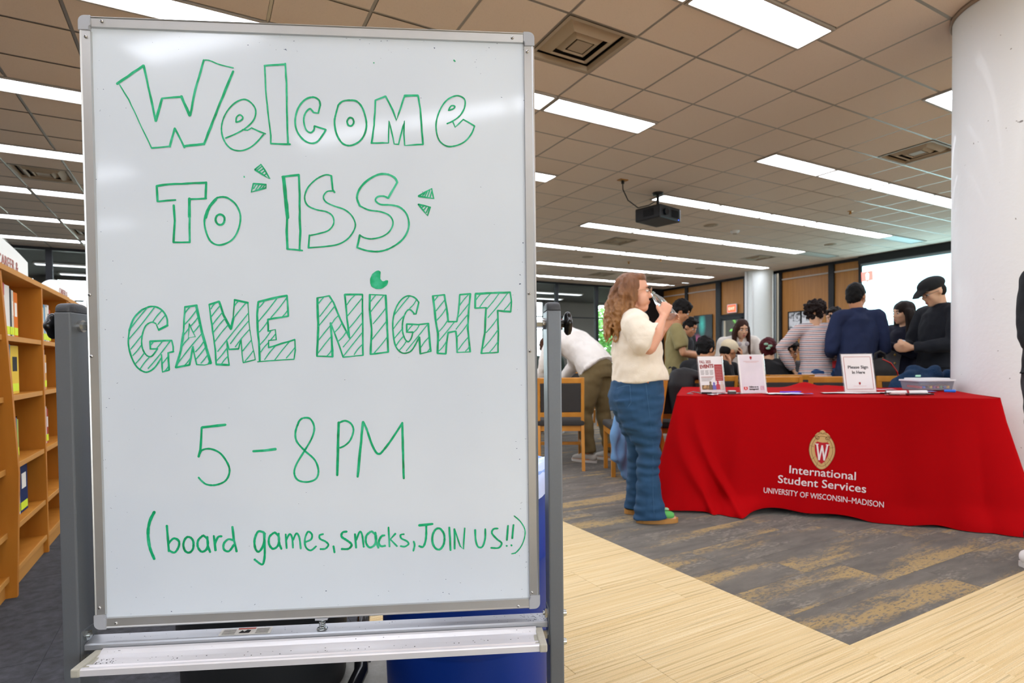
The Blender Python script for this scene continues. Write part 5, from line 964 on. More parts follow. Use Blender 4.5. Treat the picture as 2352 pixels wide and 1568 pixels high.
# things on the table
def tp(s, t_, z=.0): return TF+TR*s+TB*t_+V3((0, 0, TZ+.006+.02*t_/TD+z))
TROT = math.atan2(TR.y, TR.x)
M_acr = mat('clear_acrylic', '#f4f6f6', .05, 0, 0, trans=.9, ior=1.2); M_paper = mat('paper', '#efecec', .6, 0, .02)
def stand(name, lab, s, t_, w_, h_, tilt=.16, rz=0.):
    t = thing(name, lab, 'sign', tp(s, t_, .001), TROT+rz)
    R = Matrix.Rotation(-tilt, 4, 'X')
    a = MB().box((0, 0, h_/2), (w_+.012, .003, h_+.01)).build('acrylic_holder', M_acr, t); a.rotation_euler = (-tilt, 0, 0)
    MB().box((0, .045, .0015), (w_+.012, .09, .003)).build('holder_foot', M_acr, t)
    p = MB().box((0, -.0022, h_/2), (w_, .0008, h_)).build('paper_insert', M_paper, t); p.rotation_euler = (-tilt, 0, 0)
    return t, p
FACE = (math.pi/2, 0, 0)
M_tr = mat('dull_red_print', '#9c3a38', .7); M_trd = mat('dark_red_block', '#a8262c', .7, 0, .05); M_tk = mat('print_black', '#2b2b2d', .7); M_tg = mat('print_grey2', '#9a9694', .7)
def flat(parent, pts, mt, name, y=-.0032): 
    M_ = Matrix(((1, 0, 0), (0, 0, 1), (0, 1, 0))); o = MB().extr(pts, y, y-.0003, M_).build(name, mt, parent); return o
def rect(parent, x0, x1, z0, z1, mt, name='printed_block', y=-.0032): return flat(parent, [(x0, z0), (x1, z0), (x1, z1), (x0, z1)], mt, name, y)
t, p = stand('table_sign', 'upright events flyer stand with FALL 2025 EVENTS heading, left on the red table', .235, .235, .205, .265, rz=.62)
text('FALL 2025', .030, M_tr, p, (-.045, -.0034, .215), (math.pi/2, 0, 0), width=.095, bold=.0006)
text('EVENTS', .036, M_tr, p, (-.035, -.0034, .180), (math.pi/2, -.06, 0), width=.115, bold=.0016)
rect(p, .028, .094, .085, .205, M_trd)
for k in range(9): rect(p, .033, .088, .094+k*.012, .097+k*.012, mat('pale_pink_print', '#d9a9a4', .7), 'printed_line', -.0036)
for j in range(3):
    for k in range(4): rect(p, -.09+j*.038, -.06+j*.038-.004*(k % 2), .158-k*.009, .162-k*.009, M_tg, 'printed_line')
for k in range(4): rect(p, -.09, .015-.01*k, .112-k*.009, .1155-k*.009, M_tr if k == 0 else M_tg, 'printed_line')
mph = mat('photo_print', '#8a6a55', .5, 0, 0); N, L, P = nodes(mph); tc = N.new('ShaderNodeTexCoord'); nn = N.new('ShaderNodeTexNoise'); nn.inputs['Scale'].default_value = 55; L.new(tc.outputs['Object'], nn.inputs['Vector']); r = N.new('ShaderNodeValToRGB')
r.color_ramp.elements[0].position = .35; r.color_ramp.elements[0].color = rgb('#3a2d2a'); r.color_ramp.elements[1].position = .62; r.color_ramp.elements[1].color = rgb('#c9a26f'); L.new(nn.outputs['Fac'], r.inputs[0]); L.new(r.outputs[0], P.inputs['Base Color'])
rect(p, -.092, -.01, .022, .055, mph, 'printed_photo')
for k, (x, c_, h_) in enumerate(((-.018, '#7d6a50', .062), (.012, '#7b78c0', .055), (.045, '#c8505c', .066), (.078, '#e4d3c6', .062))):
    pts = [(x-.017, .020), (x+.017, .020), (x+.017, .020+h_*.52), (x+.006, .020+h_*.66), (x+.0095, .020+h_*.82), (x+.005, .020+h_), (x-.005, .020+h_), (x-.0095, .020+h_*.82), (x-.006, .020+h_*.66), (x-.017, .020+h_*.52)]
    flat(p, pts, mat('figure_print_'+str(k), c_, .6, 0, .1, 60), 'printed_photo', -.0034)
t, p = stand('table_sign', 'lilac white stand with a tiny red crest, second from left on the red table', .505, .205, .205, .275, rz=.55)
rect(p, -.09, .09, .004, .271, mat('lilac_paper', '#e3dbe3', .6), 'sheet', -.0029)
flat(p, [(-.008, .262), (.008, .262), (.009, .25), (0, .236), (-.009, .25)], M_trd, 'crest_print', -.0036)
rect(p, -.062, .062, .2255, .228, mat('pale_pink_print', '#d9a9a4', .7), 'printed_line', -.0036); rect(p, -.045, .045, .218, .220, mat('pale_pink_print', '#d9a9a4', .7), 'printed_line', -.0036)
text('Follow us on', .015, M_tk, p, (.002, -.0038, .040), FACE, width=.072, bold=.0006); text('Instagram!', .015, M_tk, p, (.002, -.0038, .024), FACE, width=.072, bold=.0006)
flat(p, [(-.078, .026), (-.068, .026), (-.064, .018), (-.060, .026), (-.048, .026), (-.048, .046), (-.078, .046)], mat('bubble_red', '#d8403f', .6), 'bubble_icon', -.0036)
flat(p, [(-.069, .031), (-.057, .031), (-.060, .036), (-.060, .041), (-.063, .044), (-.066, .041), (-.066, .036)], M_paper, 'bubble_figure', -.0041)
ic = MB()
for a0, a1, b0, b1 in ((.056, .082, .046, .0485), (.056, .082, .022, .0245), (.056, .0585, .022, .0485), (.0795, .082, .022, .0485)): ic.box(((a0+a1)/2, -.0037, (b0+b1)/2), (a1-a0, .0004, b1-b0))
ic.lathe([(.0045, 0), (.0068, 0), (.0068, .0004)], (.069, -.0037, .035), 20, M=Matrix.Rotation(math.pi/2, 3, 'X')); ic.build('camera_icon', mat('icon_pink', '#c9507f', .6), p)
t, p = stand('table_sign', 'white stand reading Please Sign In Here with a red border, right of centre', 1.20, .385, .215, .268, tilt=.20, rz=.33)
br = MB()
for (x0, x1, z0, z1) in ((-.092, .092, .247, .2495), (-.092, .092, .018, .0205), (-.0945, -.092, .021, .247), (.092, .0945, .021, .247)): br.box(((x0+x1)/2, -.0032, (z0+z1)/2), (x1-x0, .0004, z1-z0))
br.build('printed_border', mat('border_red_brown', '#b0463c', .6), p)
text('Please Sign', .030, mat('print_charcoal', '#4a4a4e', .7), p, (0, -.0036, .165), FACE, width=.140, bold=.0004); text('In Here', .030, mat('print_charcoal', '#4a4a4e'), p, (0, -.0036, .128), FACE, width=.088, bold=.0004)
flat(p, [(-.006, .068), (.006, .068), (.007, .058), (0, .048), (-.007, .058)], M_trd, 'crest_print', -.0036); rect(p, -.045, .045, .040, .0415, mat('pale_pink_print', '#d9a9a4', .7), 'printed_line', -.0036)
def sheet(lab, s, t_, w_, d_, rz, m_=None, z=.002, name='paper_sheet', cat='paper'):
    m = MB(); nx, ny = 6, 4; vs = [(w_*(i/nx-.5), d_*(j/ny-.5), .0015*math.sin(i*1.7+j)) for j in range(ny+1) for i in range(nx+1)]
    m.add(vs, [(j*(nx+1)+i, j*(nx+1)+i+1, (j+1)*(nx+1)+i+1, (j+1)*(nx+1)+i) for j in range(ny) for i in range(nx)], True)
    vb = [(x, y, z_-.0012) for x, y, z_ in vs]; m.add(vb, [(j*(nx+1)+i, (j+1)*(nx+1)+i, (j+1)*(nx+1)+i+1, j*(nx+1)+i+1) for j in range(ny) for i in range(nx)])
    return tag(m.build(name, m_ or M_paper, None, tp(s, t_, z+.003), (0, 0, TROT+rz)), lab, cat)
sheet('white paper slip lying under the events flyer stand', .36, .16, .22, .05, .3); sheet('small pale card at the front left of the red table', .23, -.0+.03, .07, .05, .1)
sheet('white sheet left of centre on the red table', .69, .17, .25, .13, .35); sheet('blue printed strip on the sheet left of centre', .77, .10, .20, .035, .3, mat('blue_print', '#5b78d8', .6), .005)
sheet('long white sheet in front of the sign-in stand', 1.14, .27, .42, .10, .15); sheet('white sheet with red marks right of the sign-in stand', 1.45, .22, .26, .07, .2)
sheet('pale blue plastic folder behind the rolled paper', 1.50, .42, .30, .09, .1, mat('blue_folder', '#7f93dd', .4)); sheet('faint pink sheet behind the sign-in stand', 1.36, .60, .22, .10, .2, mat('pink_paper', '#d9a4b4', .6))
def pen(lab, s, t_, rz, c_, ln=.14, r=.0045, name='pen', cat='pen'):
    t = thing(name, lab, cat, tp(s, t_, r+.006), TROT+rz); MB().cyl((-ln/2, 0, 0), (ln*.22, 0, 0), r).build('barrel', mat('pen_'+c_, c_, .35), t); MB().cyl((ln*.22, 0, 0), (ln/2, 0, 0), r*1.15, r*.9).build('cap', mat('pencap_'+c_, c_, .3), t); return t
pen('purple pen on the sheet left of centre', .74, .22, .25, '#5a3bd0'); pen('black pen beside the rolled paper', 1.47, .12, .15, '#26242a', .16); pen('short blue marker near the back right of the red table', 1.70, .33, -.4, '#1f6fd8', .06, .009, 'marker', 'marker')
t = thing('rolled_paper', 'white rolled paper lying right of the sign-in stand', 'paper', tp(1.40, .14, .016), TROT+.18); MB().cyl((-.12, 0, 0), (.12, 0, 0), .014, .016, 20, cap=False).build('roll', M_paper, t); MB().lathe([(.014, 0), (.017, 0), (.017, .012), (.014, .012)], (0, 0, 0), 16, M=Matrix.Rotation(math.pi/2, 3, 'Y')).build('rubber_band', M_trd, t)
t = thing('keyring', 'small bunch of dark keys in front of the sign-in stand', 'keys', tp(1.30, .115, .006), TROT)
for k in range(4): MB().box((.02*math.cos(k*1.3), .015*math.sin(k*1.3), .004*k), (.045, .012, .003), rz=k*1.1).lathe([(.007, -.0015), (.011, -.0015), (.011, .0015), (.007, .0015), (.007, -.0015)], (.02*math.cos(k*1.3)+.028*math.cos(k*1.1), .015*math.sin(k*1.3)+.028*math.sin(k*1.1), .004*k), 12).build('key', mat('dark_metal', '#4a474a', .3, .8), t)
t = thing('lanyard', 'thin grey lanyard looped beside the events flyer stand', 'lanyard', tp(.12, .07, .004), TROT)
MB().tube([(-.02, -.02, 0), (-.06, .03, 0), (-.02, .10, .01), (.03, .04, .0), (.08, .0, 0), (.15, .02, 0), (.19, .07, 0), (.16, .11, 0), (.10, .06, 0), (.04, .02, .0)], .003).build('cord', mat('lanyard_grey', '#8b8489', .7), t); MB().box((.07, .01, .006), (.07, .035, .012), bev=.004).build('badge_clip', M_blk, t)
t = thing('eraser', 'small black and silver clip box in front of the second stand', 'eraser', tp(.355, .075, .014), TROT+.3); MB().box((0, 0, 0), (.05, .035, .020), bev=.003).build('body', mat('clip_dark', '#403a3a', .5), t); MB().box((0, 0, .012), (.046, .03, .006), bev=.001).build('top_plate', M_alu, t)
M_tub = mat('frosted_tub', '#eeeef2', .12, 0, 0, trans=.8, ior=1.1)
t = thing('storage_tub', 'frosted plastic tub with lid, full of coloured markers, by the column', 'tub', tp(1.66, .62, .004), TROT+.35)
m = MB(); a, b = .125, .09
for z0, z1, k0, k1 in ((0, .06, .92, 1.),):
    P0 = [(-a*k0, -b*k0, z0), (a*k0, -b*k0, z0), (a*k0, b*k0, z0), (-a*k0, b*k0, z0)]; P1 = [(-a*k1, -b*k1, z1), (a*k1, -b*k1, z1), (a*k1, b*k1, z1), (-a*k1, b*k1, z1)]; m.add(P0+P1, [(0, 1, 5, 4), (1, 2, 6, 5), (2, 3, 7, 6), (3, 0, 4, 7), (3, 2, 1, 0)])
m.build('tub_body', M_tub, t); MB().box((0, 0, .066), (a*2+.016, b*2+.016, .012), bev=.004).box((0, 0, .076), (a*2-.03, b*2-.03, .012), bev=.004).build('lid', mat('tub_lid', '#e9e8ea', .35, 0, 0, trans=.2, ior=1.1), t)
for k, c_ in enumerate(('#c02e3a', '#2e58c0', '#3a2a28', '#c8a020', '#7a2a80', '#b0402a', '#2a8a60', '#203a90', '#caa12e')): MB().cyl((-.095+k*.024, -.07, .02), (-.085+k*.024, .06, .025), .0085, n=10).build('marker', mat('mk_'+c_, c_, .4), t)
tag(MB().box((0, 0, .006), (.06, .03, .012), bev=.003).build('note_pad', mat('mint_pad', '#a6d8bd', .6), None, tp(1.62, .66, .092), (0, 0, .4)), 'tiny mint green pad on top of the tub lid', 'pad')
# ------------------------------------------------------------------ chairs and tables
M_cw = mat('chair_wood', '#c8842a', .4, 0, 0, coat=.2); N, L, P = nodes(M_cw); tc = N.new('ShaderNodeTexCoord'); g = N.new('ShaderNodeTexNoise'); g.inputs['Detail'].default_value = 4; g.inputs['Scale'].default_value = 1
L.new(mapped(N, L, tc.outputs['Object'], (16, 16, 4)), g.inputs['Vector']); L.new(mixc(N, L, g.outputs['Fac'], rgb('#b87420'), rgb('#dc9a3c')), P.inputs['Base Color'])
M_up = mat('charcoal_upholstery', '#3a3836', .85, 0, .12, 60, .2, 400)
def make_chair(lab, x, y, rz):
    t = thing('chair', lab, 'chair', (x, y, 0), rz, 'wooden chairs with charcoal pads')
    for s in (-1, 1):
        # rear leg and back post in one bent piece; chair faces +Y, back at -Y
        prof = [(-.305, 0), (-.215, .42), (-.225, .52), (-.275, .86), (-.240, .862), (-.190, .52), (-.170, .42), (-.262, 0)]
        n = len(prof); vs = [(s*(.205+.0*z)+e*.0145, yy, z) for e in (-1, 1) for yy, z in prof]
        MB().add(vs, [tuple(range(n)), tuple(range(n, 2*n))[::-1]]+[(i, n+i, n+(i+1) % n, (i+1) % n) for i in range(n)]).build('back_post', M_cw, t)
        MB().box((s*.205, .205, .205), (.034, .036, .41), bev=.003).build('front_leg', M_cw, t)
        MB().box((s*.205, -.01, .215), (.02, .40, .034), bev=.003).build('side_stretcher', M_cw, t)
        MB().box((s*.205, .0, .385), (.024, .40, .055), bev=.003).build('side_rail', M_cw, t)
    R = Matrix.Rotation(.14, 3, 'X')
    MB().box((0, -.250, .835), (.44, .030, .050), bev=.005, M=R).build('top_rail', M_cw, t)
    MB().box((0, -.210, .515), (.39, .026, .045), bev=.004, M=R).build('lower_rail', M_cw, t)
    MB().box((0, -.230, .675), (.375, .034, .275), bev=.010, M=R).build('back_pad', M_up, t)
    MB().box((0, .005, .435), (.445, .455, .055), bev=.018).build('seat', M_up, t)
    MB().box((0, .212, .385), (.38, .022, .055), bev=.003).build('front_rail', M_cw, t); MB().box((0, -.19, .385), (.38, .022, .055), bev=.003).build('back_rail', M_cw, t)
    MB().box((0, .0, .215), (.39, .022, .03), bev=.003).build('cross_stretcher', M_cw, t)
    return t
ch0 = make_chair('empty wooden chair just right of the whiteboard post, back to the viewer', 3.06, 4.60, math.radians(-32))
def chair(lab, x, y, deg):
    c = copy_tree(ch0); c.location = (x, y, 0); c.rotation_euler = (0, 0, math.radians(deg)); c['label'] = lab; return c
M_tt = mat('table_laminate', '#4d4f56', .35, 0, .05); 
def worktable(lab, x, y, w_, d_, deg):
    t = thing('work_table', lab, 'table', (x, y, 0), math.radians(deg), 'wood edged study tables')
    MB().box((0, 0, .725), (w_-.05, d_-.05, .03)).build('tabletop', M_tt, t)
    m = MB()
    for s in (-1, 1): m.box((0, s*(d_/2-.012), .724), (w_, .024, .034), bev=.004); m.box((s*(w_/2-.012), 0, .724), (.024, d_-.048, .034), bev=.004)
    m.build('wood_edge', M_cw, t)
    for a in (-1, 1):
        for b in (-1, 1): MB().box((a*(w_/2-.08), b*(d_/2-.08), .355), (.06, .06, .71), bev=.006).build('leg', M_cw, t)
        MB().box((0, a*(d_/2-.08), .665), (w_-.22, .022, .08)).build('apron', M_cw, t)
    return t
PEOPLE_SPOT = 1
worktable('study table behind the bent man, near the whiteboard post', 3.78, 5.48, 1.5, 1.1, -35)
worktable('study table behind the two upright stands on the red table', 5.75, 4.65, 1.3, .8, -38)
worktable('study table among the players left of the striped man', 7.05, 3.72, 1.5, .9, -38)
worktable('distant study table toward the glass partition', 6.3, 8.6, 1.5, 1.2, -35)
chair('wooden chair beyond the woman\'s legs, seen from its side, denim jacket hung on it', 3.42, 3.97, 61)
chair('wooden chair draped with a black jacket between the woman and the red table', 3.86, 3.83, -40)
chair('wooden chair behind the second upright stand, top rail showing above the cloth', 4.55, 3.40, -42)
chair('wooden chair left of the sign-in stand, top rail showing above the cloth', 4.86, 3.06, -38)
chair('wooden chair under the seated black shirted person with red hair', 5.10, 3.68, -35)
chair('wooden chair in front of the striped man, angled and farther back', 5.75, 3.98, -70)
chair('wooden chair under the man in black behind the events flyer', 4.35, 3.98, -25)
chair('wooden chair holding the black backpack behind the red table', 5.16, 2.76, 60)
chair('wooden chair holding the blue fuzzy jacket beside the white column', 5.02, 2.37, 140)
chair('wooden chair of the brown haired person left of the post', 3.98, 6.45, -28)
chair('farther wooden chair toward the glass behind the first study table', 5.3, 7.3, 150)
# backpack
t = thing('backpack', 'black backpack with red zip piping standing behind the sign-in stand', 'backpack', (5.14, 2.75, .468), math.radians(-20))
bm = MB(); loft(bm, [(0, 0, .02), (0, 0, .12), (0, 0, .30), (0, 0, .44), (0, 0, .50)], [(.15, .09), (.165, .10), (.16, .10), (.14, .085), (.09, .05)], V3((1, 0, 0)), 20); ell(bm, (0, -.10, .17), (.13, .055, .13))
link('bag_body', remesh(bm, .012, 3), mat('bag_black', '#151416', .7, 0, .15, 30, .2, 200), t)
MB().tube([(.12, -.085, .08), (.145, -.06, .25), (.125, -.05, .42), (.07, -.04, .50), (0, -.035, .53)], .006).build('red_piping', mat('bag_red', '#c2281f', .5), t)
MB().tube([(.05, -.15, .05), (.10, -.14, .2), (.09, -.11, .32)], .004).build('red_zip', mat('bag_red', '#c2281f'), t)
MB().tube([(-.05, 0, .52), (-.045, 0, .58), (0, 0, .60), (.045, 0, .58), (.05, 0, .52)], .011).build('carry_handle', mat('bag_black', '#151416'), t)
# draped garments
def drape(name, lab, cat, pts, rads, side, m_, loc, vox=.012, amp=.02, sc=(9, 9, 3)):
    bm = MB()
    for P, R in zip(pts, rads): loft(bm, P, R, side, 16)
    me = remesh(bm, vox, 2); wrinkle(me, amp, sc); o = link(name, me, m_, None, loc); return tag(o, lab, cat)
M_lden = mat('light_denim', '#6f9bc8', .85, 0, .22, 10, .25, 500); M_blkj = mat('black_jacket', '#17171a', .55, 0, .2, 12, .15, 60)
drape('jacket', 'light blue denim jacket hanging off the chair behind the woman\'s legs', 'jacket', [[(-.07+.035*i, .012*(i % 2), .53-.02*(i % 3)), (-.08+.04*i, .02*(i % 2), .36), (-.085+.042*i+.01*(i % 2), 0, .2), (-.03+.026*i, .01, [.16, .10, .05, .03, .08][i])] for i in range(5)]+[[(-.03, 0, .52), (.12, -.02, .53), (.30, -.04, .46), (.34, -.05, .36), (.36, -.05, .20)]], [[(.022, .045), (.030, .045), (.030, .040), (.022, .025)]]*5+[[(.05, .08), (.05, .09), (.045, .08), (.035, .05), (.02, .03)]], V3((.88, -.48, 0)), M_lden, (3.11, 3.735, .0), .010, .03, (14, 14, 6))
drape('jacket', 'black jacket hung over the chair back beside the red table', 'jacket', [[(0, 0, .90), (-.01, 0, .80), (.0, 0, .60), (.02, 0, .42), (.05, -.02, .24)], [(.02, .01, .9), (.16, -.1, .87), (.19, -.12, .7), (.2, -.12, .55)]], [[(.10, .04), (.13, .05), (.11, .05), (.09, .045), (.05, .03)], [(.05, .04), (.05, .04), (.05, .04), (.03, .03)]], V3((.88, -.48, 0)), M_blkj, (3.67, 3.60, 0))
drape('fuzzy_jacket', 'dark blue fuzzy jacket heaped on a chair beside the white column', 'jacket', [[(0, 0, .66), (.02, 0, .78), (.05, 0, .86)], [(-.12, .06, .70), (0, 0, .83), (.15, -.08, .88), (.24, -.12, .86)]], [[(.2, .14), (.2, .13), (.12, .09)], [(.05, .07), (.07, .08), (.07, .08), (.05, .06)]], V3((.88, -.48, 0)), mat('blue_fleece', '#0f3050', .95, 0, .4, 40, .6, 120), (4.98, 2.40, .0), .012, .022, (14, 14, 14))
t = thing('floor_bag', 'black bag on the floor between the woman and the red table', 'bag', (3.63, 3.86, 0), .4); bm = MB(); loft(bm, [(-.12, 0, .07), (0, 0, .10), (.13, 0, .08)], [(.09, .07), (.12, .10), (.09, .08)], V3((0, 1, 0)), 16); me = remesh(bm, .012, 2); wrinkle(me, .02, (12, 12, 12)); link('bag_body', me, mat('bag_black', '#151416'), t); MB().tube([(-.08, -.05, .15), (-.03, -.08, .22), (.05, -.08, .21), (.09, -.04, .14)], .01).build('strap', mat('bag_black', '#151416'), t)
# small things on the study tables
for i, (x, y, c_, lab) in enumerate(((3.62, 5.45, '#d8d3d0', 'pale cup on the table in front of the bent man'), (3.75, 5.5, '#c05a86', 'pink cup on the table in front of the bent man'))):
    t = thing('cup', lab, 'cup', (x, y, .742)); MB().lathe([(.0001, 0), (.032, 0), (.042, .09), (.044, .09), (.044, .094), (.039, .094), (.030, .006), (.0001, .006)]).build('cup_body', mat('cup_'+str(i), c_, .4), t); MB().lathe([(.0432, .05), (.0425, .045), (.040, .03), (.0385, .03)]).build('sleeve', M_paper, t)
rg = random.Random(9)
for i in range(9):
    x, y = 5.5+rg.uniform(-.2, .25), 4.6+rg.uniform(-.12, .25); c_ = ['#e9e4da', '#3f5fd0', '#c04a3c', '#e0b63a'][i % 4]
    tag(MB().box((0, 0, .0015), (.062, .088, .003), bev=.001).build('playing_card', mat('card_'+c_, c_, .5), None, (x, y, .742+.0032*(i % 3)), (0, 0, rg.uniform(0, 3))), ['white', 'blue', 'red', 'yellow'][i % 4]+' game card on the table behind the upright stands', 'card', 'game cards on the study table')
t = thing('game_box', 'flat game box on the table behind the upright stands', 'box', (6.02, 4.52, .742), .5); MB().box((0, 0, .025), (.26, .26, .05), bev=.003).build('box_body', mat('box_blue', '#35508f', .5, 0, .3, 20), t); MB().box((0, 0, .046), (.266, .266, .012), bev=.002).build('box_lid', mat('box_red', '#a33a33', .5, 0, .3, 20), t)
# ------------------------------------------------------------------ people
SK = {'fair': '#d9a184', 'tan': '#c58e68', 'light': '#dcae8c'}
def skin(k): return mat('skin_'+k, SK[k], .5, 0, .06, 12, .05, 300, sss=.15)
STAND = dict(pelvis=(0, 0, .94), waist=(0, 0, 1.07), chest=(0, 0, 1.27), neck=(-.01, 0, 1.44), head=(.02, 0, 1.585), sh=(-.01, .175, 1.395), el=(-.03, .235, 1.10), wr=(.03, .245, .86), hip=(0, .085, .90), kn=(.02, .095, .48), an=(-.02, .10, .075))
SIT = dict(pelvis=(-.04, 0, .54), waist=(-.05, 0, .66), chest=(0, 0, .87), neck=(.05, 0, 1.01), head=(.10, 0, 1.145), sh=(.03, .175, .965), el=(.12, .22, .73), wr=(.34, .13, .80), hip=(-.02, .09, .53), kn=(.40, .12, .50), an=(.38, .12, .075))
def hand(mb, W, d, n, c=.5, s=1., k=1., thumb=.6):
    d = V3(d).normalized(); n = V3(n); n = (n-d*n.dot(d)).normalized(); a = d.cross(n)*s   # a: towards the thumb
    K = W+d*.088*k
    loft(mb, [W-d*.02*k, W+d*.02*k, W+d*.055*k, K], [(.026*k, .019*k), (.032*k, .016*k), (.041*k, .015*k), (.038*k, .012*k)], a, 12)
    for i, (off, ln) in enumerate(((.030, .072), (.010, .080), (-.011, .074), (-.030, .058))):
        p = K+a*off*k-d*.004*k*abs(i-1); ang = 0; P = [W+d*.05*k+a*off*.8*k, p]
        for j, fr in enumerate((.45, .32, .23)):
            ang += c*(1., 1.15, .8)[j]; P.append(P[-1]+(d*math.cos(ang)+n*math.sin(ang))*ln*fr*k)
        loft(mb, P, [.0095*k, .0095*k, .0088*k, .008*k, .0065*k], a, 8)
    t0 = W+d*.022*k+a*.026*k; dt = (d*.75+a*.65+n*.35*thumb).normalized(); t1 = t0+dt*.042*k; dt2 = (d*.9+a*.1+n*(.3+c*.7)).normalized(); t2 = t1+dt2*.030*k
    loft(mb, [W+d*.01*k, t0, t1, t2, t2+(dt2+n*.3*c).normalized()*.022*k], [.014*k, .014*k, .0115*k, .010*k, .0075*k], n, 8)
def person(lab, x, y, phi, H=1.7, base=STAND, J=None, bulk=1., sk='light', shirt=None, pants=None, shoes='#e6e3de', hair=None, head=(0, 0), hands=((1, .5), (1, .5)), vox=.0105, face=True, gl=None, name='person', hscale=1., legs=True, extra=None, body_extra=None, headscale=1.):
    th = math.radians(phi-28.83); k = H/1.70
    t = thing(name, lab, 'person', (x, y, 0), th)
    Q = {}
    for kk, v in base.items():
        if kk in ('pelvis', 'waist', 'chest', 'neck', 'head'): Q[kk] = V3(v)*k
        else: Q[kk+'L'] = V3(v)*k; Q[kk+'R'] = V3((v[0], -v[1], v[2]))*k
    for kk, v in (J or {}).items(): Q[kk] = V3(v)*(k if base is None else 1)
    b = bulk*k; side = V3((0, 1, 0)); HM = Matrix.Rotation(math.radians(head[0]), 3, 'Z') @ Matrix.Rotation(math.radians(head[1]), 3, 'Y'); hs = k*headscale
    sl = (Q['shL']-Q['shR']).normalized()
    def H_(p): return Q['head']+HM@(V3(p)*hs)
    bm = MB()
    loft(bm, [Q['pelvis'], Q['waist'], Q['chest'], (Q['chest']*.35+Q['neck']*.65)], [(.145*b, .100*b), (.122*b, .090*b), (.135*b, .098*b), (.100*b, .070*b)], side, 16)
    loft(bm, [Q['neck']-V3((0, 0, .04*k)), Q['neck'], H_((-.03, 0, -.04))], [.060*k, .056*k, .055*k], side, 12)
    for s in 'LR':
        loft(bm, [Q['chest']*.3+Q['neck']*.7, Q['sh'+s]], [.052*k, .050*b], V3((1, 0, 0)), 12)
        e, w_ = Q['el'+s], Q['wr'+s]
        loft(bm, [Q['sh'+s], (Q['sh'+s]+e)/2, e], [.052*b, .045*b, .037*k], V3((1, 0, 0)), 12)
        loft(bm, [e, e*.65+w_*.35, w_], [.036*b if bulk > 1.2 else .036*k, .040*b, (.027*k, .022*k)], side, 12)
        hd = hands[0] if s == 'L' else hands[1]
        if hd:
            d = (w_-e).normalized() if len(hd) < 3 else V3(hd[2]); n_ = V3(hd[3]) if len(hd) > 3 else V3((0, -1 if s == 'L' else 1, .2))
            sgn = -1 if s == 'L' else 1
            hand(bm, w_, d, n_, hd[1], sgn*hd[0], k)
        if legs:
            hp, kn, an = Q['hip'+s], Q['kn'+s], Q['an'+s]
            loft(bm, [hp, (hp+kn)/2, kn], [.085*b, .075*b, .053*k], side, 12); loft(bm, [kn, kn*.65+an*.35, an], [.053*k, .052*k, .036*k], side, 12)
            loft(bm, [an-V3((.03, 0, .03))*k, an+V3((.06, 0, -.035))*k, an+V3((.17, 0, -.05))*k], [(.035*k, .03*k), (.038*k, .028*k), (.035*k, .018*k)], side, 10)
    # head
    R3 = lambda r: tuple(q*hs for q in r)
    ell(bm, H_((-.008, 0, .022)), R3((.096, .076, .092)), HM, 20, 14); ell(bm, H_((.022, 0, -.045)), R3((.066, .060, .074)), HM, 16, 12)
    ell(bm, H_((.066, 0, -.100)), R3((.020, .022, .018)), HM); ell(bm, H_((.076, 0, .030)), R3((.016, .045, .012)), HM)
    loft(bm, [H_((.080, 0, .012)), H_((.092, 0, -.018)), H_((.101, 0, -.036))], [.010*hs, .011*hs, .012*hs], HM@side, 10)
    for s in (-1, 1):
        ell(bm, H_((.086, s*.012, -.038)), R3((.010, .008, .008)), HM, 8, 6); ell(bm, H_((-.005, s*.078, -.008)), R3((.019, .010, .030)), HM, 10, 8); ell(bm, H_((.062, s*.038, -.030)), R3((.024, .022, .022)), HM, 10, 8)
    ell(bm, H_((.086, 0, -.067)), R3((.010, .024, .007)), HM); ell(bm, H_((.084, 0, -.079)), R3((.010, .020, .007)), HM)
    if body_extra: body_extra(bm, Q, H_, HM, hs)
    me = remesh(bm, vox, 2); bo = link('body', me, skin(sk), t)
    if face:
        m = MB()
        for s in (-1, 1): ell(m, H_((.077, s*.031, -.002)), R3((.011, .015, .0085)), HM, 10, 6)
        link('eyes', m.mesh('eyes', mat('eye_white', '#d9d2ca', .3)), None, t); m = MB()
        for s in (-1, 1): ell(m, H_((.086, s*.031, -.002)), R3((.004, .0065, .0065)), HM, 10, 6)
        link('irises', m.mesh('irises', mat('iris', '#2b1a12', .2)), None, t); m = MB()
        for s in (-1, 1): loft(m, [H_((.088, s*.016, .019)), H_((.087, s*.032, .024)), H_((.074, s*.048, .019))], [.0035*hs, .004*hs, .002*hs], V3((0, 0, 1)), 6)
        link('eyebrows', m.mesh('eyebrows', mat('brow', '#2a1c14', .8)), None, t); m = MB()
        ell(m, H_((.0935, 0, -.0675)), R3((.0035, .021, .0045)), HM); ell(m, H_((.0915, 0, -.0775)), R3((.0035, .018, .005)), HM); link('lips', m.mesh('lips', mat('lips', '#b5645a', .45)), None, t)
    if shirt and callable(shirt.get('fn')): shirt['fn'](t, Q, H_)
    elif shirt:
        g = shirt.get('gap', .022); sm = MB(); hz = shirt.get('hem', .0)*k
        lo = Q['pelvis']+(Q['pelvis']-Q['waist']).normalized()*hz
        hb = shirt.get('hemw', .02)
        loft(sm, [lo, Q['pelvis'], Q['waist'], Q['chest'], Q['chest']*.4+Q['neck']*.6, Q['chest']*.08+Q['neck']*.92], [(.145*b+g+hb, .102*b+g+hb), (.143*b+g+hb*.6, .100*b+g+hb*.6), (.128*b+g+hb*.4, .094*b+g+hb*.3), (.143*b+g, .103*b+g), (.122*b+g, .086*b+g), (.064*k+g, .060*k+g*.6)], side, 24, round_=False)
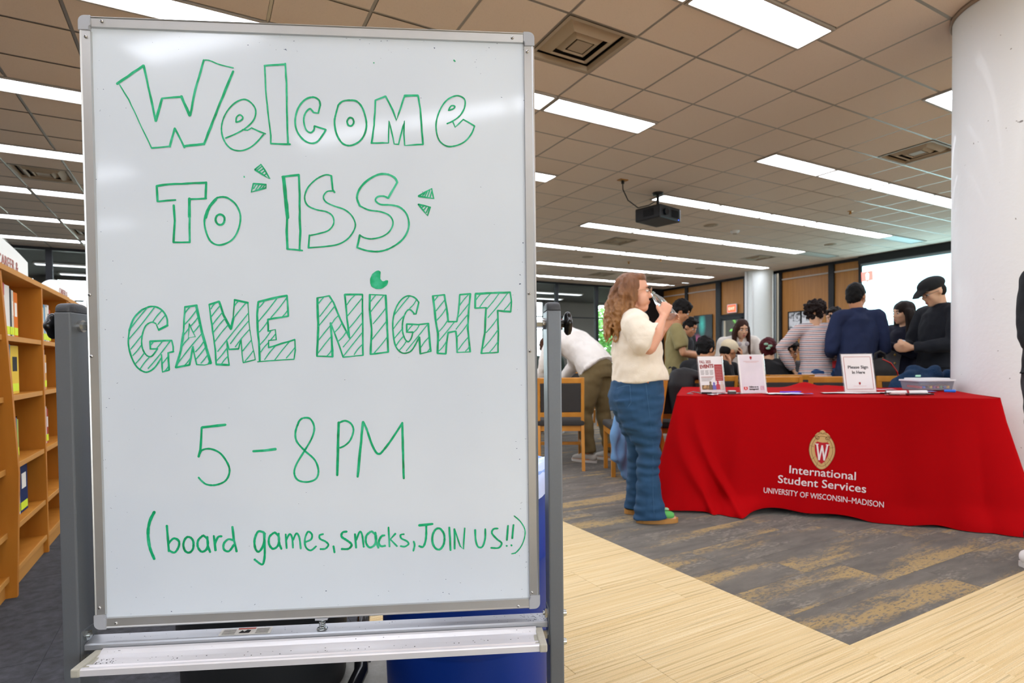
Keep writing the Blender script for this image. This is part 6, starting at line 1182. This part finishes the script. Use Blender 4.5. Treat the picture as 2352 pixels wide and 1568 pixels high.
        for s in 'LR':
            e, w_ = Q['el'+s], Q['wr'+s]; gs = shirt.get('sg', .018)
            loft(sm, [Q['chest']*.25+Q['neck']*.75, Q['sh'+s]], [.06*k+g*.6, .056*b+g*.7], V3((1, 0, 0)), 14)
            if shirt['sl'] == 'short':
                e2 = Q['sh'+s]*.22+e*.78; loft(sm, [Q['sh'+s], (Q['sh'+s]+e2)/2, e2], [.054*b+g*.7, .050*b+gs, .046*b+gs*1.25], V3((1, 0, 0)), 16, round_=False); ell(sm, Q['sh'+s], ((.054*b+g*.7),)*3)
            else:
                w2 = e*.04+w_*.96; loft(sm, [Q['sh'+s], (Q['sh'+s]+e)/2, e], [.054*b+g*.7, .048*b+gs, .042*k+gs], V3((1, 0, 0)), 16); loft(sm, [e, (e+w2)/2, w2], [.043*k+gs, .040*k+gs*.9, .028*k+gs*.7], side, 16, round_=False)
        if shirt.get('collar'): loft(sm, [Q['neck']-V3((0, 0, .01)), Q['neck']+V3((0, 0, .035*k))], [.072*k, .070*k], side, 16, round_=False)
        if shirt.get('hood'): loft(sm, [H_((-.09, .08, -.13)), H_((-.13, 0, -.15)), H_((-.09, -.08, -.13))], [.040*k, .055*k, .040*k], V3((0, 0, 1)), 12)
        me = remesh(sm, vox*1.0, 2); wrinkle(me, shirt.get('wr', .016), (7, 7, 5)); wrinkle(me, .006, (22, 22, 16))
        so = link('shirt' if 'name' not in shirt else shirt['name'], me, shirt['m'], t)
    if pants and callable(pants.get('fn')): pants['fn'](t, Q, H_)
    elif pants:
        pm = MB(); g = .014
        loft(pm, [Q['waist']*.35+Q['pelvis']*.65, Q['pelvis'], (Q['hipL']+Q['hipR'])/2-V3((0, 0, .05*k))*(1 if base is STAND else 0)], [(.142*b+g, .102*b+g), (.155*b+g, .115*b+g), (.150*b+g, .110*b+g)], side, 20, round_=False)
        for s in 'LR':
            hp, kn, an = Q['hip'+s], Q['kn'+s], Q['an'+s]; an = an+V3((0, 0, .02*k))
            loft(pm, [hp, (hp+kn)/2, kn], [.092*b+g, .080*b+g, .060*k+g], side, 16); loft(pm, [kn, kn*.6+an*.4, an], [.060*k+g, .060*k+g, .052*k+g+pants.get('flare', 0)], side, 16, round_=False)
        me = remesh(pm, vox, 2); wrinkle(me, .014, (9, 9, 14)); link('trousers', me, pants['m'], t)
    if shoes:
        for s in 'LR':
            an = Q['an'+s]; ft = MB(); loft(ft, [V3((an.x-.055*k, an.y, .050)), V3((an.x, an.y, .062)), V3((an.x+.07*k, an.y, .055)), V3((an.x+.16*k, an.y, .040))], [(.034*k, .040), (.038*k, .050), (.042*k, .040), (.036*k, .026)], side, 14)
            so = link('shoe', remesh(ft, .006, 2), mat('shoe_'+shoes, shoes, .6, 0, .1, 30), t); sm_ = MB(); n = 20; pts = []
            for i in range(n):
                a = 2*math.pi*i/n; pts.append((an.x+.055*k+.145*k*math.cos(a), an.y+.047*k*math.sin(a)*(1 if math.cos(a) > -.2 else .85)))
            sm_.extr(pts, .002, .026); sm_.build('sole', mat('sole_rubber', '#cfcac2', .7, 0, .05), so)
    if hair: hair(t, Q, H_, HM, hs)
    if gl:
        m = MB()
        for s in (-1, 1):
            m.tube([H_((.106, s*.033+.021*math.cos(a), .000+.018*math.sin(a))) for a in [2*math.pi*i/16 for i in range(17)]], .0017, 6); m.tube([H_((.104, s*.054, .004)), H_((.05, s*.078, .004)), H_((-.01, s*.082, .0))], .0015, 6)
        m.tube([H_((.108, -.012, .006)), H_((.112, 0, .008)), H_((.108, .012, .006))], .0015, 6); link('glasses', m.mesh('glasses', mat('glasses_'+gl, gl, .3, .3)), None, t)
    if extra: extra(t, Q, H_, HM, k)
    return t
def hm(c, v=.25): return mat('hair_'+c, c, .6, 0, v, 40, .5, 160, spec=.22)
def hair_short(c, up=.0, mess=.004, r=(.102, .084, .100), fringe=False):
    def f(t, Q, H_, HM, hs):
        m = MB(); ell(m, H_((-.018, 0, .034)), tuple(q*hs for q in r), HM, 20, 12); ell(m, H_((-.045, 0, -.010)), (.062*hs, .074*hs, .075*hs), HM, 16, 10)
        if up: ell(m, H_((.025, 0, .098)), (.065*hs, .07*hs, up*hs), HM)
        if fringe: ell(m, H_((.055, 0, .075)), (.038*hs, .065*hs, .04*hs), HM)
        me = remesh(m, .006, 1); wrinkle(me, mess*2.2, (26, 26, 26)); wrinkle(me, mess, (70, 70, 60)); link('hair', me, hm(c), t)
    return f
def hair_long(c, length=.38, back=1., front=True, w_=.085):
    def f(t, Q, H_, HM, hs):
        m = MB(); ell(m, H_((-.018, 0, .034)), (.104*hs, .088*hs, .098*hs), HM, 20, 12)
        rnd = random.Random(len(c)+int(length*100)); hz = H_((-.03, 0, 0))
        for i in range(30):
            a = math.radians(75+210*i/29); r0 = V3((math.cos(a)*.082, math.sin(a)*.080, .02)); p0 = H_(tuple(r0)); r1 = H_((r0.x*1.12-.005, r0.y*1.15, -.06))
            e = V3((r1.x-.01*back, r1.y*1.03, r1.z-length*rnd.uniform(.75, 1.)*hs)); mid = r1*.5+e*.5; mid.x += rnd.uniform(-.012, .012)-.010
            if front and (i < 4 or i > 25): e.x += .05; mid.x += .02
            loft(m, [p0, r1, mid, e], [.022*hs, .024*hs, .022*hs, .010*hs], V3((1, 0, 0)), 8)
        me = remesh(m, .008, 1); wrinkle(me, .008, (30, 30, 5)); link('hair', me, hm(c), t)
    return f
# ---- the woman with the water bottle
M_sweat = mat('cream_knit', '#e9dcc8', .85, 0, .04, 30, .3, 260, sheen=.2); M_jean = mat('dark_denim', '#1f4668', .8, 0, .22, 7, .3, 420)
def sweater(t, Q, H_):
    s = MB(); sd = V3((0, 1, 0))
    loft(s, [(-.038, 0, .885), (-.040, 0, .93), (-.052, 0, 1.05), (-.060, 0, 1.14), (-.078, 0, 1.215), (-.092, 0, 1.265), (-.095, 0, 1.30)], [(.205, .180), (.203, .176), (.195, .158), (.195, .150), (.185, .120), (.14, .085), (.075, .065)], sd, 32, round_=False)
    # wide near sleeve, hem hanging open at the elbow
    loft(s, [(-.105, -.14, 1.262), (-.100, -.185, 1.225), (-.078, -.215, 1.18), (-.048, -.232, 1.155), (-.022, -.236, 1.142)], [(.080, .080), (.082, .086), (.084, .094), (.086, .102), (.086, .108)], V3((0, 1, 0)), 24, round_=False)
    for sy in (-1, 1): loft(s, [(-.088, sy*.045, 1.285), (-.092, sy*.10, 1.262), (-.092, sy*.16, 1.245)], [(.070, .062), (.078, .075), (.082, .080)], V3((1, 0, 0)), 20)
    loft(s, [(-.08, .15, 1.265), (-.04, .205, 1.20), (.03, .205, 1.14), (.07, .19, 1.12)], [(.06, .07), (.080, .080), (.090, .090), (.100, .10)], V3((1, 0, .4)), 20, round_=False)
    me = remesh(s, .006, 2); wrinkle(me, .022, (6, 6, 9), lambda c: 1 if c.z < 1.15 else .5); wrinkle(me, .006, (20, 20, 22))
    o = link('sweater', me, M_sweat, t)
    b = MB(); loft(b, [(-.038, 0, .886), (-.038, 0, .92)], [(.208, .184), (.208, .182)], sd, 48, round_=False); 
def jeans(t, Q, H_):
    s = MB(); sd = V3((0, 1, 0))
    loft(s, [(-.045, 0, .925), (-.050, 0, .86), (-.060, 0, .78), (-.058, 0, .70)], [(.180, .150), (.192, .168), (.198, .176), (.190, .165)], sd, 28, round_=False)
    loft(s, [(-.062, -.09, .78), (-.048, -.10, .64), (-.004, -.095, .48), (-.004, -.095, .33), (-.004, -.095, .18), (.006, -.095, .03)], [(.108, .158), (.100, .126), (.076, .076), (.068, .068), (.076, .078), (.088, .104)], sd, 24, round_=False)
    loft(s, [(-.062, .09, .78), (-.058, .10, .64), (-.030, .105, .48), (-.030, .11, .33), (-.030, .115, .18), (-.024, .115, .04)], [(.108, .150), (.096, .115), (.070, .070), (.062, .062), (.070, .070), (.080, .092)], sd, 24, round_=False)
    me = remesh(s, .006, 2); wrinkle(me, .016, (8, 8, 26), lambda c: 1 if .3 < c.z < .62 else .5); wrinkle(me, .006, (16, 16, 30))
    o = link('jeans', me, M_jean, t)
    st = mat('jean_stitch', '#4a7193', .8); m = MB()
    m.tube([(-.045, -.200, .90), (-.035, -.202, .80), (-.02, -.200, .68), (.006, -.174, .50), (.006, -.166, .35), (.004, -.174, .18), (.008, -.186, .05)], .0008, 6)
    m.tube([(-.205, -.135, .845), (-.175, -.160, .86), (-.135, -.180, .865)], .001, 6); m.tube([(-.135, -.180, .865), (-.13, -.188, .76), (-.15, -.178, .73)], .001, 6)
    m.build('stitching', st, o); ell_ = MB(); ell(ell_, (-.03, -.202, .882), (.005, .003, .005)); ell_.build('rivet', mat('copper', '#c8784a', .3, .8), o)
def curly(t, Q, H_, HM, hs):
    m = MB(); ell(m, H_((-.036, 0, .036)), (.096*hs, .090*hs, .096*hs), HM, 20, 12); ell(m, H_((.02, 0, .085)), (.060*hs, .060*hs, .040*hs), HM, 14, 10); rnd = random.Random(12)
    for i in range(64):
        a = math.radians(102+156*rnd.random()); z0 = rnd.uniform(.0, .09); r0 = V3((math.cos(a)*.085-.02, math.sin(a)*.082, z0)); p = H_(tuple(r0)); L_ = rnd.uniform(.24, .345); P = [p]; n = 12; out_ = V3((math.cos(a)*.6-.55, math.sin(a)*.45, 0)); ph = rnd.uniform(0, 6.3); fr = rnd.uniform(16, 22)
        for j in range(1, n+1):
            q = j/n; w_ = .015*q**.5; spread = .050*math.sin(min(1, q*1.3)*math.pi*.55)
            P.append(p+out_*spread+V3((-.030*q, -.0*q, -L_*q))+V3((math.cos(ph+fr*q)*w_, math.sin(ph+fr*q)*w_, 0)))
        loft(m, P, [.018]+[.015-.009*(j/n)**2+.003*math.sin(j*2.1) for j in range(1, n+1)], V3((1, 0, 0)), 7)
    ell(m, H_((-.045, 0, -.045)), (.070*hs, .082*hs, .095*hs), HM, 16, 12); loft(m, [H_((-.06, 0, -.05)), H_((-.085, 0, -.14)), H_((-.12, 0, -.24))], [(.09*hs, .05*hs), (.12*hs, .055*hs), (.13*hs, .04*hs)], V3((0, 1, 0)), 20)
    for sy in (-1, 1): ell(m, H_((-.026, sy*.072, -.012)), (.044*hs, .030*hs, .085*hs), HM, 14, 10)
    # locks falling in front of the shoulder
    for i in range(12):
        A = V3((-.115+.006*i, -.082+.003*i, 1.375-.006*i)); B = V3((-.050+.0065*i, -.118+.007*i, 1.272-.003*i)); P = []
        for j in range(11):
            q = j/10; P.append(A*(1-q)+B*q+V3((.012*math.sin(q*15+i*1.3), -.018*math.sin(q*3.1)+.006*math.cos(q*15+i*1.3), 0)))
        loft(m, P, [.014-.006*(j/10)+.002*math.sin(j*2.3+i) for j in range(11)], V3((1, 0, 0)), 7)
    me = remesh(m, .005, 1, .4); wrinkle(me, .006, (45, 45, 22)); mt = mat('hair_auburn', '#7b4a25', .45, 0, 0, bump=.5, bscale=170)
    N, L, P_ = nodes(mt); tc = N.new('ShaderNodeTexCoord'); sx_ = N.new('ShaderNodeSeparateXYZ'); L.new(tc.outputs['Object'], sx_.inputs[0]); g = N.new('ShaderNodeTexNoise'); g.inputs['Scale'].default_value = 1; g.inputs['Detail'].default_value = 4; L.new(mapped(N, L, tc.outputs['Object'], (60, 60, 14)), g.inputs['Vector'])
    mr_ = N.new('ShaderNodeMapRange'); mr_.inputs['From Min'].default_value = 1.48; mr_.inputs['From Max'].default_value = 1.12; L.new(sx_.outputs[2], mr_.inputs['Value'])
    a_ = mixc(N, L, g.outputs['Fac'], rgb('#4b2c16'), rgb('#93603a')); b_ = mixc(N, L, g.outputs['Fac'], rgb('#7a4a1e'), rgb('#cf9a58')); L.new(mixc(N, L, mr_.outputs[0], a_, b_), P_.inputs['Base Color']); link('hair', me, mt, t)
def gshoes(t, Q, H_, HM, k):
    for (fx, fy) in ((.042, -.098), (.010, .115)):
        ft = MB(); loft(ft, [(fx-.08, fy, .055), (fx-.04, fy, .06), (fx+.05, fy, .052), (fx+.09, fy, .045)], [(.036, .034), (.040, .036), (.044, .030), (.038, .024)], V3((0, 1, 0)), 16)
        so = link('shoe', remesh(ft, .005, 2), mat('green_suede', '#5fae5a', .8, 0, .1, 40), t); pts = [(fx+.005+.132*math.cos(2*math.pi*i/24), fy+.049*math.sin(2*math.pi*i/24)) for i in range(24)]
        MB().extr(pts, .002, .030).build('gum_sole', mat('gum_sole', '#b5803f', .6), so); MB().box((fx+.045, fy, .086), (.06, .04, .006), bev=.002).build('laces', mat('pale_lace', '#a8d8b0', .7), so)
def cheeks(bm, Q, H_, HM, hs):
    for s in (-1, 1): ell(bm, H_((.042, s*.036, -.055)), (.042*hs, .036*hs, .050*hs), HM, 14, 10)
    ell(bm, H_((.035, 0, -.110)), (.048*hs, .048*hs, .030*hs), HM, 14, 10)
def wjoints():
    return dict(pelvis=(-.05, 0, .84), waist=(-.05, 0, 1.0), chest=(-.065, 0, 1.16), neck=(-.085, 0, 1.30), head=(-.062, 0, 1.453), shL=(-.08, .16, 1.25), shR=(-.08, -.16, 1.25), elR=(-.030, -.232, 1.092), wrR=(.098, -.080, 1.290), elL=(.06, .20, 1.09), wrL=(.135, .05, 1.215), hipL=(-.055, .09, .80), hipR=(-.055, -.09, .80), knL=(-.03, .105, .46), knR=(-.005, -.095, .46), anL=(-.03, .115, .075), anR=(-.01, -.098, .075))
woman = person('curly haired woman in cream sweater and blue jeans drinking from a clear bottle', 2.495, 2.765, 0, 1.60, STAND, wjoints(), 1.32, 'fair', shirt=dict(fn=sweater), pants=dict(fn=jeans), shoes=None, hair=curly, head=(-10, -2), vox=.006, gl='#b9977a', headscale=1.02,
    hands=((1, .55, (.35, -.1, .6), (.5, -.6, .3)), (1, .75, (.30, .25, .75), (.15, .9, 0))), extra=gshoes, body_extra=cheeks)
# bottle held in her hand
bt = thing('water_bottle', 'clear plastic water bottle held at the curly haired woman\'s mouth', 'bottle', (0, 0, 0)); 
wM = Matrix.Translation((2.495, 2.765, 0)) @ Matrix.Rotation(math.radians(-28.83), 4, 'Z')
p0 = wM @ V3((.185, .0, 1.285)); p1 = wM @ V3((.048, .005, 1.448)); ax = (p1-p0).normalized(); bt.location = p0; bt.rotation_euler = ax.to_track_quat('Z', 'Y').to_euler()
M_bot = mat('clear_plastic', '#f2f8fb', .06, 0, 0, trans=.92, ior=1.18)
MB().lathe([(.0001, 0), (.028, 0), (.032, .008), (.0315, .05), (.029, .055), (.032, .06), (.032, .13), (.030, .145), (.018, .185), (.0125, .195), (.0125, .215)], n=28).build('bottle_body', M_bot, bt)
MB().lathe([(.0324, .075), (.0326, .078), (.0326, .115), (.0324, .118)], n=28).build('label_band', mat('bottle_label', '#cfd6b0', .4, 0, .2, 50, trans=.3), bt); MB().lathe([(.0148, .198), (.0155, .20), (.0155, .203), (.0148, .205)], n=20).build('neck_ring', M_bot, bt)
# ---- the others
def cloth(n, c, b=.25, bs=220, v=.1): return mat(n, c, .85, 0, v, 9, b, bs)
def hold(lab, name, cat, loc, d, c):
    return tag(MB().box((0, 0, 0), d, bev=.004).build(name, mat('held_'+c, c, .4), None, loc, (.3, .2, .4)), lab, cat)
J = dict(wrL=(.30, .04, 1.07), wrR=(.32, -.03, 1.04), elL=(.04, .24, 1.10), elR=(.05, -.25, 1.08), head=(.055, 0, 1.555))
person('man in an olive tee standing behind the woman, looking down at his hands', 4.62, 4.61, -12, 1.64, STAND, J, 1.0, 'tan', dict(sl='short', m=cloth('olive_tee', '#8e8357'), hem=.08), dict(m=cloth('black_trousers', '#17181c')), '#2a2a2c', hair_short('#14110f', .0, .006, (.106, .088, .104), True), (0, 32))
hold('small pale card held by the man in olive', 'held_card', 'card', (4.87, 4.44, 1.0), (.09, .06, .01), '#e8e2d4')
person('dark haired man in dark jacket just behind the man in olive, head bowed', 5.47, 5.33, -50, 1.62, STAND, dict(head=(.09, 0, 1.43), neck=(.03, 0, 1.33), wrL=(.30, .1, .95), wrR=(.30, -.1, .95)), 1., 'tan', dict(sl='long', m=cloth('dark_jacket', '#26262b')), dict(m=cloth('black_trousers', '#17181c')), '#2a2a2c', hair_short('#14110f', .02, .006), (0, 25))
J = dict(pelvis=(-.05, 0, .95), waist=(.05, 0, 1.06), chest=(.22, 0, 1.20), neck=(.38, 0, 1.265), head=(.48, 0, 1.22), shL=(.33, .19, 1.20), shR=(.33, -.19, 1.20), elL=(.42, .26, .95), elR=(.40, -.26, .95), wrL=(.56, .2, .80), wrR=(.54, -.2, .80), hipL=(-.05, .09, .90), hipR=(-.05, -.09, .90), knL=(.02, .12, .48), knR=(-.06, -.10, .48), anL=(-.04, .14, .075), anR=(-.16, -.10, .075))
person('person in white hoodie and olive trousers bent over the study table', 3.50, 4.66, 140, 1.75, STAND, J, 1.15, 'tan', dict(sl='long', m=cloth('white_hoodie', '#e6e1db', .3), gap=.04, sg=.035, hood=1, wr=.03, hem=.02), dict(m=cloth('olive_trousers', '#6f5f3d'), flare=.01), '#b8b3aa', hair_short('#1b1613', .0, .005), (0, 55))
person('brown haired person in a dark green jacket seated left of the post, back turned', 4.02, 6.40, 75, 1.78, SIT, None, 1.1, 'fair', dict(sl='long', m=cloth('green_jacket', '#2f3c35'), collar=1), dict(m=cloth('black_trousers', '#17181c')), '#2a2a2c', hair_short('#4a2c1c', .0, .004), (0, 10))
def phones(t, Q, H_, HM, k):
    m = MB(); m.tube([Q['neck']+V3((.03, .085, .015)), Q['neck']+V3((-.05, .07, .05)), Q['neck']+V3((-.05, -.07, .05)), Q['neck']+V3((.03, -.085, .015))], .010, 8)
    for s in (-1, 1): ell(m, Q['neck']+V3((.125, s*.045, -.075)), (.014, .026, .030))
    link('headphones', m.mesh('headphones', mat('headphone_grey', '#b9b3b6', .4)), None, t)
J = dict(pelvis=(-.05, 0, .90), waist=(0, 0, 1.0), chest=(.08, 0, 1.16), neck=(.14, 0, 1.28), head=(.20, 0, 1.395), shL=(.10, .18, 1.22), shR=(.10, -.18, 1.22), elL=(.16, .28, .98), elR=(.16, -.28, .98), wrL=(.34, .2, .80), wrR=(.34, -.2, .80))
person('long haired woman in white hooded jacket with headphones round her neck, facing the viewer', 6.14, 5.06, -95, 1.66, STAND, J, 1.1, 'light', dict(sl='long', m=cloth('white_fleece', '#e9e4dc', .3), gap=.04, sg=.03, hood=1, wr=.03), dict(m=cloth('black_trousers', '#17181c')), '#e6e3de', hair_long('#3a2218', .30), (5, 12), extra=phones)
person('dark haired man in black shirt seated behind the events flyer, back turned', 4.37, 3.99, 62, 1.66, SIT, dict(wrR=(.30, -.20, .95)), 1.02, 'tan', dict(sl='long', m=cloth('black_shirt', '#17181b')), dict(m=cloth('black_trousers', '#17181c')), '#2a2a2c', hair_short('#0f0e0e', .0, .005, (.104, .086, .106)), (-35, 10))
def cap(c, bc, back=False):
    def f(t, Q, H_, HM, hs):
        m = MB(); ell(m, H_((-.010, 0, .052)), (.108*hs, .090*hs, .088*hs), HM, 20, 12); link('cap_crown', remesh(m, .006, 1), mat('cap_'+c, c, .8, 0, .05, 30, .2, 200), t)
        m = MB(); n = 14; vs = []
        for zz in (0, -.006):
            for i in range(n+1):
                a = math.radians(-62+124*i/n); vs += [H_((.07*math.cos(a)+.01, .085*math.sin(a), .040+zz)), H_((.095+.085*math.cos(a), .078*math.sin(a), .028+zz))]
        q = 2*(n+1); F = [(2*i, 2*i+1, 2*i+3, 2*i+2) for i in range(n)]+[(q+2*i, q+2*i+2, q+2*i+3, q+2*i+1) for i in range(n)]+[(2*i+1, q+2*i+1, q+2*i+3, 2*i+3) for i in range(n)]
        link('cap_brim', m.add(vs, F).mesh('cap_brim', mat('brim_'+bc, bc, .8)), None, t); m = MB(); ell(m, H_((-.045, 0, -.010)), (.062*hs, .074*hs, .075*hs), HM, 16, 10); link('hair', remesh(m, .008, 1), hm('#14110f'), t)
    return f
person('seated person in cream cap with maroon brim, hand raised to the face', 4.91, 4.27, 20, 1.62, SIT, dict(elR=(.20, -.20, .80), wrR=(.22, -.08, 1.02), head=(.12, 0, 1.10)), 1., 'tan', dict(sl='short', m=cloth('black_shirt', '#17181b')), dict(m=cloth('black_trousers', '#17181c')), '#2a2a2c', cap('#e6d8b8', '#8e2f3c'), (0, 30), hands=((1, .4), (1, .6, (.1, .05, 1), (-.6, .5, 0))))
def bun(t, Q, H_, HM, hs):
    hair_short('#4c1219', .0, .004, (.106, .090, .104))(t, Q, H_, HM, hs); m = MB(); ell(m, H_((-.10, 0, .03)), (.05*hs, .055*hs, .06*hs), HM); link('hair_bun', remesh(m, .006, 1), hm('#4c1219'), t)
    m = MB()
    for i, c in enumerate(((-.145, .02, .05), (-.150, -.02, .03), (-.147, .0, .005))): ell(m, H_(c), (.008, .022, .014), HM)
    link('hair_clip', m.mesh('hair_clip', mat('clip_green', '#8fb59a', .4, 0, .4, 60)), None, t)
person('person with dark red pinned up hair and green clip in a black top, seated', 5.12, 3.80, 80, 1.64, SIT, None, 1.02, 'light', dict(sl='long', m=cloth('black_sweatshirt', '#131316'), gap=.035, sg=.03), dict(m=cloth('black_trousers', '#17181c')), '#2a2a2c', bun, (-15, 5))
person('dark haired seated person mostly hidden behind the red haired one', 5.86, 4.10, -110, 1.62, SIT, dict(head=(.12, 0, 1.10)), 1., 'tan', dict(sl='long', m=cloth('grey_top', '#4b4b50')), dict(m=cloth('black_trousers', '#17181c')), '#2a2a2c', hair_short('#1a1513', .02, .006), (0, 25))
# striped shirt
ms = mat('striped_knit', '#e3dad8', .85, 0, 0, bump=.25, bscale=300); N, L, P = nodes(ms); tc = N.new('ShaderNodeTexCoord'); sx_ = N.new('ShaderNodeSeparateXYZ'); L.new(tc.outputs['Object'], sx_.inputs[0])
fr = math_n(N, L, 'FRACT', math_n(N, L, 'MULTIPLY', sx_.outputs[2], 27.)); s1 = math_n(N, L, 'LESS_THAN', fr, .20); f2 = math_n(N, L, 'ABSOLUTE', math_n(N, L, 'SUBTRACT', fr, .6)); s2 = math_n(N, L, 'LESS_THAN', f2, .10)
c = mixc(N, L, s1, rgb('#e6dcda'), rgb('#b06a5c')); L.new(mixc(N, L, s2, c, rgb('#4e566f')), P.inputs['Base Color'])
J = dict(elL=(-.05, .32, 1.12), wrL=(.02, .20, .90), elR=(.02, -.24, 1.06), wrR=(.22, -.16, 1.02))
person('wavy haired man in a striped long sleeve shirt, back turned, hand at hip', 5.33, 3.45, 68, 1.58, STAND, J, .95, 'light', dict(sl='long', m=ms, gap=.02, sg=.014, hem=.06, wr=.02), dict(m=cloth('blue_jeans', '#274b7c')), '#e6e3de', hair_short('#231a18', .035, .016, (.112, .098, .100)), (-42, 0))
J = dict(elL=(.0, .235, 1.10), wrL=(.20, .16, 1.04), elR=(.0, -.235, 1.10), wrR=(.22, -.16, 1.10))
person('short haired man in a navy shirt standing with his back to the viewer', 5.45, 3.12, 82, 1.71, STAND, J, 1.0, 'tan', dict(sl='long', m=cloth('navy_shirt', '#1d2a4d', .25, 150), gap=.024, sg=.016, hem=.10, collar=1, wr=.022), dict(m=cloth('dark_blue_jeans', '#1c2c4a')), '#2a2a2c', hair_short('#121212', .0, .003, (.100, .080, .100)), (-48, 6))
person('dark haired person hidden between the striped man and the navy man', 6.80, 4.15, 180, 1.62, STAND, dict(wrL=(.28, .1, 1.0), wrR=(.28, -.1, 1.0)), 1., 'light', dict(sl='long', m=cloth('red_knit', '#b3252c')), dict(m=cloth('blue_jeans', '#274b7c')), '#e6e3de', hair_short('#1a1513', .02, .006), (0, 15))
def buttons(t, Q, H_, HM, k):
    m = MB()
    for z in (.72, .80, .88, .96, 1.04): ell(m, (.142+.004*(z-.72), .035, z), (.006, .011, .011))
    link('gold_buttons', m.mesh('gold_buttons', mat('gold', '#d6b46a', .3, .7)), None, t)
    m = MB(); loft(m, [(.045, -.03, .80), (.045, -.03, 1.12)], [(.10, .11), (.10, .11)], V3((0, 1, 0)), 20, round_=False); link('grey_top', remesh(m, .008, 2), cloth('grey_knit', '#8b8c90'), t)
J = dict(elL=(.10, .22, 1.05), wrL=(.26, .07, 1.14), elR=(.10, -.22, 1.05), wrR=(.26, -.07, 1.15))
person('long dark haired woman in navy cardigan with gold buttons, turned left', 5.98, 2.97, 190, 1.55, STAND, J, 1.0, 'light', dict(sl='long', m=cloth('navy_cardigan', '#12162c'), name='cardigan'), dict(m=cloth('dark_blue_jeans', '#1c2c4a')), '#2a2a2c', hair_long('#1f1613', .34, 1., True), (-8, 4), extra=buttons)
def flatcap(t, Q, H_, HM, hs):
    m = MB(); ell(m, H_((-.010, 0, .062)), (.115*hs, .094*hs, .070*hs), HM, 20, 12); loft(m, [H_((.06, 0, .055)), H_((.125, 0, .030)), H_((.165, 0, .006))], [(.07*hs, .022*hs), (.062*hs, .012*hs), (.045*hs, .006*hs)], HM@V3((0, 1, 0)), 14); link('flat_cap', remesh(m, .006, 1), mat('cap_dark', '#15181a', .85, 0, .1, 40, .3, 200), t)
    m = MB(); ell(m, H_((-.042, 0, -.002)), (.066*hs, .078*hs, .075*hs), HM, 16, 10); link('hair', remesh(m, .008, 1), hm('#14110f'), t)
J = dict(elL=(.06, .25, 1.12), wrL=(.30, .08, 1.10), elR=(.06, -.25, 1.12), wrR=(.30, -.06, 1.11), head=(.06, 0, 1.60))
person('man in dark denim jacket, flat cap and glasses beside the white column, looking down', 5.80, 2.60, 182, 1.73, STAND, J, 1.02, 'light', dict(sl='long', m=cloth('dark_denim_jacket', '#11161f', .35, 260), gap=.028, sg=.022, collar=1, hem=.04, name='denim_jacket'), dict(m=cloth('black_trousers', '#17181c')), '#2a2a2c', flatcap, (0, 24), gl='#2b2f33')
hold('small white cup held by the man in the denim jacket', 'held_cup', 'cup', (5.50, 2.76, 1.14), (.05, .05, .06), '#d6dde0')
# person cut by the right edge of the frame
def fuzzy(t, Q, H_, HM, k):
    m = MB(); loft(m, [(.02, .20, .93), (.02, .235, .86), (0, .225, .76), (0, .20, .70)], [.06, .075, .07, .05], V3((1, 0, 0)), 14); me = remesh(m, .009, 1); wrinkle(me, .03, (30, 30, 30)); link('blue_fleece', me, mat('blue_fleece2', '#17466f', .95, 0, .45, 60, .8, 160), t)
person('person in black cut off by the right edge, blue fleece at the hip, white shoes', 3.56, 1.10, -62, 1.68, STAND, dict(elL=(-.02, .26, 1.12), wrL=(.08, .20, .98), elR=(0, -.25, 1.1), wrR=(.1, -.2, .95)), 1., 'light', dict(sl='long', m=cloth('black_knit', '#0d0f14'), name='jacket'), dict(m=cloth('black_trousers', '#17181c')), '#e9e6e2', hair_short('#1f1613', .0, .004), (0, 0), extra=fuzzy)
bpy.data.scenes.remove(TMP)
